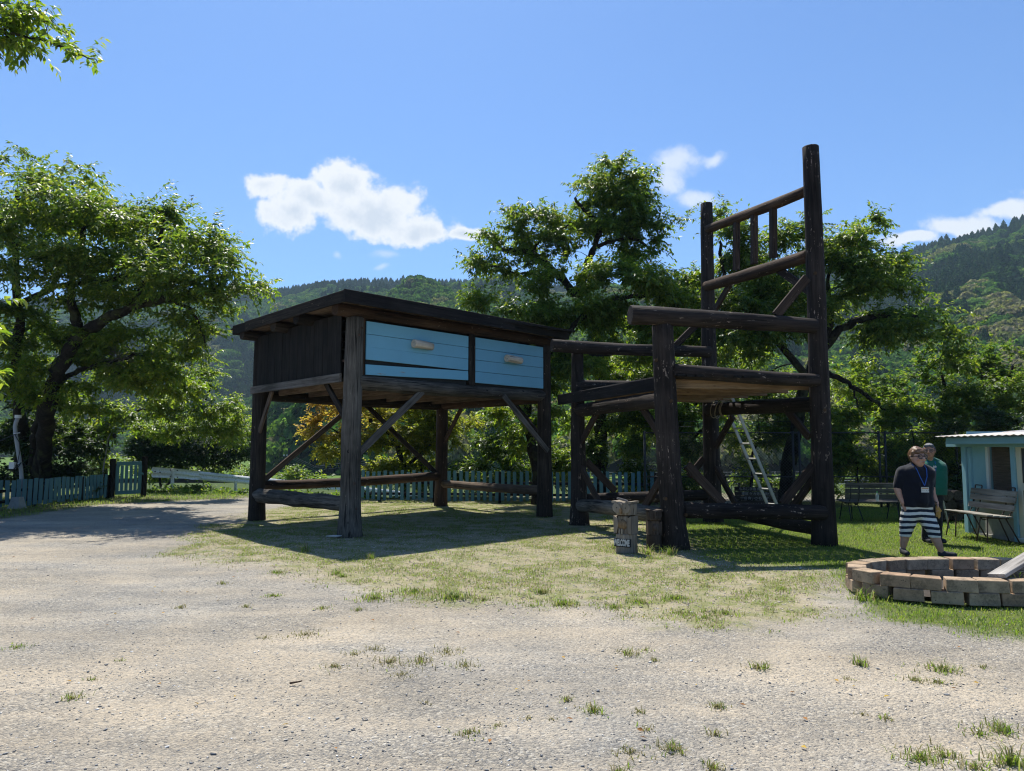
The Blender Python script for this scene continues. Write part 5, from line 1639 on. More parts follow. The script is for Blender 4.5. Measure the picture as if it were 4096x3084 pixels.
# --- big cherry at the left, spreading over the lane
make_tree('cherry_tree', 'large dark cherry tree spreading over the lane at the left', 'tree',
          [(150, 820, 21, 200, 110, 2), (340, 900, 20.5, 220, 110, 1.9), (600, 900, 20, 190, 80, 1.6), (90, 960, 21, 250, 140, 2), (430, 1040, 21, 270, 110, 2.0), (760, 1010, 19.6, 180, 80, 1.5),
           (880, 960, 19.5, 110, 50, 1.0), (940, 1120, 19.5, 120, 40, 1.0), (690, 1150, 20, 200, 70, 1.5), (60, 660, 21, 80, 70, 1.0), (330, 740, 20.5, 50, 80, .8), (660, 815, 20, 60, 40, .6),
           (240, 1150, 21, 280, 80, 1.8), (790, 1300, 20, 90, 90, .8), (850, 1200, 19.8, 130, 50, 1), (1010, 1160, 19.4, 80, 28, .5), (440, 880, 20.3, 160, 70, 1.5), (900, 1060, 19.6, 120, 40, .8),
           (500, 1180, 20.5, 200, 60, 1.2), (560, 1030, 20.5, 200, 90, 1.5), (170, 720, 20.8, 60, 60, .6), (30, 1300, 21, 120, 100, 1.5)],
          [(0.30, 0.09, [(175, 2035, 25), (172, 1880, 24.2), (188, 1660, 22.4), (235, 1480, 21.3), (300, 1370, 21), (400, 1290, 20.6), (520, 1235, 20.2), (680, 1195, 20), (860, 1165, 19.6)]),
           (0.17, 0.05, [(310, 1365, 21), (305, 1280, 20.9), (285, 1200, 20.8), (295, 1080, 20.6), (335, 960, 20.5), (345, 800, 20.4)]),
           (0.22, 0.06, [(80, 2035, 25), (84, 1720, 23.8), (62, 1510, 22.2), (75, 1280, 21.2), (60, 1050, 21), (70, 760, 21)]),
           (0.10, 0.03, [(520, 1235, 20.2), (600, 1090, 20.1), (640, 960, 20), (660, 850, 20)]),
           (0.09, 0.03, [(60, 1240, 21.2), (220, 1150, 20.9), (440, 1120, 20.5), (600, 1060, 20.1), (800, 960, 19.6)]),
           (0.06, 0.02, [(680, 1195, 20), (760, 1240, 20), (800, 1300, 20), (820, 1370, 19.9)])],
          'cherry', 101, 1850, 21, 0.140, 0.42, 0.80, 0.45, deep=1.5, clumps=6, flat=0.22, up=0.0, csize=(0.30, 0.52))
make_tree('cherry_tree', 'low arching cherry bough with bright leaves beside the left fence', 'tree',
          [(560, 1350, 21.3, 190, 50, 1.3), (700, 1400, 21.3, 120, 55, 1.0), (420, 1500, 22, 180, 80, 1.4), (610, 1500, 21.8, 150, 70, 1.2), (160, 1500, 22, 170, 120, 1.4), (320, 1610, 22.5, 170, 80, 1.3),
           (700, 1560, 22, 120, 60, 1.0), (360, 1400, 21.8, 120, 60, 1.0), (60, 1400, 22, 120, 90, 1.2), (480, 1440, 21.7, 130, 60, 1.0), (250, 1330, 21.8, 120, 70, 1.0)],
          [(0.15, 0.04, [(138, 2035, 24.8), (132, 1810, 23.8), (150, 1690, 22.8), (185, 1600, 22), (215, 1540, 21.9), (300, 1495, 21.8), (400, 1455, 21.6), (480, 1440, 21.5), (600, 1400, 21.4)]),
           (0.05, 0.02, [(400, 1455, 21.6), (520, 1500, 21.7), (640, 1520, 21.8)])],
          'cherry_lt', 102, 1300, 17, 0.135, 0.42, 0.55, 0.55)
make_tree('cherry_tree', 'small leaning cherry tree behind the garden gate', 'tree',
          [(830, 1515, 25, 80, 40, .8), (770, 1640, 25, 170, 60, 1.2), (700, 1720, 29, 150, 60, 1.2), (850, 1690, 29, 120, 60, 1.2), (960, 1720, 29.5, 70, 80, 1), (600, 1720, 29, 90, 50, 1), (560, 1680, 25.5, 110, 45, .9), (350, 1740, 25, 110, 70, 1.0), (300, 1690, 25, 110, 60, 1.0), (900, 1710, 25, 80, 70, .9), (470, 1650, 25.5, 60, 50, .5),
           (640, 1620, 25, 110, 50, .9), (420, 1850, 25.5, 60, 60, .8), (950, 1640, 25, 50, 50, .6)],
          [(0.15, 0.10, [(406, 2015, 26.5), (412, 1900, 26.3), (420, 1800, 26), (435, 1700, 26)]),
           (0.06, 0.02, [(430, 1730, 26), (380, 1710, 25.7), (330, 1700, 25.3)]),
           (0.06, 0.02, [(435, 1705, 26), (520, 1650, 25.6), (640, 1640, 25.2), (780, 1630, 25), (840, 1560, 25), (830, 1500, 25)]),
           (0.05, 0.02, [(640, 1640, 25.2), (620, 1600, 25.2), (600, 1560, 25.3)])],
          'cherry_lt', 103, 1250, 15, 0.13, 0.42, 0.5, 0.45)
# bare twiggy knot hanging in the bough
r_ = np.random.default_rng(77)
kn = thing('dead_twigs', 'tangle of bare grey twigs caught in the arching bough', 'twigs', at(480, 1440, 21.2))
mb = MB()
for k in range(60):
    c = at(480, 1435, 21.2) + Vector(r_.normal(0, 0.08, 3)); d_ = Vector(unit(r_.normal(0, 1, 3) * np.array([1, .6, .7]) + np.array([0.2, 0, 0.25]))); L_ = r_.uniform(.25, .75)
    mb.tube([c, c + d_ * L_ * .5 + Vector(r_.normal(0, .04, 3)), c + d_ * L_ + Vector(r_.normal(0, .06, 3))], [0.007, 0.005, 0.002], 3, False)
mb.build('sprigs', M['bark_dead'], kn)

make_tree('evergreen_shrub', 'round glossy evergreen shrub behind the end of the guard rail', 'shrub',
          [(650, 1760, 32.5, 120, 80, 1.3), (580, 1800, 32, 70, 70, 1.0), (770, 1770, 33, 130, 90, 1.3), (680, 1830, 32.5, 170, 45, 1.2), (880, 1820, 34, 110, 60, 1.0), (960, 1780, 34.5, 80, 60, 1.0)],
          [(0.07, 0.02, [(640, 1985, 32.6), (640, 1880, 32.6), (650, 1790, 32.5)]), (0.05, 0.02, [(660, 1960, 32.6), (740, 1850, 32.8), (790, 1790, 33)])],
          'evergreen', 104, 1500, 15, 0.12, 0.5, 0.34, 0.1, shell=0.6, clumps=0)
make_tree('evergreen_shrub', 'shadowy ivy-clad undergrowth round the left tree trunks', 'shrub',
          [(60, 1720, 24.5, 120, 130, 1.0), (210, 1800, 25, 130, 130, 1.0), (300, 1900, 25.5, 120, 60, .8), (120, 1900, 24.8, 170, 80, 1.0), (-60, 1900, 24.5, 120, 90, .8), (330, 1780, 24.2, 70, 100, .8), (380, 1930, 24.5, 60, 50, .6), (40, 1560, 23.3, 100, 90, .8), (210, 1660, 23.3, 60, 110, .5)],
          [(0.05, 0.02, [(150, 1990, 23.6), (160, 1850, 23.5), (150, 1700, 23.4)])],
          'evergreen', 105, 1250, 15, 0.12, 0.5, 0.36, 0.3, shell=0.6)
make_tree('creeping_ivy', 'low creeping ivy on the bank under the guard rail', 'ivy',
          [(700, 1968, 28, 130, 10, .7), (900, 1976, 30, 150, 10, .8), (1150, 1985, 29, 200, 10, .8), (1350, 1992, 27, 160, 8, .6), (800, 1962, 31.5, 120, 12, .6), (1000, 1972, 33, 160, 12, .6), (1550, 1998, 25.2, 120, 8, .4)],
          [(0.015, 0.008, [(700, 1975, 28), (900, 1985, 30), (1150, 1990, 29)])],
          'maple_green', 106, 620, 13, 0.11, 0.6, 0.3, 0.2, up=0.3)

# --- Japanese maple turning colour behind the desk
def turn(pos, r):
    px = CX + pos[:, 0] / pos[:, 1] * F_PX
    return np.clip(1.25 - (px - 1190) / 380, 0, 1) * r.uniform(0.3, 1.1, len(px)) * np.clip((pos[:, 2] - 1.6) / 0.9, 0.15, 1) + 0.04 * (r.uniform(0, 1, len(px)) > .93)


make_tree('maple_tree', 'Japanese maple turning orange and gold behind the desk', 'tree',
          [(1340, 1650, 26, 110, 55, 1.0), (1260, 1710, 26, 60, 45, .7), (1450, 1595, 26, 130, 45, 1.0), (1600, 1620, 26, 160, 45, 1.1), (1740, 1650, 25.8, 130, 50, 1.0), (1400, 1760, 26, 150, 80, 1.2),
           (1600, 1760, 26.3, 230, 90, 1.5), (1800, 1740, 25.8, 120, 60, .9), (1560, 1860, 26.5, 230, 60, 1.3), (1330, 1800, 26, 90, 50, .8), (1480, 1680, 26, 150, 60, 1.2), (1900, 1700, 25.6, 60, 30, .6), (1700, 1700, 26, 150, 60, 1.2)],
          [(0.14, 0.07, [(1610, 2000, 26.6), (1620, 1900, 26.5), (1600, 1820, 26.4), (1560, 1740, 26.2), (1480, 1680, 26)]),
           (0.09, 0.03, [(1618, 1880, 26.5), (1700, 1800, 26.2), (1780, 1720, 25.9)]), (0.06, 0.02, [(1580, 1780, 26.3), (1430, 1760, 26), (1320, 1710, 26)]), (0.08, 0.03, [(1690, 1990, 26.5), (1690, 1880, 26.4), (1660, 1780, 26.2)])],
          'maple', 107, 1650, 20, 0.092, 0.62, 0.42, 0.25, shell=0.55, colour=turn, up=0.0, clumps=4, flat=0.7)

# --- tall cherry between desk and chair
make_tree('cherry_tree', 'tall open-crowned cherry tree rising between the desk and the chair', 'tree',
          [(2480, 720, 23, 140, 60, 1.3), (2350, 770, 23, 110, 60, 1.2), (2510, 830, 23, 180, 90, 1.6), (2300, 880, 23, 140, 70, 1.4), (2110, 890, 22.8, 100, 50, 1.0), (2040, 960, 22.8, 120, 60, 1.2), (1960, 1050, 22.6, 90, 40, .9),
           (1895, 1085, 22.5, 45, 30, .5), (2190, 1000, 23, 130, 60, 1.2), (2600, 900, 23, 80, 90, 1.0), (2570, 1000, 23, 110, 70, 1.2), (2050, 850, 22.8, 40, 35, .4), (2580, 680, 23, 45, 40, .5), (2420, 920, 23.2, 170, 80, 1.4), (2080, 1080, 22.8, 110, 40, 1)],
          [(0.24, 0.08, [(2402, 2040, 24), (2398, 1850, 24), (2400, 1600, 23.8), (2392, 1400, 23.6), (2371, 1289, 23.5), (2333, 1230, 23.4), (2295, 1167, 23.3), (2220, 1090, 23.1), (2120, 1010, 22.9), (2010, 1000, 22.8)]),
           (0.14, 0.05, [(2310, 1190, 23.3), (2346, 1054, 23.2), (2379, 986, 23.1), (2396, 907, 23), (2350, 850, 23), (2300, 800, 23)]),
           (0.08, 0.03, [(2396, 907, 23), (2430, 870, 23), (2520, 790, 23), (2540, 720, 23)]),
           (0.07, 0.03, [(2379, 990, 23.1), (2450, 965, 23), (2540, 955, 23), (2620, 1020, 23)]),
           (0.06, 0.02, [(2130, 1015, 22.9), (2180, 940, 22.9), (2280, 900, 22.9)]), (0.05, 0.02, [(2200, 1075, 23.1), (2080, 1090, 22.9), (1960, 1060, 22.7)])],
          'cherry', 108, 1000, 20, 0.138, 0.42, 0.66, 0.7, shell=0.4, clumps=7, flat=0.3, csize=(0.28, 0.48))
make_tree('cherry_tree', 'bright leafy cherry tree between the desk and the chair arm', 'tree',
          [(1920, 1225, 22.3, 90, 45, .8), (2110, 1240, 21.8, 120, 80, 1.1), (2180, 1120, 21.6, 100, 50, .9), (2380, 1110, 21.6, 130, 60, 1.0), (2250, 1310, 21.6, 150, 80, 1.2), (2430, 1270, 21.6, 140, 90, 1.2), (2600, 1180, 21.5, 160, 100, 1.3),
           (2560, 1370, 21.8, 160, 90, 1.2), (2330, 1470, 21.8, 130, 80, 1.1), (2170, 1560, 22, 90, 90, 1.0), (2030, 1640, 22, 90, 60, .8), (2170, 1700, 22, 80, 80, .9), (2480, 1100, 21.5, 90, 50, .8), (2220, 1420, 21.8, 80, 80, .9), (2080, 1760, 22.2, 50, 60, .6), (2720, 1230, 21.6, 80, 80, .8)],
          [(0.19, 0.06, [(2150, 2040, 22.4), (2146, 1900, 22.4), (2118, 1740, 22.3), (2105, 1640, 22.2), (2150, 1500, 22), (2230, 1380, 21.8), (2320, 1280, 21.7), (2440, 1200, 21.6), (2580, 1180, 21.5)]),
           (0.07, 0.02, [(2105, 1640, 22.2), (2060, 1480, 22.1), (2040, 1330, 22), (1960, 1240, 22.2)]), (0.07, 0.02, [(2230, 1380, 21.8), (2380, 1420, 21.8), (2540, 1400, 21.8)])],
          'cherry_lt', 109, 1750, 18, 0.135, 0.42, 0.58, 0.6, shell=0.45)
# --- cherry behind the chair back
make_tree('cherry_tree', 'broad dark cherry tree reaching right behind the chair back', 'tree',
          [(2880, 900, 22, 70, 70, .8), (2960, 990, 22, 140, 100, 1.3), (3100, 1040, 22, 140, 120, 1.4), (3350, 980, 21.8, 120, 60, 1.1), (3470, 900, 21.6, 55, 55, .6), (3380, 1080, 21.8, 170, 90, 1.5), (3540, 1060, 21.6, 100, 50, .9),
           (3480, 1190, 21.6, 190, 90, 1.5), (3700, 1270, 21.2, 130, 40, .9), (3830, 1340, 21, 90, 34, .7), (3600, 1330, 21.3, 190, 70, 1.3), (3000, 1230, 22, 190, 110, 1.5), (2800, 1150, 22, 110, 110, 1.2), (2900, 1370, 22.2, 170, 90, 1.3),
           (3120, 1350, 22, 150, 120, 1.4), (2760, 1310, 22, 90, 80, 1.0), (3100, 1180, 22, 140, 90, 1.3), (3300, 1240, 22, 140, 80, 1.2), (3850, 1420, 21.2, 130, 30, .7), (2740, 880, 22, 40, 20, .3), (3200, 920, 22, 70, 60, .8), (3430, 960, 21.7, 90, 50, .8), (3640, 1160, 21.4, 70, 30, .5)],
          [(0.26, 0.06, [(3138, 2040, 22.8), (3145, 1930, 22.8), (3165, 1800, 22.6), (3195, 1660, 22.4), (3225, 1500, 22.2), (3297, 1395, 22), (3362, 1318, 21.8), (3443, 1275, 21.6), (3600, 1260, 21.4), (3780, 1300, 21.2)]),
           (0.12, 0.04, [(3235, 1480, 22.2), (3330, 1500, 22), (3410, 1545, 21.8), (3480, 1590, 21.7), (3540, 1640, 21.6)]),
           (0.04, 0.015, [(3410, 1545, 21.8), (3430, 1620, 21.8), (3450, 1680, 21.8)]),
           (0.13, 0.04, [(3225, 1500, 22.2), (3120, 1380, 22.1), (2990, 1250, 22), (2900, 1120, 22), (2880, 960, 22)]),
           (0.10, 0.03, [(3300, 1390, 22), (3325, 1240, 21.9), (3310, 1100, 21.9), (3400, 960, 21.8)]), (0.07, 0.02, [(3120, 1380, 22.1), (3130, 1200, 22), (3110, 1020, 22)])],
          'cherry', 110, 2000, 20, 0.138, 0.42, 0.75, 0.55, shell=0.4, clumps=7, flat=0.26, csize=(0.28, 0.5), up=0.05)
make_tree('cherry_tree', 'leafy green tree massed behind the giant chair\'s seat', 'tree',
          [(2480, 1500, 24.6, 130, 110, 1.2), (2680, 1480, 24.8, 140, 120, 1.2), (2860, 1560, 24.8, 140, 110, 1.2), (3030, 1500, 24.6, 140, 110, 1.2), (3180, 1560, 24.4, 110, 100, 1.0), (2330, 1660, 24.6, 120, 100, 1.0), (2500, 1700, 24.8, 130, 90, 1.0),
           (2720, 1690, 24.8, 130, 90, 1.0), (2950, 1720, 24.6, 130, 90, 1.0), (3330, 1580, 24, 120, 90, 1.0), (2250, 1800, 24.8, 110, 80, .9), (2600, 1300, 24.8, 140, 100, 1.2), (2830, 1380, 24.6, 120, 90, 1.0), (3400, 1480, 24, 90, 70, .8), (3500, 1600, 24, 110, 70, .8), (2000, 1560, 25, 60, 60, .7)],
          [(0.15, 0.05, [(2780, 2020, 25), (2770, 1800, 25), (2740, 1600, 24.9), (2680, 1400, 24.8)]), (0.07, 0.02, [(2770, 1750, 25), (2900, 1620, 24.8), (3050, 1500, 24.6), (3180, 1450, 24.5)]), (0.07, 0.02, [(2765, 1700, 25), (2600, 1600, 24.8), (2480, 1500, 24.7)])],
          'cherry_lt', 119, 1500, 16, 0.135, 0.42, 0.5, 0.55, shell=0.4)
# --- darker growth behind the fences
make_tree('understory_shrub', 'dark leafy thicket behind the giant chair\'s legs', 'shrub',
          [(2650, 1600, 23.2, 130, 130, 1.0), (2540, 1740, 23.4, 110, 140, 1.0), (2760, 1750, 23.6, 110, 110, 1.0), (3040, 1690, 23.4, 150, 110, 1.0), (2930, 1560, 23.2, 130, 80, 1.0), (2640, 1900, 23.6, 150, 70, .8), (2480, 1560, 23.4, 80, 100, .8), (3000, 1880, 24, 60, 40, .6), (2330, 1830, 23.8, 90, 110, .8), (3190, 1600, 23.2, 120, 90, .8)],
          [(0.06, 0.02, [(2650, 2030, 23.5), (2660, 1850, 23.4), (2640, 1650, 23.2)]), (0.06, 0.02, [(3000, 2030, 23.8), (3010, 1850, 23.6), (3040, 1700, 23.4)]), (0.06, 0.02, [(2910, 1960, 23.4), (2860, 1800, 23.3), (2780, 1600, 23.2)])],
          'cherry', 111, 1800, 14, 0.12, 0.45, 0.42, 0.4, shell=0.4)
make_tree('understory_shrub', 'dark shrubs behind the picket fence right of the maple', 'shrub',
          [(1950, 1800, 25, 120, 110, 1.0), (2070, 1870, 24.6, 90, 80, .8), (1880, 1900, 25, 130, 60, .8), (2220, 1880, 24.4, 100, 80, .8), (2000, 1700, 24.8, 90, 70, .8), (1700, 1920, 25.4, 160, 40, .6)],
          [(0.05, 0.02, [(1960, 2010, 25), (1950, 1880, 25), (1960, 1780, 25)]), (0.05, 0.02, [(2200, 2010, 24.4), (2210, 1900, 24.4)])],
          'cherry', 112, 800, 14, 0.12, 0.45, 0.4, 0.4, shell=0.4)
make_tree('climbing_vine', 'dense vine climbing the chain-link fence behind the shaded bench', 'vine',
          [(3330, 1650, 21.6, 110, 80, .5), (3420, 1790, 21.5, 130, 110, .4), (3640, 1790, 21.6, 130, 110, .45), (3310, 1850, 21.6, 80, 90, .4), (3780, 1830, 21.6, 100, 110, .4), (3480, 1880, 21.6, 110, 50, .3), (3600, 1660, 21.8, 140, 70, .5)],
          [(0.03, 0.012, [(3420, 2020, 21.5), (3430, 1900, 21.5), (3400, 1760, 21.5), (3350, 1650, 21.5)]), (0.03, 0.012, [(3650, 2020, 21.5), (3640, 1880, 21.5), (3650, 1700, 21.6)])],
          'cherry_lt', 113, 1000, 13, 0.115, 0.6, 0.34, 0.6, shell=0.3)
make_tree('maple_tree', 'yellow-green maple thicket above the blue hut', 'tree',
          [(3760, 1500, 23, 140, 70, 1.1), (3920, 1480, 23, 150, 60, 1.1), (4060, 1480, 22.6, 110, 90, 1.1), (3960, 1580, 22.6, 190, 70, 1.2), (3700, 1620, 23, 170, 80, 1.1), (3850, 1690, 22.6, 180, 70, 1.0), (4060, 1660, 22.4, 130, 90, 1.0), (4200, 1550, 22.6, 130, 150, 1.2), (3980, 1640, 22.0, 100, 60, .7),
           (3700, 1420, 23, 30, 45, .3), (3840, 1430, 23, 30, 45, .3), (3950, 1410, 23, 30, 45, .3), (4040, 1390, 23, 30, 50, .3), (3560, 1560, 23, 90, 60, .8), (3900, 1800, 22.2, 120, 90, .7), (4080, 1750, 22.2, 120, 60, .7)],
          [(0.12, 0.04, [(3800, 2030, 23), (3810, 1850, 23), (3790, 1650, 23), (3770, 1500, 23)]), (0.12, 0.04, [(4040, 2000, 22.8), (4030, 1800, 22.7), (4020, 1600, 22.6), (4050, 1470, 22.6)]), (0.05, 0.02, [(3810, 1750, 22.9), (3900, 1600, 22.8), (3930, 1490, 22.9)])],
          'maple_green', 114, 1500, 20, 0.095, 0.58, 0.45, 0.25, shell=0.5, up=0.1)
make_tree('understory_shrub', 'black-green thicket filling the gap beside the hut', 'shrub',
          [(3830, 1900, 20.5, 70, 110, .6), (3760, 1960, 20.6, 80, 70, .5), (3900, 1960, 18.5, 60, 100, .5), (4000, 1680, 20, 120, 50, .6), (3880, 1720, 20.5, 120, 60, .6), (4130, 1690, 19, 100, 50, .7)],
          [(0.04, 0.02, [(3830, 2050, 20.5), (3830, 1930, 20.5), (3860, 1780, 20.5)])],
          'evergreen', 115, 650, 14, 0.11, 0.45, 0.36, 0.4, shell=0.4)
make_tree('bank_scrub', 'continuous dark scrub on the bank beyond the fences', 'shrub',
          [(1250, 1915, 27.5, 120, 30, .6), (1500, 1925, 27.2, 160, 40, .7), (1760, 1930, 26.4, 150, 50, .7), (2000, 1930, 25.6, 150, 60, .7), (2260, 1935, 25, 150, 70, .7), (2520, 1930, 24.6, 150, 70, .7), (2780, 1925, 24.4, 150, 70, .7), (3050, 1930, 24.4, 170, 60, .7),
           (3300, 1930, 24, 150, 70, .7), (3550, 1930, 23.6, 150, 70, .7), (3800, 1930, 23, 150, 80, .7), (3450, 1760, 24, 160, 100, .7), (3700, 1760, 23.6, 140, 100, .7), (590, 1890, 34, 70, 45, .7), (740, 1890, 35, 110, 40, .7), (900, 1895, 37, 120, 40, .8), (1060, 1895, 39, 120, 45, .8), (1200, 1900, 40, 100, 40, .8)],
          [(0.03, 0.015, [(2250, 2020, 25), (2260, 1950, 25), (2300, 1920, 25)]), (0.03, 0.015, [(3050, 2020, 24.4), (3060, 1950, 24.4)]), (0.03, 0.015, [(3600, 2020, 23.8), (3600, 1900, 23.8)]), (0.03, 0.015, [(1600, 2010, 27), (1620, 1940, 27)])],
          'cherry', 118, 1550, 13, 0.13, 0.5, 0.4, 0.4, shell=0.3)
# --- boughs of a nearer tree reaching in at the left edge
make_tree('overhanging_bough', 'leafy cherry bough reaching in at the top left corner', 'bough',
          [(30, 60, 9.5, 80, 50, .45), (150, 60, 9.5, 90, 28, .3), (60, 170, 9.5, 110, 50, .4), (210, 160, 9.5, 90, 30, .3), (320, 215, 9.5, 70, 18, .2), (-60, 120, 9.5, 120, 90, .5), (390, 238, 9.5, 25, 10, .1)],
          [(0.035, 0.006, [(-420, 40, 9.6), (-150, 90, 9.5), (0, 120, 9.5), (120, 150, 9.5), (260, 190, 9.5), (400, 238, 9.5)]), (0.012, 0.005, [(0, 120, 9.5), (90, 60, 9.5), (190, 45, 9.5)])],
          'cherry_lt', 116, 90, 15, 0.105, 0.42, 0.36, 0.7, base=Vector((-9.0, 9.6, 0)), thin=0.006, clumps=0)
make_tree('overhanging_bough', 'hanging bright green cherry sprays along the left edge', 'bough',
          [(0, 1190, 8, 50, 20, .15), (-40, 1320, 8, 40, 40, .15), (-30, 1500, 8, 35, 30, .15), (-5, 1590, 8, 40, 22, .15), (-110, 1400, 8, 60, 200, .3), (-60, 960, 8, 50, 30, .2)],
          [(0.02, 0.006, [(-420, 900, 8), (-200, 1000, 8), (-90, 1200, 8), (-60, 1400, 8), (-20, 1560, 8)])],
          'cherry_lt', 117, 26, 10, 0.115, 0.42, 0.26, 0.8, clumps=0, base=Vector((-7.2, 8.0, 0)), thin=0.006)

# bird gliding left of the cloud
bp = at(766, 784, 40)
mb = MB(); mb.tube([bp + Vector((0.02, -.10, 0)), bp + Vector((0, 0, .01)), bp + Vector((-.02, .1, 0))], [0.008, 0.028, 0.008], 6)
for s in (-1, 1):
    mb.add([bp + Vector((0, -.04, .01)), bp + Vector((0, .05, .01)), bp + Vector((s * .16, .02, .06)), bp + Vector((s * .11, -.03, .055)), bp + Vector((0, .0, .022))], [(0, 1, 2, 3), (4, 3, 2), (4, 0, 3), (4, 2, 1)])
tag(mb.build('bird', M['cable']), 'tiny dark bird gliding in the blue sky left of the cloud', 'bird')

# ------------------------------------------------------------------ grass, tufts, stones, fallen leaves
def blades(name, label, mat, px, py, h, lean, wid, seed, kind='stuff'):
    "one bent blade a point: a tapering strip of three faces"
    r = np.random.default_rng(seed); n = len(px)
    z = ground_z(px, py)
    ang = r.uniform(0, 2 * np.pi, n); ln = lean * r.uniform(0.3, 1.5, n)
    d = np.stack([np.cos(ang), np.sin(ang), np.zeros(n)], 1)
    s = np.stack([-np.sin(ang), np.cos(ang), np.zeros(n)], 1) * (wid * 0.5)[:, None] if np.ndim(wid) else np.stack([-np.sin(ang), np.cos(ang), np.zeros(n)], 1) * wid * 0.5
    b = np.stack([px, py, z - 0.004], 1); up_ = np.array([0, 0, 1.0])
    m1 = b + up_ * (h * 0.55)[:, None] + d * (h * ln * 0.30)[:, None]
    tp = b + up_ * (h * (1 - 0.25 * ln))[:, None] + d * (h * ln * 0.95)[:, None]
    V = np.stack([b - s, b + s, m1 + s * .75, m1 - s * .75, tp], 1).reshape(-1, 3)
    i = np.arange(n)[:, None] * 5
    T = np.concatenate([i + np.array([[0, 1, 2]]), i + np.array([[0, 2, 3]]), i + np.array([[3, 2, 4]])], 1).reshape(-1, 3)
    o = obj(name, mesh_np(name, V, T), mat)
    return tag(o, label, 'grass', None, kind)


r = np.random.default_rng(5)
# lawn
n = 520000
x = r.uniform(1.0, 12.5, n); y = r.uniform(6.3, 21.0, n)
la, pa, ve = masks(x, y)
keep = (r.uniform(0, 1, n) < la * (0.35 + 0.75 * fbm(x * 2.3, y * 2.3, 61))) & (np.abs(x / y) < 0.80)
pit_in = (((x - 5.62) / 1.58) ** 2 + ((y - 8.92) / 0.88) ** 2) < 1
hut_in = (x > 9.0) & (y > 11) & (y < 15)
trod = (poly_sd(x, y, P2D([(3480, 2230), (3560, 2215), (3620, 2200), (3560, 2190), (3450, 2200)])) > -0.05) & (r.uniform(0, 1, n) < .85)
keep &= ~pit_in & ~hut_in & ~trod
x, y = x[keep], y[keep]
x, y = x[:115000], y[:115000]
h = 0.042 * r.uniform(0.5, 1.3, len(x)) * (0.7 + 0.8 * fbm(x * 1.3, y * 1.3, 63)) + 0.03 * (r.uniform(0, 1, len(x)) > 0.97)
blades('lawn_grass', 'bright mown grass of the lawn round the fire pit', M['grass'], x, y, h, 0.9, 0.0075, 71)
# thin dry turf, in clumps
n = 420000
x = r.uniform(-8.5, 6.5, n); y = r.uniform(6.8, 24.5, n)
la, pa, ve = masks(x, y)
cl = fbm(x * 2.6, y * 2.6, 81); cl2 = fbm(x * 0.8, y * 0.8, 83)
edge_ = sstep(8.3, 9.8, y + 0.25 * x * 0)
keep = r.uniform(0, 1, n) < pa * (1 - la) * (sstep(0.47, 0.60, cl) * (0.4 + cl2 * 1.3) + 0.10)
keep &= ~((((x - 5.62) / 1.58) ** 2 + ((y - 8.92) / 0.88) ** 2) < 1)
x, y = x[keep], y[keep]; x, y = x[:110000], y[:110000]
k2 = r.uniform(0, 1, len(x)) < 0.5
hb = 0.036 * r.uniform(0.5, 1.5, len(x))
blades('thin_turf_grass', 'thin patchy green grass round the desk', M['grass'], x[k2], y[k2], hb[k2], 1.1, 0.0075, 72)
blades('dry_turf_grass', 'dry straw-coloured grass round the desk', M['grass_dry'], x[~k2], y[~k2], hb[~k2] * 0.8, 1.5, 0.0075, 73)
# verge along the left fence and the bank
n = 130000
x = r.uniform(-17, 6, n); y = r.uniform(17, 31, n)
la, pa, ve = masks(x, y)
keep = r.uniform(0, 1, n) < ve * (0.3 + fbm(x * 2, y * 2, 91)) * 0.55
x, y = x[keep], y[keep]
blades('verge_grass', 'rough grass of the verge below the left fence', M['grass'], x, y, 0.085 * r.uniform(0.4, 1.5, len(x)), 1.0, 0.012, 74)
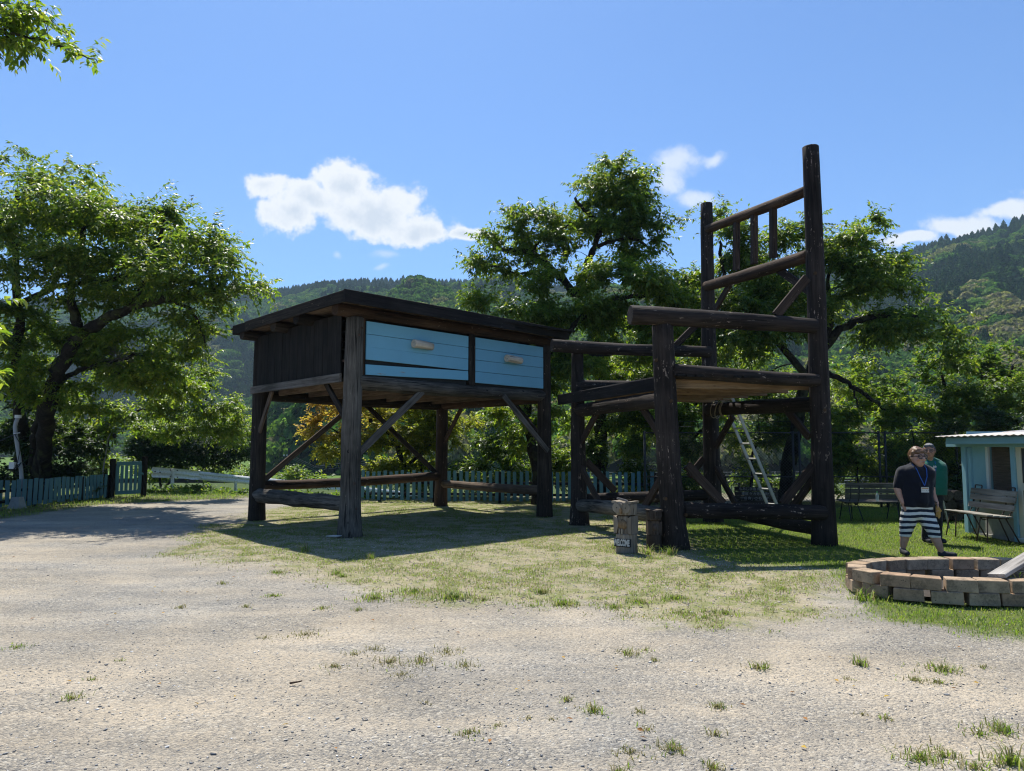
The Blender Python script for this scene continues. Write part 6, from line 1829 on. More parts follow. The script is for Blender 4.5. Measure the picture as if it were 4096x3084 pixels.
# tufts in the gravel, where the photograph has them: (px, py, radius m, height m, blades, dryness)
tufts = [(70, 2580, .17, .05, 160, 0), (290, 2785, .14, .09, 90, .3), (475, 2632, .06, .05, 40, .2), (370, 2712, .08, .06, 50, .5), (890, 2325, .10, .06, 60, .5), (720, 2425, .10, .07, 60, .6), (985, 2420, .10, .06, 60, .6), (1095, 2376, .14, .07, 140, 0),
         (1290, 2423, .12, .07, 90, .2), (1430, 2430, .13, .08, 90, .3), (1500, 2385, .28, .13, 260, .1), (1660, 2360, .30, .12, 280, .1), (1810, 2385, .26, .17, 300, 0), (1930, 2390, .16, .09, 120, .3), (1350, 2290, .16, .09, 150, .1), (1110, 2287, .22, .06, 200, .1), (1370, 2300, .10, .10, 80, .1),
         (1225, 2205, .12, .22, 60, 0), (1480, 2235, .10, .16, 50, .1), (1060, 2540, .10, .06, 60, .8), (1220, 2530, .30, .06, 220, .8), (1340, 2660, .14, .07, 110, .7), (1560, 2640, .26, .08, 180, .7), (1680, 2640, .20, .09, 140, .7), (1790, 2600, .20, .08, 140, .7),
         (1860, 2655, .16, .07, 120, .7), (1500, 2590, .16, .06, 100, .8), (1420, 2610, .12, .06, 80, .7), (1880, 2925, .13, .06, 120, .4), (1985, 2895, .06, .05, 40, .5), (1700, 2800, .07, .05, 40, .8), (1610, 2690, .18, .06, 110, .8),
         (2170, 2360, .20, .13, 190, .2), (2260, 2405, .24, .14, 260, 0), (2130, 2410, .10, .06, 80, 0), (2080, 2400, .07, .05, 40, 0), (2460, 2420, .24, .10, 220, .1), (2560, 2400, .22, .10, 220, .2), (2700, 2385, .24, .11, 260, .1), (2820, 2460, .14, .08, 130, 0), (2900, 2445, .30, .10, 300, .1), (2720, 2440, .2, .09, 180, .1),
         (3130, 2350, .22, .07, 180, 0), (2510, 2605, .13, .10, 120, .4), (2580, 2590, .08, .06, 60, .5), (2615, 2635, .06, .08, 40, .5), (3040, 2665, .10, .12, 110, .4), (3440, 2650, .09, .14, 90, .2), (3770, 2670, .22, .10, 280, .2), (3665, 2710, .11, .07, 110, .4),
         (3755, 2722, .09, .07, 90, .5), (3930, 2660, .09, .06, 60, .5), (2265, 2795, .07, .07, 70, .6), (2375, 2840, .11, .09, 130, .2), (2560, 2840, .07, .06, 50, .7), (2870, 2815, .10, .08, 110, .5), (2860, 2930, .07, .08, 60, .6), (2590, 2910, .07, .06, 50, .7), (2690, 2990, .10, .09, 140, .4),
         (2520, 3000, .13, .06, 130, .6), (3680, 3020, .17, .09, 240, .2), (3770, 3010, .13, .08, 150, .3), (3920, 2925, .10, .07, 110, .2), (4000, 2910, .15, .10, 200, .2), (4040, 3040, .16, .16, 220, .1), (3900, 3060, .13, .08, 140, .4), (2845, 3060, .07, .08, 80, .6), (2480, 3075, .06, .09, 60, .4), (3450, 2850, .06, .05, 40, .8),
         (3540, 2865, .07, .07, 50, .5), (3390, 2705, .07, .05, 50, .7), (2210, 2870, .06, .05, 40, .8), (2110, 2865, .05, .05, 30, .8), (3455, 2390, .16, .30, 70, 0), (3540, 2390, .14, .22, 60, 0), (3900, 2410, .14, .2, 70, 0), (4070, 2330, .12, .3, 40, 0), (2680, 2215, .22, .22, 90, 0), (2590, 2215, .2, .24, 60, 0), (2460, 2190, .1, .12, 50, 0), (3470, 2120, .22, .24, 90, 0), (3840, 2110, .2, .2, 90, 0), (2600, 2230, .4, .08, 200, .1)]
for dryp in (0, 1):
    X = []; Y = []; Hh = []; Wd = []
    for (px, py, rad, hh, nb_, dry_) in tufts:
        c = gr(px, py); dry_ = min(1, dry_ * 0.8 + 0.3); k = int(nb_ * (dry_ if dryp else 1 - dry_) * (0.65 if c.y < 8 else 0.9))
        if k < 2: continue
        rr = rad * np.abs(r.normal(0, 0.5, k)); a = r.uniform(0, 6.283, k)
        X.append(c.x + rr * np.cos(a)); Y.append(c.y + rr * np.sin(a)); Hh.append(hh * (0.62 if c.y < 9 else 0.8) * r.uniform(0.3, 1.2, k)); Wd.append(np.full(k, 0.0055 + 0.02 * hh))
    blades('grass_tufts' if not dryp else 'dry_grass_tufts', 'green grass tufts scattered over the gravel' if not dryp else 'dry brownish grass tufts scattered over the gravel',
           M['grass'] if not dryp else M['grass_dry'], np.concatenate(X), np.concatenate(Y), np.concatenate(Hh), 1.0, np.concatenate(Wd), 75 + dryp)

# loose stones: small angular pebbles and flat chips
IV = np.array([(1, 0.15, 0), (0.2, 1, 0.1), (-1, -0.1, 0.05), (-0.1, -1, 0), (0.35, 0.25, 0.85), (-0.4, -0.3, 0.8), (0, 0, -0.8)])
IT = np.array([(0, 1, 4), (1, 5, 4), (1, 2, 5), (2, 3, 5), (3, 4, 5), (3, 0, 4), (1, 0, 6), (2, 1, 6), (3, 2, 6), (0, 3, 6)])


def stones(name, label, mat, x, y, s, flat, seed):
    r = np.random.default_rng(seed); n = len(x)
    sc = np.stack([s * r.uniform(.7, 1.4, n), s * r.uniform(.6, 1.1, n), s * flat * r.uniform(.6, 1.2, n)], 1)
    V = IV[None] * (1 + r.normal(0, 0.16, (n, len(IV), 1))) * sc[:, None, :]
    a = r.uniform(0, 6.283, n); c, q = np.cos(a)[:, None], np.sin(a)[:, None]
    Vx = V[:, :, 0] * c - V[:, :, 1] * q; Vy = V[:, :, 0] * q + V[:, :, 1] * c
    tz = r.normal(0, 0.22, n)[:, None]
    Vz = V[:, :, 2] + Vx * tz
    z = ground_z(x, y)
    P = np.stack([Vx + x[:, None], Vy + y[:, None], Vz + (z + s * flat * 0.35)[:, None]], 2).reshape(-1, 3)
    T = (IT[None] + (np.arange(n) * len(IV))[:, None, None]).reshape(-1, 3)
    o = obj(name, mesh_np(name, P, T), mat); return tag(o, label, 'stones', None, 'stuff')


m, t, out = new_mat('loose_stone')
g_ = t.node('ShaderNodeNewGeometry')
c = t.ramp(g_.outputs['Random Per Island'], [(0, (0.06, 0.062, 0.07)), (0.08, (0.15, 0.155, 0.16)), (0.35, (0.27, 0.27, 0.265)), (0.6, (0.36, 0.33, 0.285)), (0.8, (0.48, 0.45, 0.40)), (1, (0.74, 0.73, 0.70))])
principled(t, out, c, 0.85, 0.2); M['stone'] = m
n = 22000
u = r.uniform(0, 1, n); y = 3.2 + 9.5 * u ** 1.7; x = r.uniform(-0.74, 0.74, n) * y
keep = fbm(x * 0.9, y * 0.9, 95) + 0.5 * fbm(x * .3, y * .3, 97) > r.uniform(0.42, 1.05, n)
x, y = x[keep], y[keep]
s = 0.0042 * (1 + r.exponential(0.5, len(x))); s = np.minimum(s, 0.02)
stones('gravel_stones', 'loose grey and buff stones scattered over the gravel yard', M['stone'], x, y, s, 0.55, 76)
n = 16000
x = r.uniform(-7.5, 6, n); y = r.uniform(7.8, 15, n); la, pa, ve = masks(x, y)
keep = (r.uniform(0, 1, n) < pa * (1 - la)) & (np.abs(x / y) < .74)
m, t, out = new_mat('pale_chip')
g_ = t.node('ShaderNodeNewGeometry')
c = t.ramp(g_.outputs['Random Per Island'], [(0, (0.16, 0.14, 0.12)), (0.5, (0.36, 0.30, 0.235)), (1, (0.62, 0.55, 0.46))])
principled(t, out, c, 0.9, 0.1); M['chip'] = m
stones('turf_chips', 'pale stone and bark chips among the thin turf', M['chip'], x[keep], y[keep], 0.014 * r.uniform(.5, 1.4, keep.sum()), 0.35, 77)

# fallen leaves
pts = [(62, 2278, 2), (60, 2226, 2), (645, 2363, 2), (618, 2347, 2), (455, 2454, 2), (740, 2245, 2), (945, 2252, 2), (510, 2270, 1), (655, 2270, 1), (632, 2735, 1), (945, 2783, 1), (120, 2474, 0), (1500, 2513, 1), (340, 2210, 0), (308, 2327, 0), (865, 2398, 0), (927, 2305, 0),
       (2260, 2627, 1), (2985, 2815, 1), (3535, 2785, 1), (2575, 2920, 0), (3410, 2738, 0), (2245, 2130, 1), (1128, 2107, 2), (1180, 2733, 0), (3830, 2585, 0), (540, 2095, 2), (720, 2070, 2), (600, 2130, 1), (430, 2040, 1), (1270, 2110, 2), (1520, 2130, 1), (960, 2150, 0)]
r2 = np.random.default_rng(8)
for k in range(55):
    pts.append((r2.uniform(0, 4096), r2.uniform(2030, 3000) ** 1.0, r2.integers(0, 2)))
base = []; ax = []; wd = []; nr = []; ln = []
for (px, py, kcol) in pts:
    q = gr(px, py); a = r2.uniform(0, 6.283); ax_ = np.array([math.cos(a), math.sin(a), 0.15]); 
    base.append((q.x, q.y, float(ground_z(np.array([q.x]), np.array([q.y]))[0]) + 0.012)); ax.append(ax_)
    nr_ = unit(np.array([r2.normal(0, .3), r2.normal(0, .3), 1.0])); w = unit(np.cross(ax_, nr_)); wd.append(w); nr.append(nr_); ln.append(r2.uniform(.028, .05))
o = obj('fallen_leaves', leaf_mesh('fallen_leaves', np.array(base), unit(np.array(ax)), np.array(wd), np.array(nr), np.array(ln), np.array(ln) * .55, .2, 0.05), M['litter'])
tag(o, 'yellow and brown fallen leaves strewn over the yard', 'leaves', None, 'stuff')
q = gr(1180, 2736)
tag(log('bark_piece', q + Vector((-.035, -.01, .010)), q + Vector((.04, .035, .016)), 0.008, 0.005, M['log_brown'], None, 0.3, 0.012, 7, 5, rings=4), 'dark curl of bark lying on the bare gravel', 'bark')

# ------------------------------------------------------------------ people
def blob_mesh(name, caps, voxel=0.008, smooth=4, extra=None):
    """one continuous surface round tapered limbs. caps: (p0, r0, p1, r1); r may be (rx, ry, rz) for an ellipsoid when p1 is None"""
    mb = MB()
    for c in caps:
        p0, r0, p1, r1 = c
        if p1 is None:
            mb.ball(p0, r0, 20, 14); continue
        p0, p1 = Vector(p0), Vector(p1)
        d = (p1 - p0); L = d.length
        if L < 1e-5: continue
        n = max(2, int(L / 0.05)); pts = [p0 + d * (i / n) for i in range(n + 1)]
        mb.tube(pts, [r0 + (r1 - r0) * i / n for i in range(n + 1)], 16)
        mb.ball(p0, r0, 16, 10); mb.ball(p1, r1, 16, 10)
    me = mesh_py(name, mb.V, mb.F)
    o = bpy.data.objects.new('tmp', me)
    md = o.modifiers.new('r', 'REMESH'); md.mode = 'VOXEL'; md.voxel_size = voxel; md.use_smooth_shade = True
    ms = o.modifiers.new('s', 'SMOOTH'); ms.iterations = smooth; ms.factor = 0.5
    out_ = bake(o); bpy.data.meshes.remove(me)
    out_.name = name
    return out_


def wrinkle(me, amp, scale, seed=0, zmin=None):
    n = len(me.vertices); me.update()
    co = np.empty(n * 3, np.float32); me.vertices.foreach_get('co', co); co = co.reshape(n, 3)
    nr = np.empty(n * 3, np.float32); me.vertex_normals.foreach_get('vector', nr); nr = nr.reshape(n, 3)
    k = np.empty(n, np.float32)
    for i in range(n):
        q = Vector(co[i]) * scale + Vector((seed, seed * 2, 0))
        k[i] = noise.noise(Vector((q.x, q.y, q.z * 0.6))) + 0.5 * noise.noise(q * 2.3)
    me.vertices.foreach_set('co', (co + nr * (amp * k)[:, None]).ravel())
    me.update()


def m_skin(name, col, red=0.12):
    m, t, out = new_mat(name)
    tc = t.node('ShaderNodeTexCoord')
    n = t.noise(tc.outputs['Object'], 9, 4)
    c = t.mix(t.mapr(n, 0.35, 0.7), col, (col[0] * 0.9, col[1] * 0.72, col[2] * 0.66))
    p = principled(t, out, c, 0.5, 0.35)
    p.inputs['Subsurface Weight'].default_value = 0.08; p.inputs['Subsurface Radius'].default_value = (0.02, 0.008, 0.004); p.inputs['Subsurface Scale'].default_value = 0.5
    return m


def m_cloth(name, col, rough=0.85):
    m, t, out = new_mat(name)
    tc = t.node('ShaderNodeTexCoord')
    n = t.noise(tc.outputs['Object'], 6, 4); n2 = t.noise(tc.outputs['Object'], 240, 2)
    c = t.mix(t.mapr(n, 0.3, 0.7, 0, .35), col, tuple(x * 0.7 for x in col))
    p = principled(t, out, c, rough, 0.2, t.bump(t.math('ADD', t.math('MULTIPLY', n, .8), t.math('MULTIPLY', n2, 0.06)), 0.5, 0.03))
    p.inputs['Sheen Weight'].default_value = 0.15
    return m


M['skin1'] = m_skin('sunlit_skin', (0.50, 0.30, 0.215))
M['skin2'] = m_skin('tanned_skin', (0.40, 0.225, 0.138))
M['navy'] = m_cloth('navy_cotton', (0.006, 0.007, 0.013))
M['green_shirt'] = m_cloth('dark_green_cotton', (0.008, 0.115, 0.075))
M['trousers'] = m_cloth('black_trousers', (0.010, 0.011, 0.014))
M['hair_brown'] = m_plain('brown_hair', (0.17, 0.09, 0.042), 0.45, 0.4, 0, 0.7, 45, 0.6)
M['hair_grey'] = m_plain('grey_hair', (0.11, 0.11, 0.115), 0.5, 0.4, 0, 0.85, 45, 0.6)
M['shoe'] = m_plain('dark_trainer', (0.025, 0.027, 0.032), 0.7, 0.3, 0, 0.5, 20)
M['sock'] = m_plain('grey_sock', (0.20, 0.22, 0.25), 0.9, 0.1)
M['lanyard'] = m_plain('blue_lanyard', (0.03, 0.12, 0.42), 0.7, 0.2)
M['glove'] = m_plain('tan_leather_glove', (0.48, 0.27, 0.07), 0.7, 0.3, 0, 0.6, 30)
m, t, out = new_mat('spectacle_lens')
p_ = principled(t, out, (0.10, 0.10, 0.11), 0.1, 0.5); p_.inputs['Alpha'].default_value = 0.35; M['lens'] = m
M['lip'] = m_plain('lip', (0.34, 0.13, 0.10), 0.5, 0.3)
M['eye'] = m_plain('eye', (0.03, 0.022, 0.018), 0.25, 0.5)
m, t, out = new_mat('navy_white_stripes')
tc = t.node('ShaderNodeTexCoord'); sp_ = t.node('ShaderNodeSeparateXYZ', ins={0: tc.outputs['Object']})
wob = t.noise(tc.outputs['Object'], 5, 3)
zz = t.math('ADD', sp_.outputs[2], t.math('ADD', t.math('MULTIPLY', wob, 0.035), t.math('MULTIPLY', t.math('ABSOLUTE', t.math('SUBTRACT', sp_.outputs[0], -0.08)), 0.06)))
st_ = t.math('GREATER_THAN', t.math('FRACT', t.math('DIVIDE', zz, 0.088)), 0.5)
principled(t, out, t.mix(st_, (0.016, 0.022, 0.036), (0.66, 0.65, 0.60)), 0.85, 0.2, t.bump(t.noise(tc.outputs['Object'], 7, 4), 0.6, 0.03)); M['stripes'] = m


def hand(w, fdir, pdir, side, curl=0.5, s=1.0):
    """palm and five fingers as limbs of the body. w wrist, fdir towards the fingertips, pdir out of the palm, side towards the thumb"""
    f = Vector(fdir).normalized(); p = Vector(pdir).normalized(); t_ = Vector(side).normalized()
    caps = []
    pc_ = w + f * 0.045 * s
    for k in (-1, -0.33, 0.33, 1):
        caps.append((w + f * 0.012 * s + t_ * 0.016 * k * s, 0.016 * s, w + f * 0.085 * s + t_ * 0.030 * k * s, 0.0125 * s))
    for k, L in ((1, 0.070), (0.33, 0.080), (-0.33, 0.075), (-1, 0.058)):
        b = w + f * 0.088 * s + t_ * 0.030 * k * s
        d1 = (f + p * curl * 0.6).normalized(); d2 = (f + p * curl * 1.6).normalized(); d3 = (f * 0.5 + p * curl * 2.2).normalized()
        m1 = b + d1 * L * 0.45 * s; m2 = m1 + d2 * L * 0.32 * s; m3 = m2 + d3 * L * 0.25 * s
        caps += [(b, 0.0098 * s, m1, 0.0092 * s), (m1, 0.0092 * s, m2, 0.0085 * s), (m2, 0.0085 * s, m3, 0.0075 * s)]
    b = w + f * 0.025 * s + t_ * 0.030 * s
    m1 = b + (t_ * 0.8 + f * 0.8 + p * 0.4).normalized() * 0.042 * s; m2 = m1 + (f + p * 0.5 + t_ * 0.1).normalized() * 0.032 * s
    caps += [(w + f * 0.02 * s, 0.014 * s, b, 0.014 * s), (b, 0.0125 * s, m1, 0.011 * s), (m1, 0.0105 * s, m2, 0.009 * s)]
    return caps


def head_parts(c, yaw, skin_caps, h=0.27, w=0.185, tilt=0.0):
    "c: head centre. adds skull, jaw, nose, ears to the body's limbs; returns a function from face coordinates to the world"
    Rm = Matrix.Rotation(yaw, 3, 'Z') @ Matrix.Rotation(tilt, 3, 'X')
    fc = lambda x, y, z: Vector(c) + Rm @ Vector((x * w, y * w, z * h))      # face looks along -y
    def ell(x, y, z, r):
        skin_caps.append((fc(x, y, z), (r * w, r * w * 1.05, r * h), None, None))
    # skull and face from rotated ellipsoids approximated by balls along axes
    skin_caps.append((fc(0, 0.06, 0.10), 0.50 * w, fc(0, 0.16, 0.08), 0.49 * w))
    skin_caps.append((fc(0, -0.05, -0.10), 0.46 * w, fc(0, 0.05, 0.12), 0.50 * w))
    skin_caps.append((fc(0, -0.16, -0.30), 0.33 * w, fc(0, -0.04, -0.05), 0.45 * w))
    for s in (-1, 1):
        skin_caps.append((fc(s * 0.20, -0.12, -0.20), 0.26 * w, fc(s * 0.14, -0.2, -0.33), 0.20 * w))
        skin_caps.append((fc(s * 0.50, 0.10, -0.02), 0.055 * w, fc(s * 0.52, 0.14, 0.08), 0.075 * w))
        skin_caps.append((fc(s * 0.50, 0.10, -0.09), 0.05 * w, fc(s * 0.52, 0.12, 0.02), 0.06 * w))
        skin_caps.append((fc(s * 0.27, -0.36, -0.12), 0.12 * w, fc(s * 0.22, -0.34, -0.05), 0.12 * w))
    skin_caps.append((fc(0, -0.50, 0.06), 0.055 * w, fc(0, -0.62, -0.10), 0.085 * w))
    skin_caps.append((fc(-0.09, -0.52, -0.12), 0.06 * w, fc(0.09, -0.52, -0.12), 0.06 * w))
    skin_caps.append((fc(-0.1, -0.40, -0.27), 0.12 * w, fc(0.1, -0.40, -0.27), 0.12 * w))
    skin_caps.append((fc(0, -0.36, -0.40), 0.12 * w, fc(0, -0.34, -0.36), 0.13 * w))
    skin_caps.append((fc(-0.25, -0.44, 0.11), 0.055 * w, fc(0.25, -0.44, 0.11), 0.055 * w))
    return fc


def face_details(root, fc, w, glasses, lens_r=0.17):
    for s in (-1, 1):
        mb = MB().ball(fc(s * 0.20, -0.43, 0.04), (0.045 * w * 1.3, 0.03 * w, 0.045 * w)); mb.build('eye', M['eye'], root, True)
        MB().tube([fc(s * 0.09, -0.53, 0.125), fc(s * 0.22, -0.52, 0.15), fc(s * 0.36, -0.42, 0.12)], 0.028 * w, 6).build('eyebrow', glasses['brow'], root)
    MB().tube([fc(-0.14, -0.53, -0.265), fc(0, -0.56, -0.262), fc(0.14, -0.53, -0.258)], [0.02 * w, 0.032 * w, 0.02 * w], 6).build('mouth', M['lip'], root, True)
    g = MB()
    for s in (-1, 1):
        ring = [fc(s * 0.215 + lens_r * math.cos(a), -0.56 + 0.05 * abs(math.cos(a)), 0.035 + lens_r * 0.68 * math.sin(a)) for a in [2 * math.pi * i / 16 for i in range(17)]]
        g.tube(ring, glasses['th'] * w, 6, False)
        g.tube([fc(s * (0.215 + lens_r), -0.52, 0.06), fc(s * 0.50, -0.30, 0.06), fc(s * 0.54, 0.1, 0.05)], glasses['th'] * w, 6)
    g.tube([fc(-0.05, -0.58, 0.05), fc(0, -0.60, 0.06), fc(0.05, -0.58, 0.05)], glasses['th'] * w, 6)
    gl = g.build('glasses', glasses['mat'], root)
    for s in (-1, 1):
        n = 16; c = fc(s * 0.215, -0.55, 0.035)
        l = MB(); l.add([fc(s * 0.215 + lens_r * math.cos(a), -0.55, 0.035 + lens_r * 0.68 * math.sin(a)) for a in [2 * math.pi * i / n for i in range(n)]], [tuple(range(n))])
        l.build('lens', M['lens'], gl)


def local(root):
    Wm = WM[root.name]; return lambda x, y, z: Wm @ Vector((x, y, z))


# ---- walking man in front
g1_ = gr(3697, 2222); g1_.z = 0
man = thing('person', 'man in navy T-shirt and navy-white striped shorts walking past the fire pit', 'person', g1_)
L = local(man)
K = 0.001225
Q = lambda zx, zy, dy=0.0: at(3540 + zx * 0.3125, 1740 + zy * 0.3125, g1_.y) + Vector((0, dy, 0))       # from the figure's outline, depth dy
hc = Q(408, 285, -0.02)
body = []
fc = head_parts(hc, R(15), body, h=0.275, w=0.212)
body += [(Q(415, 395, 0.02), 0.075, Q(418, 350, 0.01), 0.075), (Q(415, 430, 0.03), 0.10, Q(412, 700, 0.03), 0.12),
         (Q(412, 700, 0.03), 0.12, Q(420, 950, 0.03), 0.11)]
# arms
body += [(Q(235, 480, 0.04), 0.055, Q(182, 690, 0.05), 0.055), (Q(182, 690, 0.05), 0.055, Q(190, 740, 0.04), 0.052), (Q(190, 740, 0.04), 0.052, Q(222, 870, -0.02), 0.034)]
body += hand(Q(224, 872, -0.02), Q(255, 960, -0.05) - Q(224, 872, -0.02), (0.35, 0.75, 0.0), (0.75, -0.5, 0.1), 0.35, 1.02)
body += [(Q(595, 480, 0.04), 0.055, Q(618, 690, 0.05), 0.055), (Q(618, 690, 0.05), 0.055, Q(622, 745, 0.04), 0.050), (Q(622, 745, 0.04), 0.050, Q(640, 865, -0.04), 0.034)]
body += hand(Q(640, 868, -0.04), Q(648, 965, -0.09) - Q(640, 868, -0.04), (-0.8, -0.2, 0.0), (-0.2, -0.9, 0.1), 0.95, 1.02)
# legs
body += [(Q(360, 980, 0.03), 0.10, Q(292, 1230, 0.06), 0.072), (Q(292, 1230, 0.06), 0.072, Q(290, 1330, 0.09), 0.066), (Q(290, 1330, 0.09), 0.066, Q(288, 1380, 0.11), 0.058), (Q(288, 1380, 0.11), 0.058, Q(288, 1480, 0.13), 0.037)]
body += [(Q(480, 980, 0.02), 0.10, Q(572, 1230, -0.10), 0.076), (Q(572, 1230, -0.10), 0.076, Q(600, 1330, -0.12), 0.070), (Q(600, 1330, -0.12), 0.070, Q(625, 1390, -0.13), 0.060), (Q(625, 1390, -0.13), 0.060, Q(660, 1495, -0.14), 0.038)]
body += [(Q(288, 1500, 0.13), 0.030, Q(280, 1520, 0.04), 0.026), (Q(660, 1500, -0.14), 0.030, Q(715, 1528, -0.18), 0.022)]
bm_ = blob_mesh('body', body, 0.0085, 2)
Wi = WM[man.name].inverted(); bm_.transform(Wi)
obj('body', bm_, M['skin1'], man, WM[man.name].copy(), True)
# T-shirt
sh = [(Q(330, 425, 0.03), 0.075, Q(250, 470, 0.04), 0.095), (Q(500, 425, 0.03), 0.075, Q(570, 470, 0.04), 0.095), (Q(370, 415, 0.03), 0.085, Q(460, 415, 0.03), 0.085),
      (Q(320, 500, 0.02), 0.150, Q(515, 500, 0.02), 0.150), (Q(320, 560, 0.015), 0.138, Q(512, 560, 0.015), 0.138), (Q(320, 620, 0.01), 0.138, Q(508, 620, 0.01), 0.138), (Q(320, 680, 0.0), 0.138, Q(505, 680, 0.0), 0.138), (Q(322, 740, 0.0), 0.138, Q(503, 740, 0.0), 0.138), (Q(325, 800, -0.01), 0.138, Q(500, 800, -0.01), 0.138), (Q(330, 870, 0.0), 0.150, Q(500, 870, 0.0), 0.150),
      (Q(415, 640, -0.02), 0.16, Q(415, 830, -0.03), 0.162)]
sh += [(Q(245, 480, 0.04), 0.10, Q(190, 625, 0.05), 0.078), (Q(190, 625, 0.05), 0.078, Q(184, 655, 0.05), 0.070), (Q(585, 480, 0.04), 0.10, Q(612, 625, 0.05), 0.072), (Q(612, 625, 0.05), 0.072, Q(616, 650, 0.05), 0.066)]
sm = blob_mesh('shirt', sh, 0.010, 16)
for v in sm.vertices:                                       # clean hem and open collar
    l = Wi @ v.co
    if l.z < 0.755 and abs(l.x + 0.09) < 0.30: l.z = 0.755 + (l.z - 0.755) * 0.08
    v.co = l
wrinkle(sm, 0.013, 6, 3)
shirt = obj('t_shirt', sm, M['navy'], man, WM[man.name].copy(), True)
# striped shorts
so_ = [(Q(345, 920, 0.02), 0.150, Q(490, 920, 0.02), 0.150), (Q(345, 1000, 0.02), 0.140, Q(495, 1000, 0.01), 0.140),
       (Q(335, 1010, 0.03), 0.140, Q(300, 1180, 0.05), 0.105), (Q(300, 1180, 0.05), 0.105, Q(292, 1285, 0.07), 0.086), (Q(500, 1010, 0.0), 0.140, Q(560, 1180, -0.09), 0.108), (Q(560, 1180, -0.09), 0.108, Q(582, 1280, -0.11), 0.090)]
sm = blob_mesh('shorts', so_, 0.010, 10)
for v in sm.vertices:
    l = Wi @ v.co
    zmin_ = 0.285 if l.x < -0.08 else 0.295
    if l.z < zmin_: l.z = zmin_ + (l.z - zmin_) * 0.05
    v.co = l
wrinkle(sm, 0.010, 8, 9)
obj('shorts', sm, M['stripes'], man, WM[man.name].copy(), True)
# shoes and socks
for (a, b, d) in ((Q(288, 1500, 0.14), Q(262, 1528, -0.05), 0), (Q(652, 1505, -0.13), Q(780, 1535, -0.22), 1)):
    s_ = [(Vector((a.x, a.y, 0.045)), 0.048, Vector((b.x, b.y, 0.038)), 0.042), (Vector((a.x, a.y, 0.06)), 0.045, a + Vector((0, 0, 0.02)), 0.044), (lerp(a, b, .4) + Vector((0, 0, -.0)), 0.045, Vector((a.x, a.y, 0.07)), 0.045)]
    me = blob_mesh('shoe', s_, 0.008, 3)
    for v in me.vertices:
        v.co = Wi @ v.co
        if v.co.z < 0.006: v.co.z = 0.006
    obj('shoe', me, M['shoe'], man, WM[man.name].copy(), True)
    MB().tube([a + Vector((0, 0, .01)), a + Vector((0, 0.0, 0.055))], [0.044, 0.040], 12).build('sock', M['sock'], man, True)
# hair: a swept cap
hr = [(fc(0, 0.10, 0.24), 0.50 * 0.218, fc(0, 0.22, 0.10), 0.50 * 0.218), (fc(-0.22, -0.20, 0.34), 0.24 * 0.218, fc(0.22, -0.20, 0.36), 0.22 * 0.218), (fc(-0.36, -0.02, 0.24), 0.2 * 0.218, fc(-0.42, 0.06, 0.08), 0.13 * 0.218), (fc(0.36, -0.02, 0.24), 0.2 * 0.218, fc(0.42, 0.06, 0.08), 0.13 * 0.218),
      (fc(-0.28, -0.34, 0.30), 0.13 * 0.218, fc(0.10, -0.40, 0.33), 0.13 * 0.218), (fc(0.1, -0.4, 0.33), 0.12 * 0.218, fc(0.34, -0.28, 0.26), 0.10 * 0.218), (fc(0, 0.3, 0.1), 0.4 * 0.218, fc(0, 0.36, -0.12), 0.3 * 0.218)]
hm = blob_mesh('hair', hr, 0.007, 2)
for v in hm.vertices: v.co = Wi @ v.co
wrinkle(hm, 0.005, 20, 2)
obj('hair', hm, M['hair_brown'], man, WM[man.name].copy(), True)
face_details(man, fc, 0.212, {'brow': M['eye'], 'mat': M['cable'], 'th': 0.028}, 0.175)
# lanyard and badge lying on the shirt
lan = MB()
for pts in ([Q(335, 372, -0.02), Q(352, 430, -0.115), Q(378, 530, -0.16), Q(418, 640, -0.195)], [Q(482, 378, -0.02), Q(482, 430, -0.11), Q(466, 530, -0.16), Q(420, 640, -0.195)]):
    lan.tube(pts, 0.006, 5)
lb = lan.build('lanyard', M['lanyard'], man)
bc_ = Q(420, 692, -0.205)
MB().box(bc_, (0.118, 0.006, 0.082)).build('badge', M['white_plastic'], man)
MB().box(bc_ + Vector((0, -0.005, 0.024)), (0.10, 0.003, 0.014)).build('badge_band', M['glove'], man)
text_mesh('小林 一夫' if False else '・・ ・・', 0.03, M['ink_black'], facing(bc_ + Vector((0, -0.005, -0.014)), (0, -1, 0)), 'badge_lettering', man)
MB().tube([Q(604, 848, -0.03), Q(628, 858, -0.075), Q(662, 850, -0.04), Q(634, 845, 0.0), Q(604, 848, -0.03)], 0.008, 6, False).build('bracelet', M['rust'], man)
# leather glove held in his hand
gp = Q(640, 940, -0.10)
gv = [(gp + Vector((-.02, 0, .03)), 0.026, gp + Vector((-.01, 0, -.05)), 0.034), (gp + Vector((-.01, 0, -.05)), 0.03, gp + Vector((-.035, .01, -.11)), 0.014), (gp + Vector((-.01, 0, -.05)), 0.028, gp + Vector((-.01, -.01, -.135)), 0.013), (gp + Vector((0, 0, -.04)), 0.026, gp + Vector((.012, 0, -.12)), 0.012), (gp + Vector((.0, 0, .01)), 0.02, gp + Vector((.035, 0, -.03)), 0.013)]
gm_ = blob_mesh('leather_glove', gv, 0.006, 2)
Mg = Matrix.Translation(gp); gm_.transform(Mg.inverted())
go_ = obj('leather_glove', gm_, M['glove'], None, Mg, True); tag(go_, 'crumpled tan leather glove held by the man in striped shorts', 'glove')

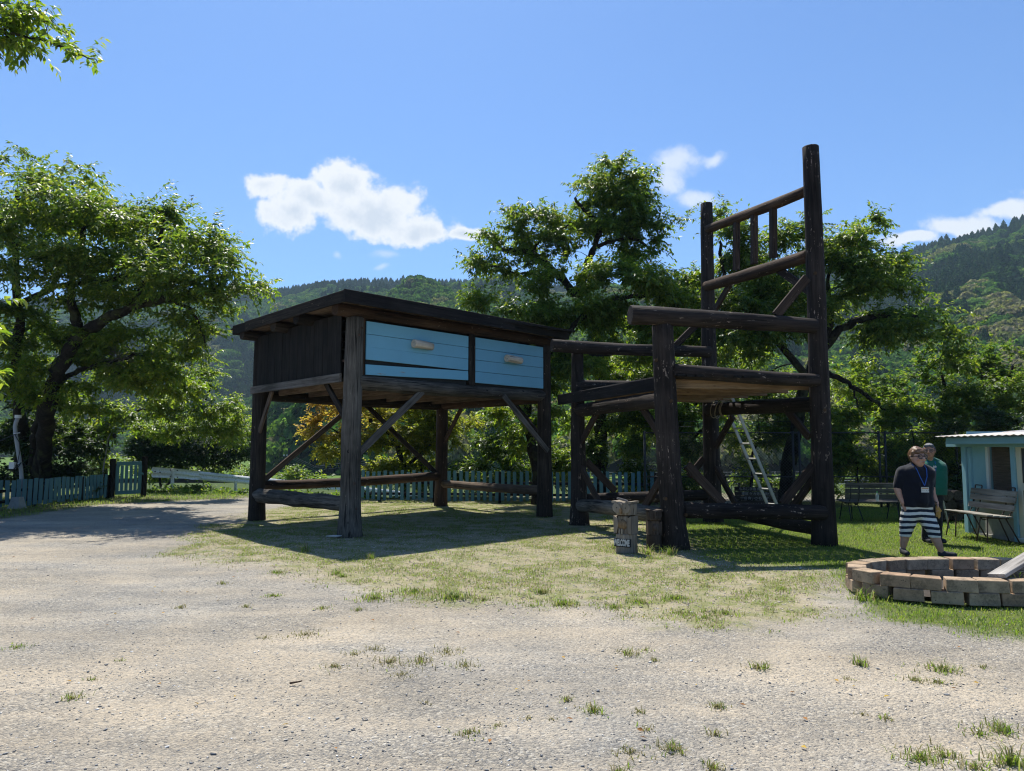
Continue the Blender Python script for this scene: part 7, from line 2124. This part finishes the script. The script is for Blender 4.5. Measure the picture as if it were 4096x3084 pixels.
# ---- man standing behind him
g2_ = gr(3738, 2170); g2_.z = 0
man2 = thing('person', 'grey-haired man in dark green T-shirt standing with hands behind his back', 'person', g2_)
L2 = local(man2); K2 = 0.3125 / (F_PX / g2_.y)
Q2 = lambda zx, zy, dy=0.0: at(3540 + zx * 0.3125, 1740 + zy * 0.3125, g2_.y) + Vector((0, dy, 0))
W2 = WM[man2.name].inverted()
hc2 = Q2(556, 208, -0.02)
bd2 = []
fc2 = head_parts(hc2, R(-34), bd2, h=0.262, w=0.185)
bd2 += [(Q2(572, 320, 0.02), 0.068, Q2(565, 265, 0.0), 0.066), (Q2(590, 400, 0.03), 0.11, Q2(600, 700, 0.03), 0.11)]
bd2 += [(Q2(745, 410, 0.05), 0.072, Q2(785, 545, 0.12), 0.052), (Q2(785, 545, 0.12), 0.052, Q2(783, 590, 0.14), 0.048), (Q2(783, 590, 0.14), 0.048, Q2(735, 660, 0.22), 0.034), (Q2(735, 660, .22), .034, Q2(690, 690, .25), .032)]
bd2 += hand(Q2(690, 690, .25), (-1, 0.1, -0.1), (0, 1, 0), (0, 0, 1), 0.7, 1.0)
bd2 += [(Q2(455, 410, 0.05), 0.072, Q2(420, 545, 0.12), 0.052), (Q2(420, 545, 0.12), 0.050, Q2(440, 610, 0.16), 0.045), (Q2(440, 610, 0.16), 0.045, Q2(560, 690, 0.27), 0.033)]
bd2 += hand(Q2(565, 690, .27), (1, 0.1, -0.1), (0, 1, 0), (0, 0, 1), 0.7, 1.0)
bd2 += [(Q2(560, 800, .03), .10, Q2(545, 1050, .03), .085), (Q2(545, 1050, .03), .085, Q2(545, 1330, .05), .045), (Q2(650, 800, .03), .10, Q2(680, 1050, .03), .085), (Q2(680, 1050, .03), .085, Q2(690, 1330, .05), .045)]
bm2 = blob_mesh('body', bd2, 0.009, 2); bm2.transform(W2)
obj('body', bm2, M['skin2'], man2, WM[man2.name].copy(), True)
s2 = [(Q2(520, 350, .03), .075, Q2(460, 400, .05), .092), (Q2(660, 350, .03), .075, Q2(735, 400, .05), .095), (Q2(540, 350, .03), .08, Q2(640, 350, .03), .085), (Q2(510, 430, .02), .14, Q2(690, 430, .02), .145), (Q2(512, 490, .02), .145, Q2(690, 490, .02), .148), (Q2(514, 550, .01), .148, Q2(690, 550, .01), .148), (Q2(516, 610, 0.01), .15, Q2(690, 610, .01), .148), (Q2(520, 670, .01), .15, Q2(690, 670, .01), .148), (Q2(522, 730, .01), .148, Q2(690, 730, .02), .145), (Q2(525, 760, .02), .14, Q2(690, 760, .02), .14),
      (Q2(740, 410, .05), .098, Q2(775, 515, .10), .078), (Q2(460, 410, .05), .095, Q2(425, 515, .10), .075)]
sm = blob_mesh('shirt', s2, 0.010, 16)
hem2 = (1378 - 778) * K2
for v in sm.vertices:
    l = W2 @ v.co
    if l.z < hem2 and abs(l.x) < 0.28: l.z = hem2 + (l.z - hem2) * 0.08
    v.co = l
wrinkle(sm, 0.012, 6, 13)
obj('t_shirt', sm, M['green_shirt'], man2, WM[man2.name].copy(), True)
t2_ = [(Q2(545, 800, .03), .135, Q2(665, 800, .03), .135), (Q2(555, 840, .03), .125, Q2(548, 1080, .03), .095), (Q2(548, 1080, .03), .095, Q2(548, 1325, .05), .075), (Q2(655, 840, .03), .125, Q2(675, 1080, .03), .095), (Q2(675, 1080, .03), .095, Q2(688, 1325, .05), .078)]
tm = blob_mesh('trousers', t2_, 0.010, 10); tm.transform(W2)
wrinkle(tm, 0.008, 8, 5)
obj('trousers', tm, M['trousers'], man2, WM[man2.name].copy(), True)
for (x_, dx) in ((548, -20), (688, 15)):
    a = Q2(x_, 1340, .05); a.z = 0.045; b = Q2(x_ + dx, 1340, -.13); b.z = 0.038
    me = blob_mesh('shoe', [(a, .047, b, .042), (a + Vector((0, 0, .03)), .045, lerp(a, b, .4) + Vector((0, 0, .02)), .04)], 0.008, 3); me.transform(W2)
    for v in me.vertices: v.co.z = max(v.co.z, 0.006)
    obj('shoe', me, M['shoe'], man2, WM[man2.name].copy(), True)
w_ = 0.185
hr = [(fc2(0, 0.10, 0.22), .49 * w_, fc2(0, 0.22, 0.10), .50 * w_), (fc2(-0.2, -0.16, 0.34), .22 * w_, fc2(0.22, -0.16, 0.35), .22 * w_), (fc2(-0.38, 0.02, 0.2), .17 * w_, fc2(-0.42, 0.08, 0.06), .12 * w_), (fc2(0.38, 0.02, 0.2), .17 * w_, fc2(0.42, 0.08, 0.06), .12 * w_), (fc2(0, .3, .08), .4 * w_, fc2(0, .36, -.14), .28 * w_)]
hm = blob_mesh('hair', hr, 0.007, 2); hm.transform(W2); wrinkle(hm, 0.006, 34, 4)
obj('hair', hm, M['hair_grey'], man2, WM[man2.name].copy(), True)
face_details(man2, fc2, w_, {'brow': M['hair_grey'], 'mat': M['dark_steel'], 'th': 0.014}, 0.165)
lan = MB()
for pts in ([Q2(520, 335, -.05), Q2(545, 420, -.13), Q2(580, 520, -.145)], [Q2(618, 335, -.05), Q2(600, 420, -.13), Q2(582, 520, -.145)]): lan.tube(pts, .006, 5)
lan.build('lanyard', M['lanyard'], man2)
mb = MB()
for dx in (-.016, .014): mb.ball(Q2(588, 408, -.122) + Vector((dx, 0, .004)), (.018, .006, .022))
mb.build('shirt_print', M['ink_white'], man2)

bpy.data.scenes.remove(BENCHSC)
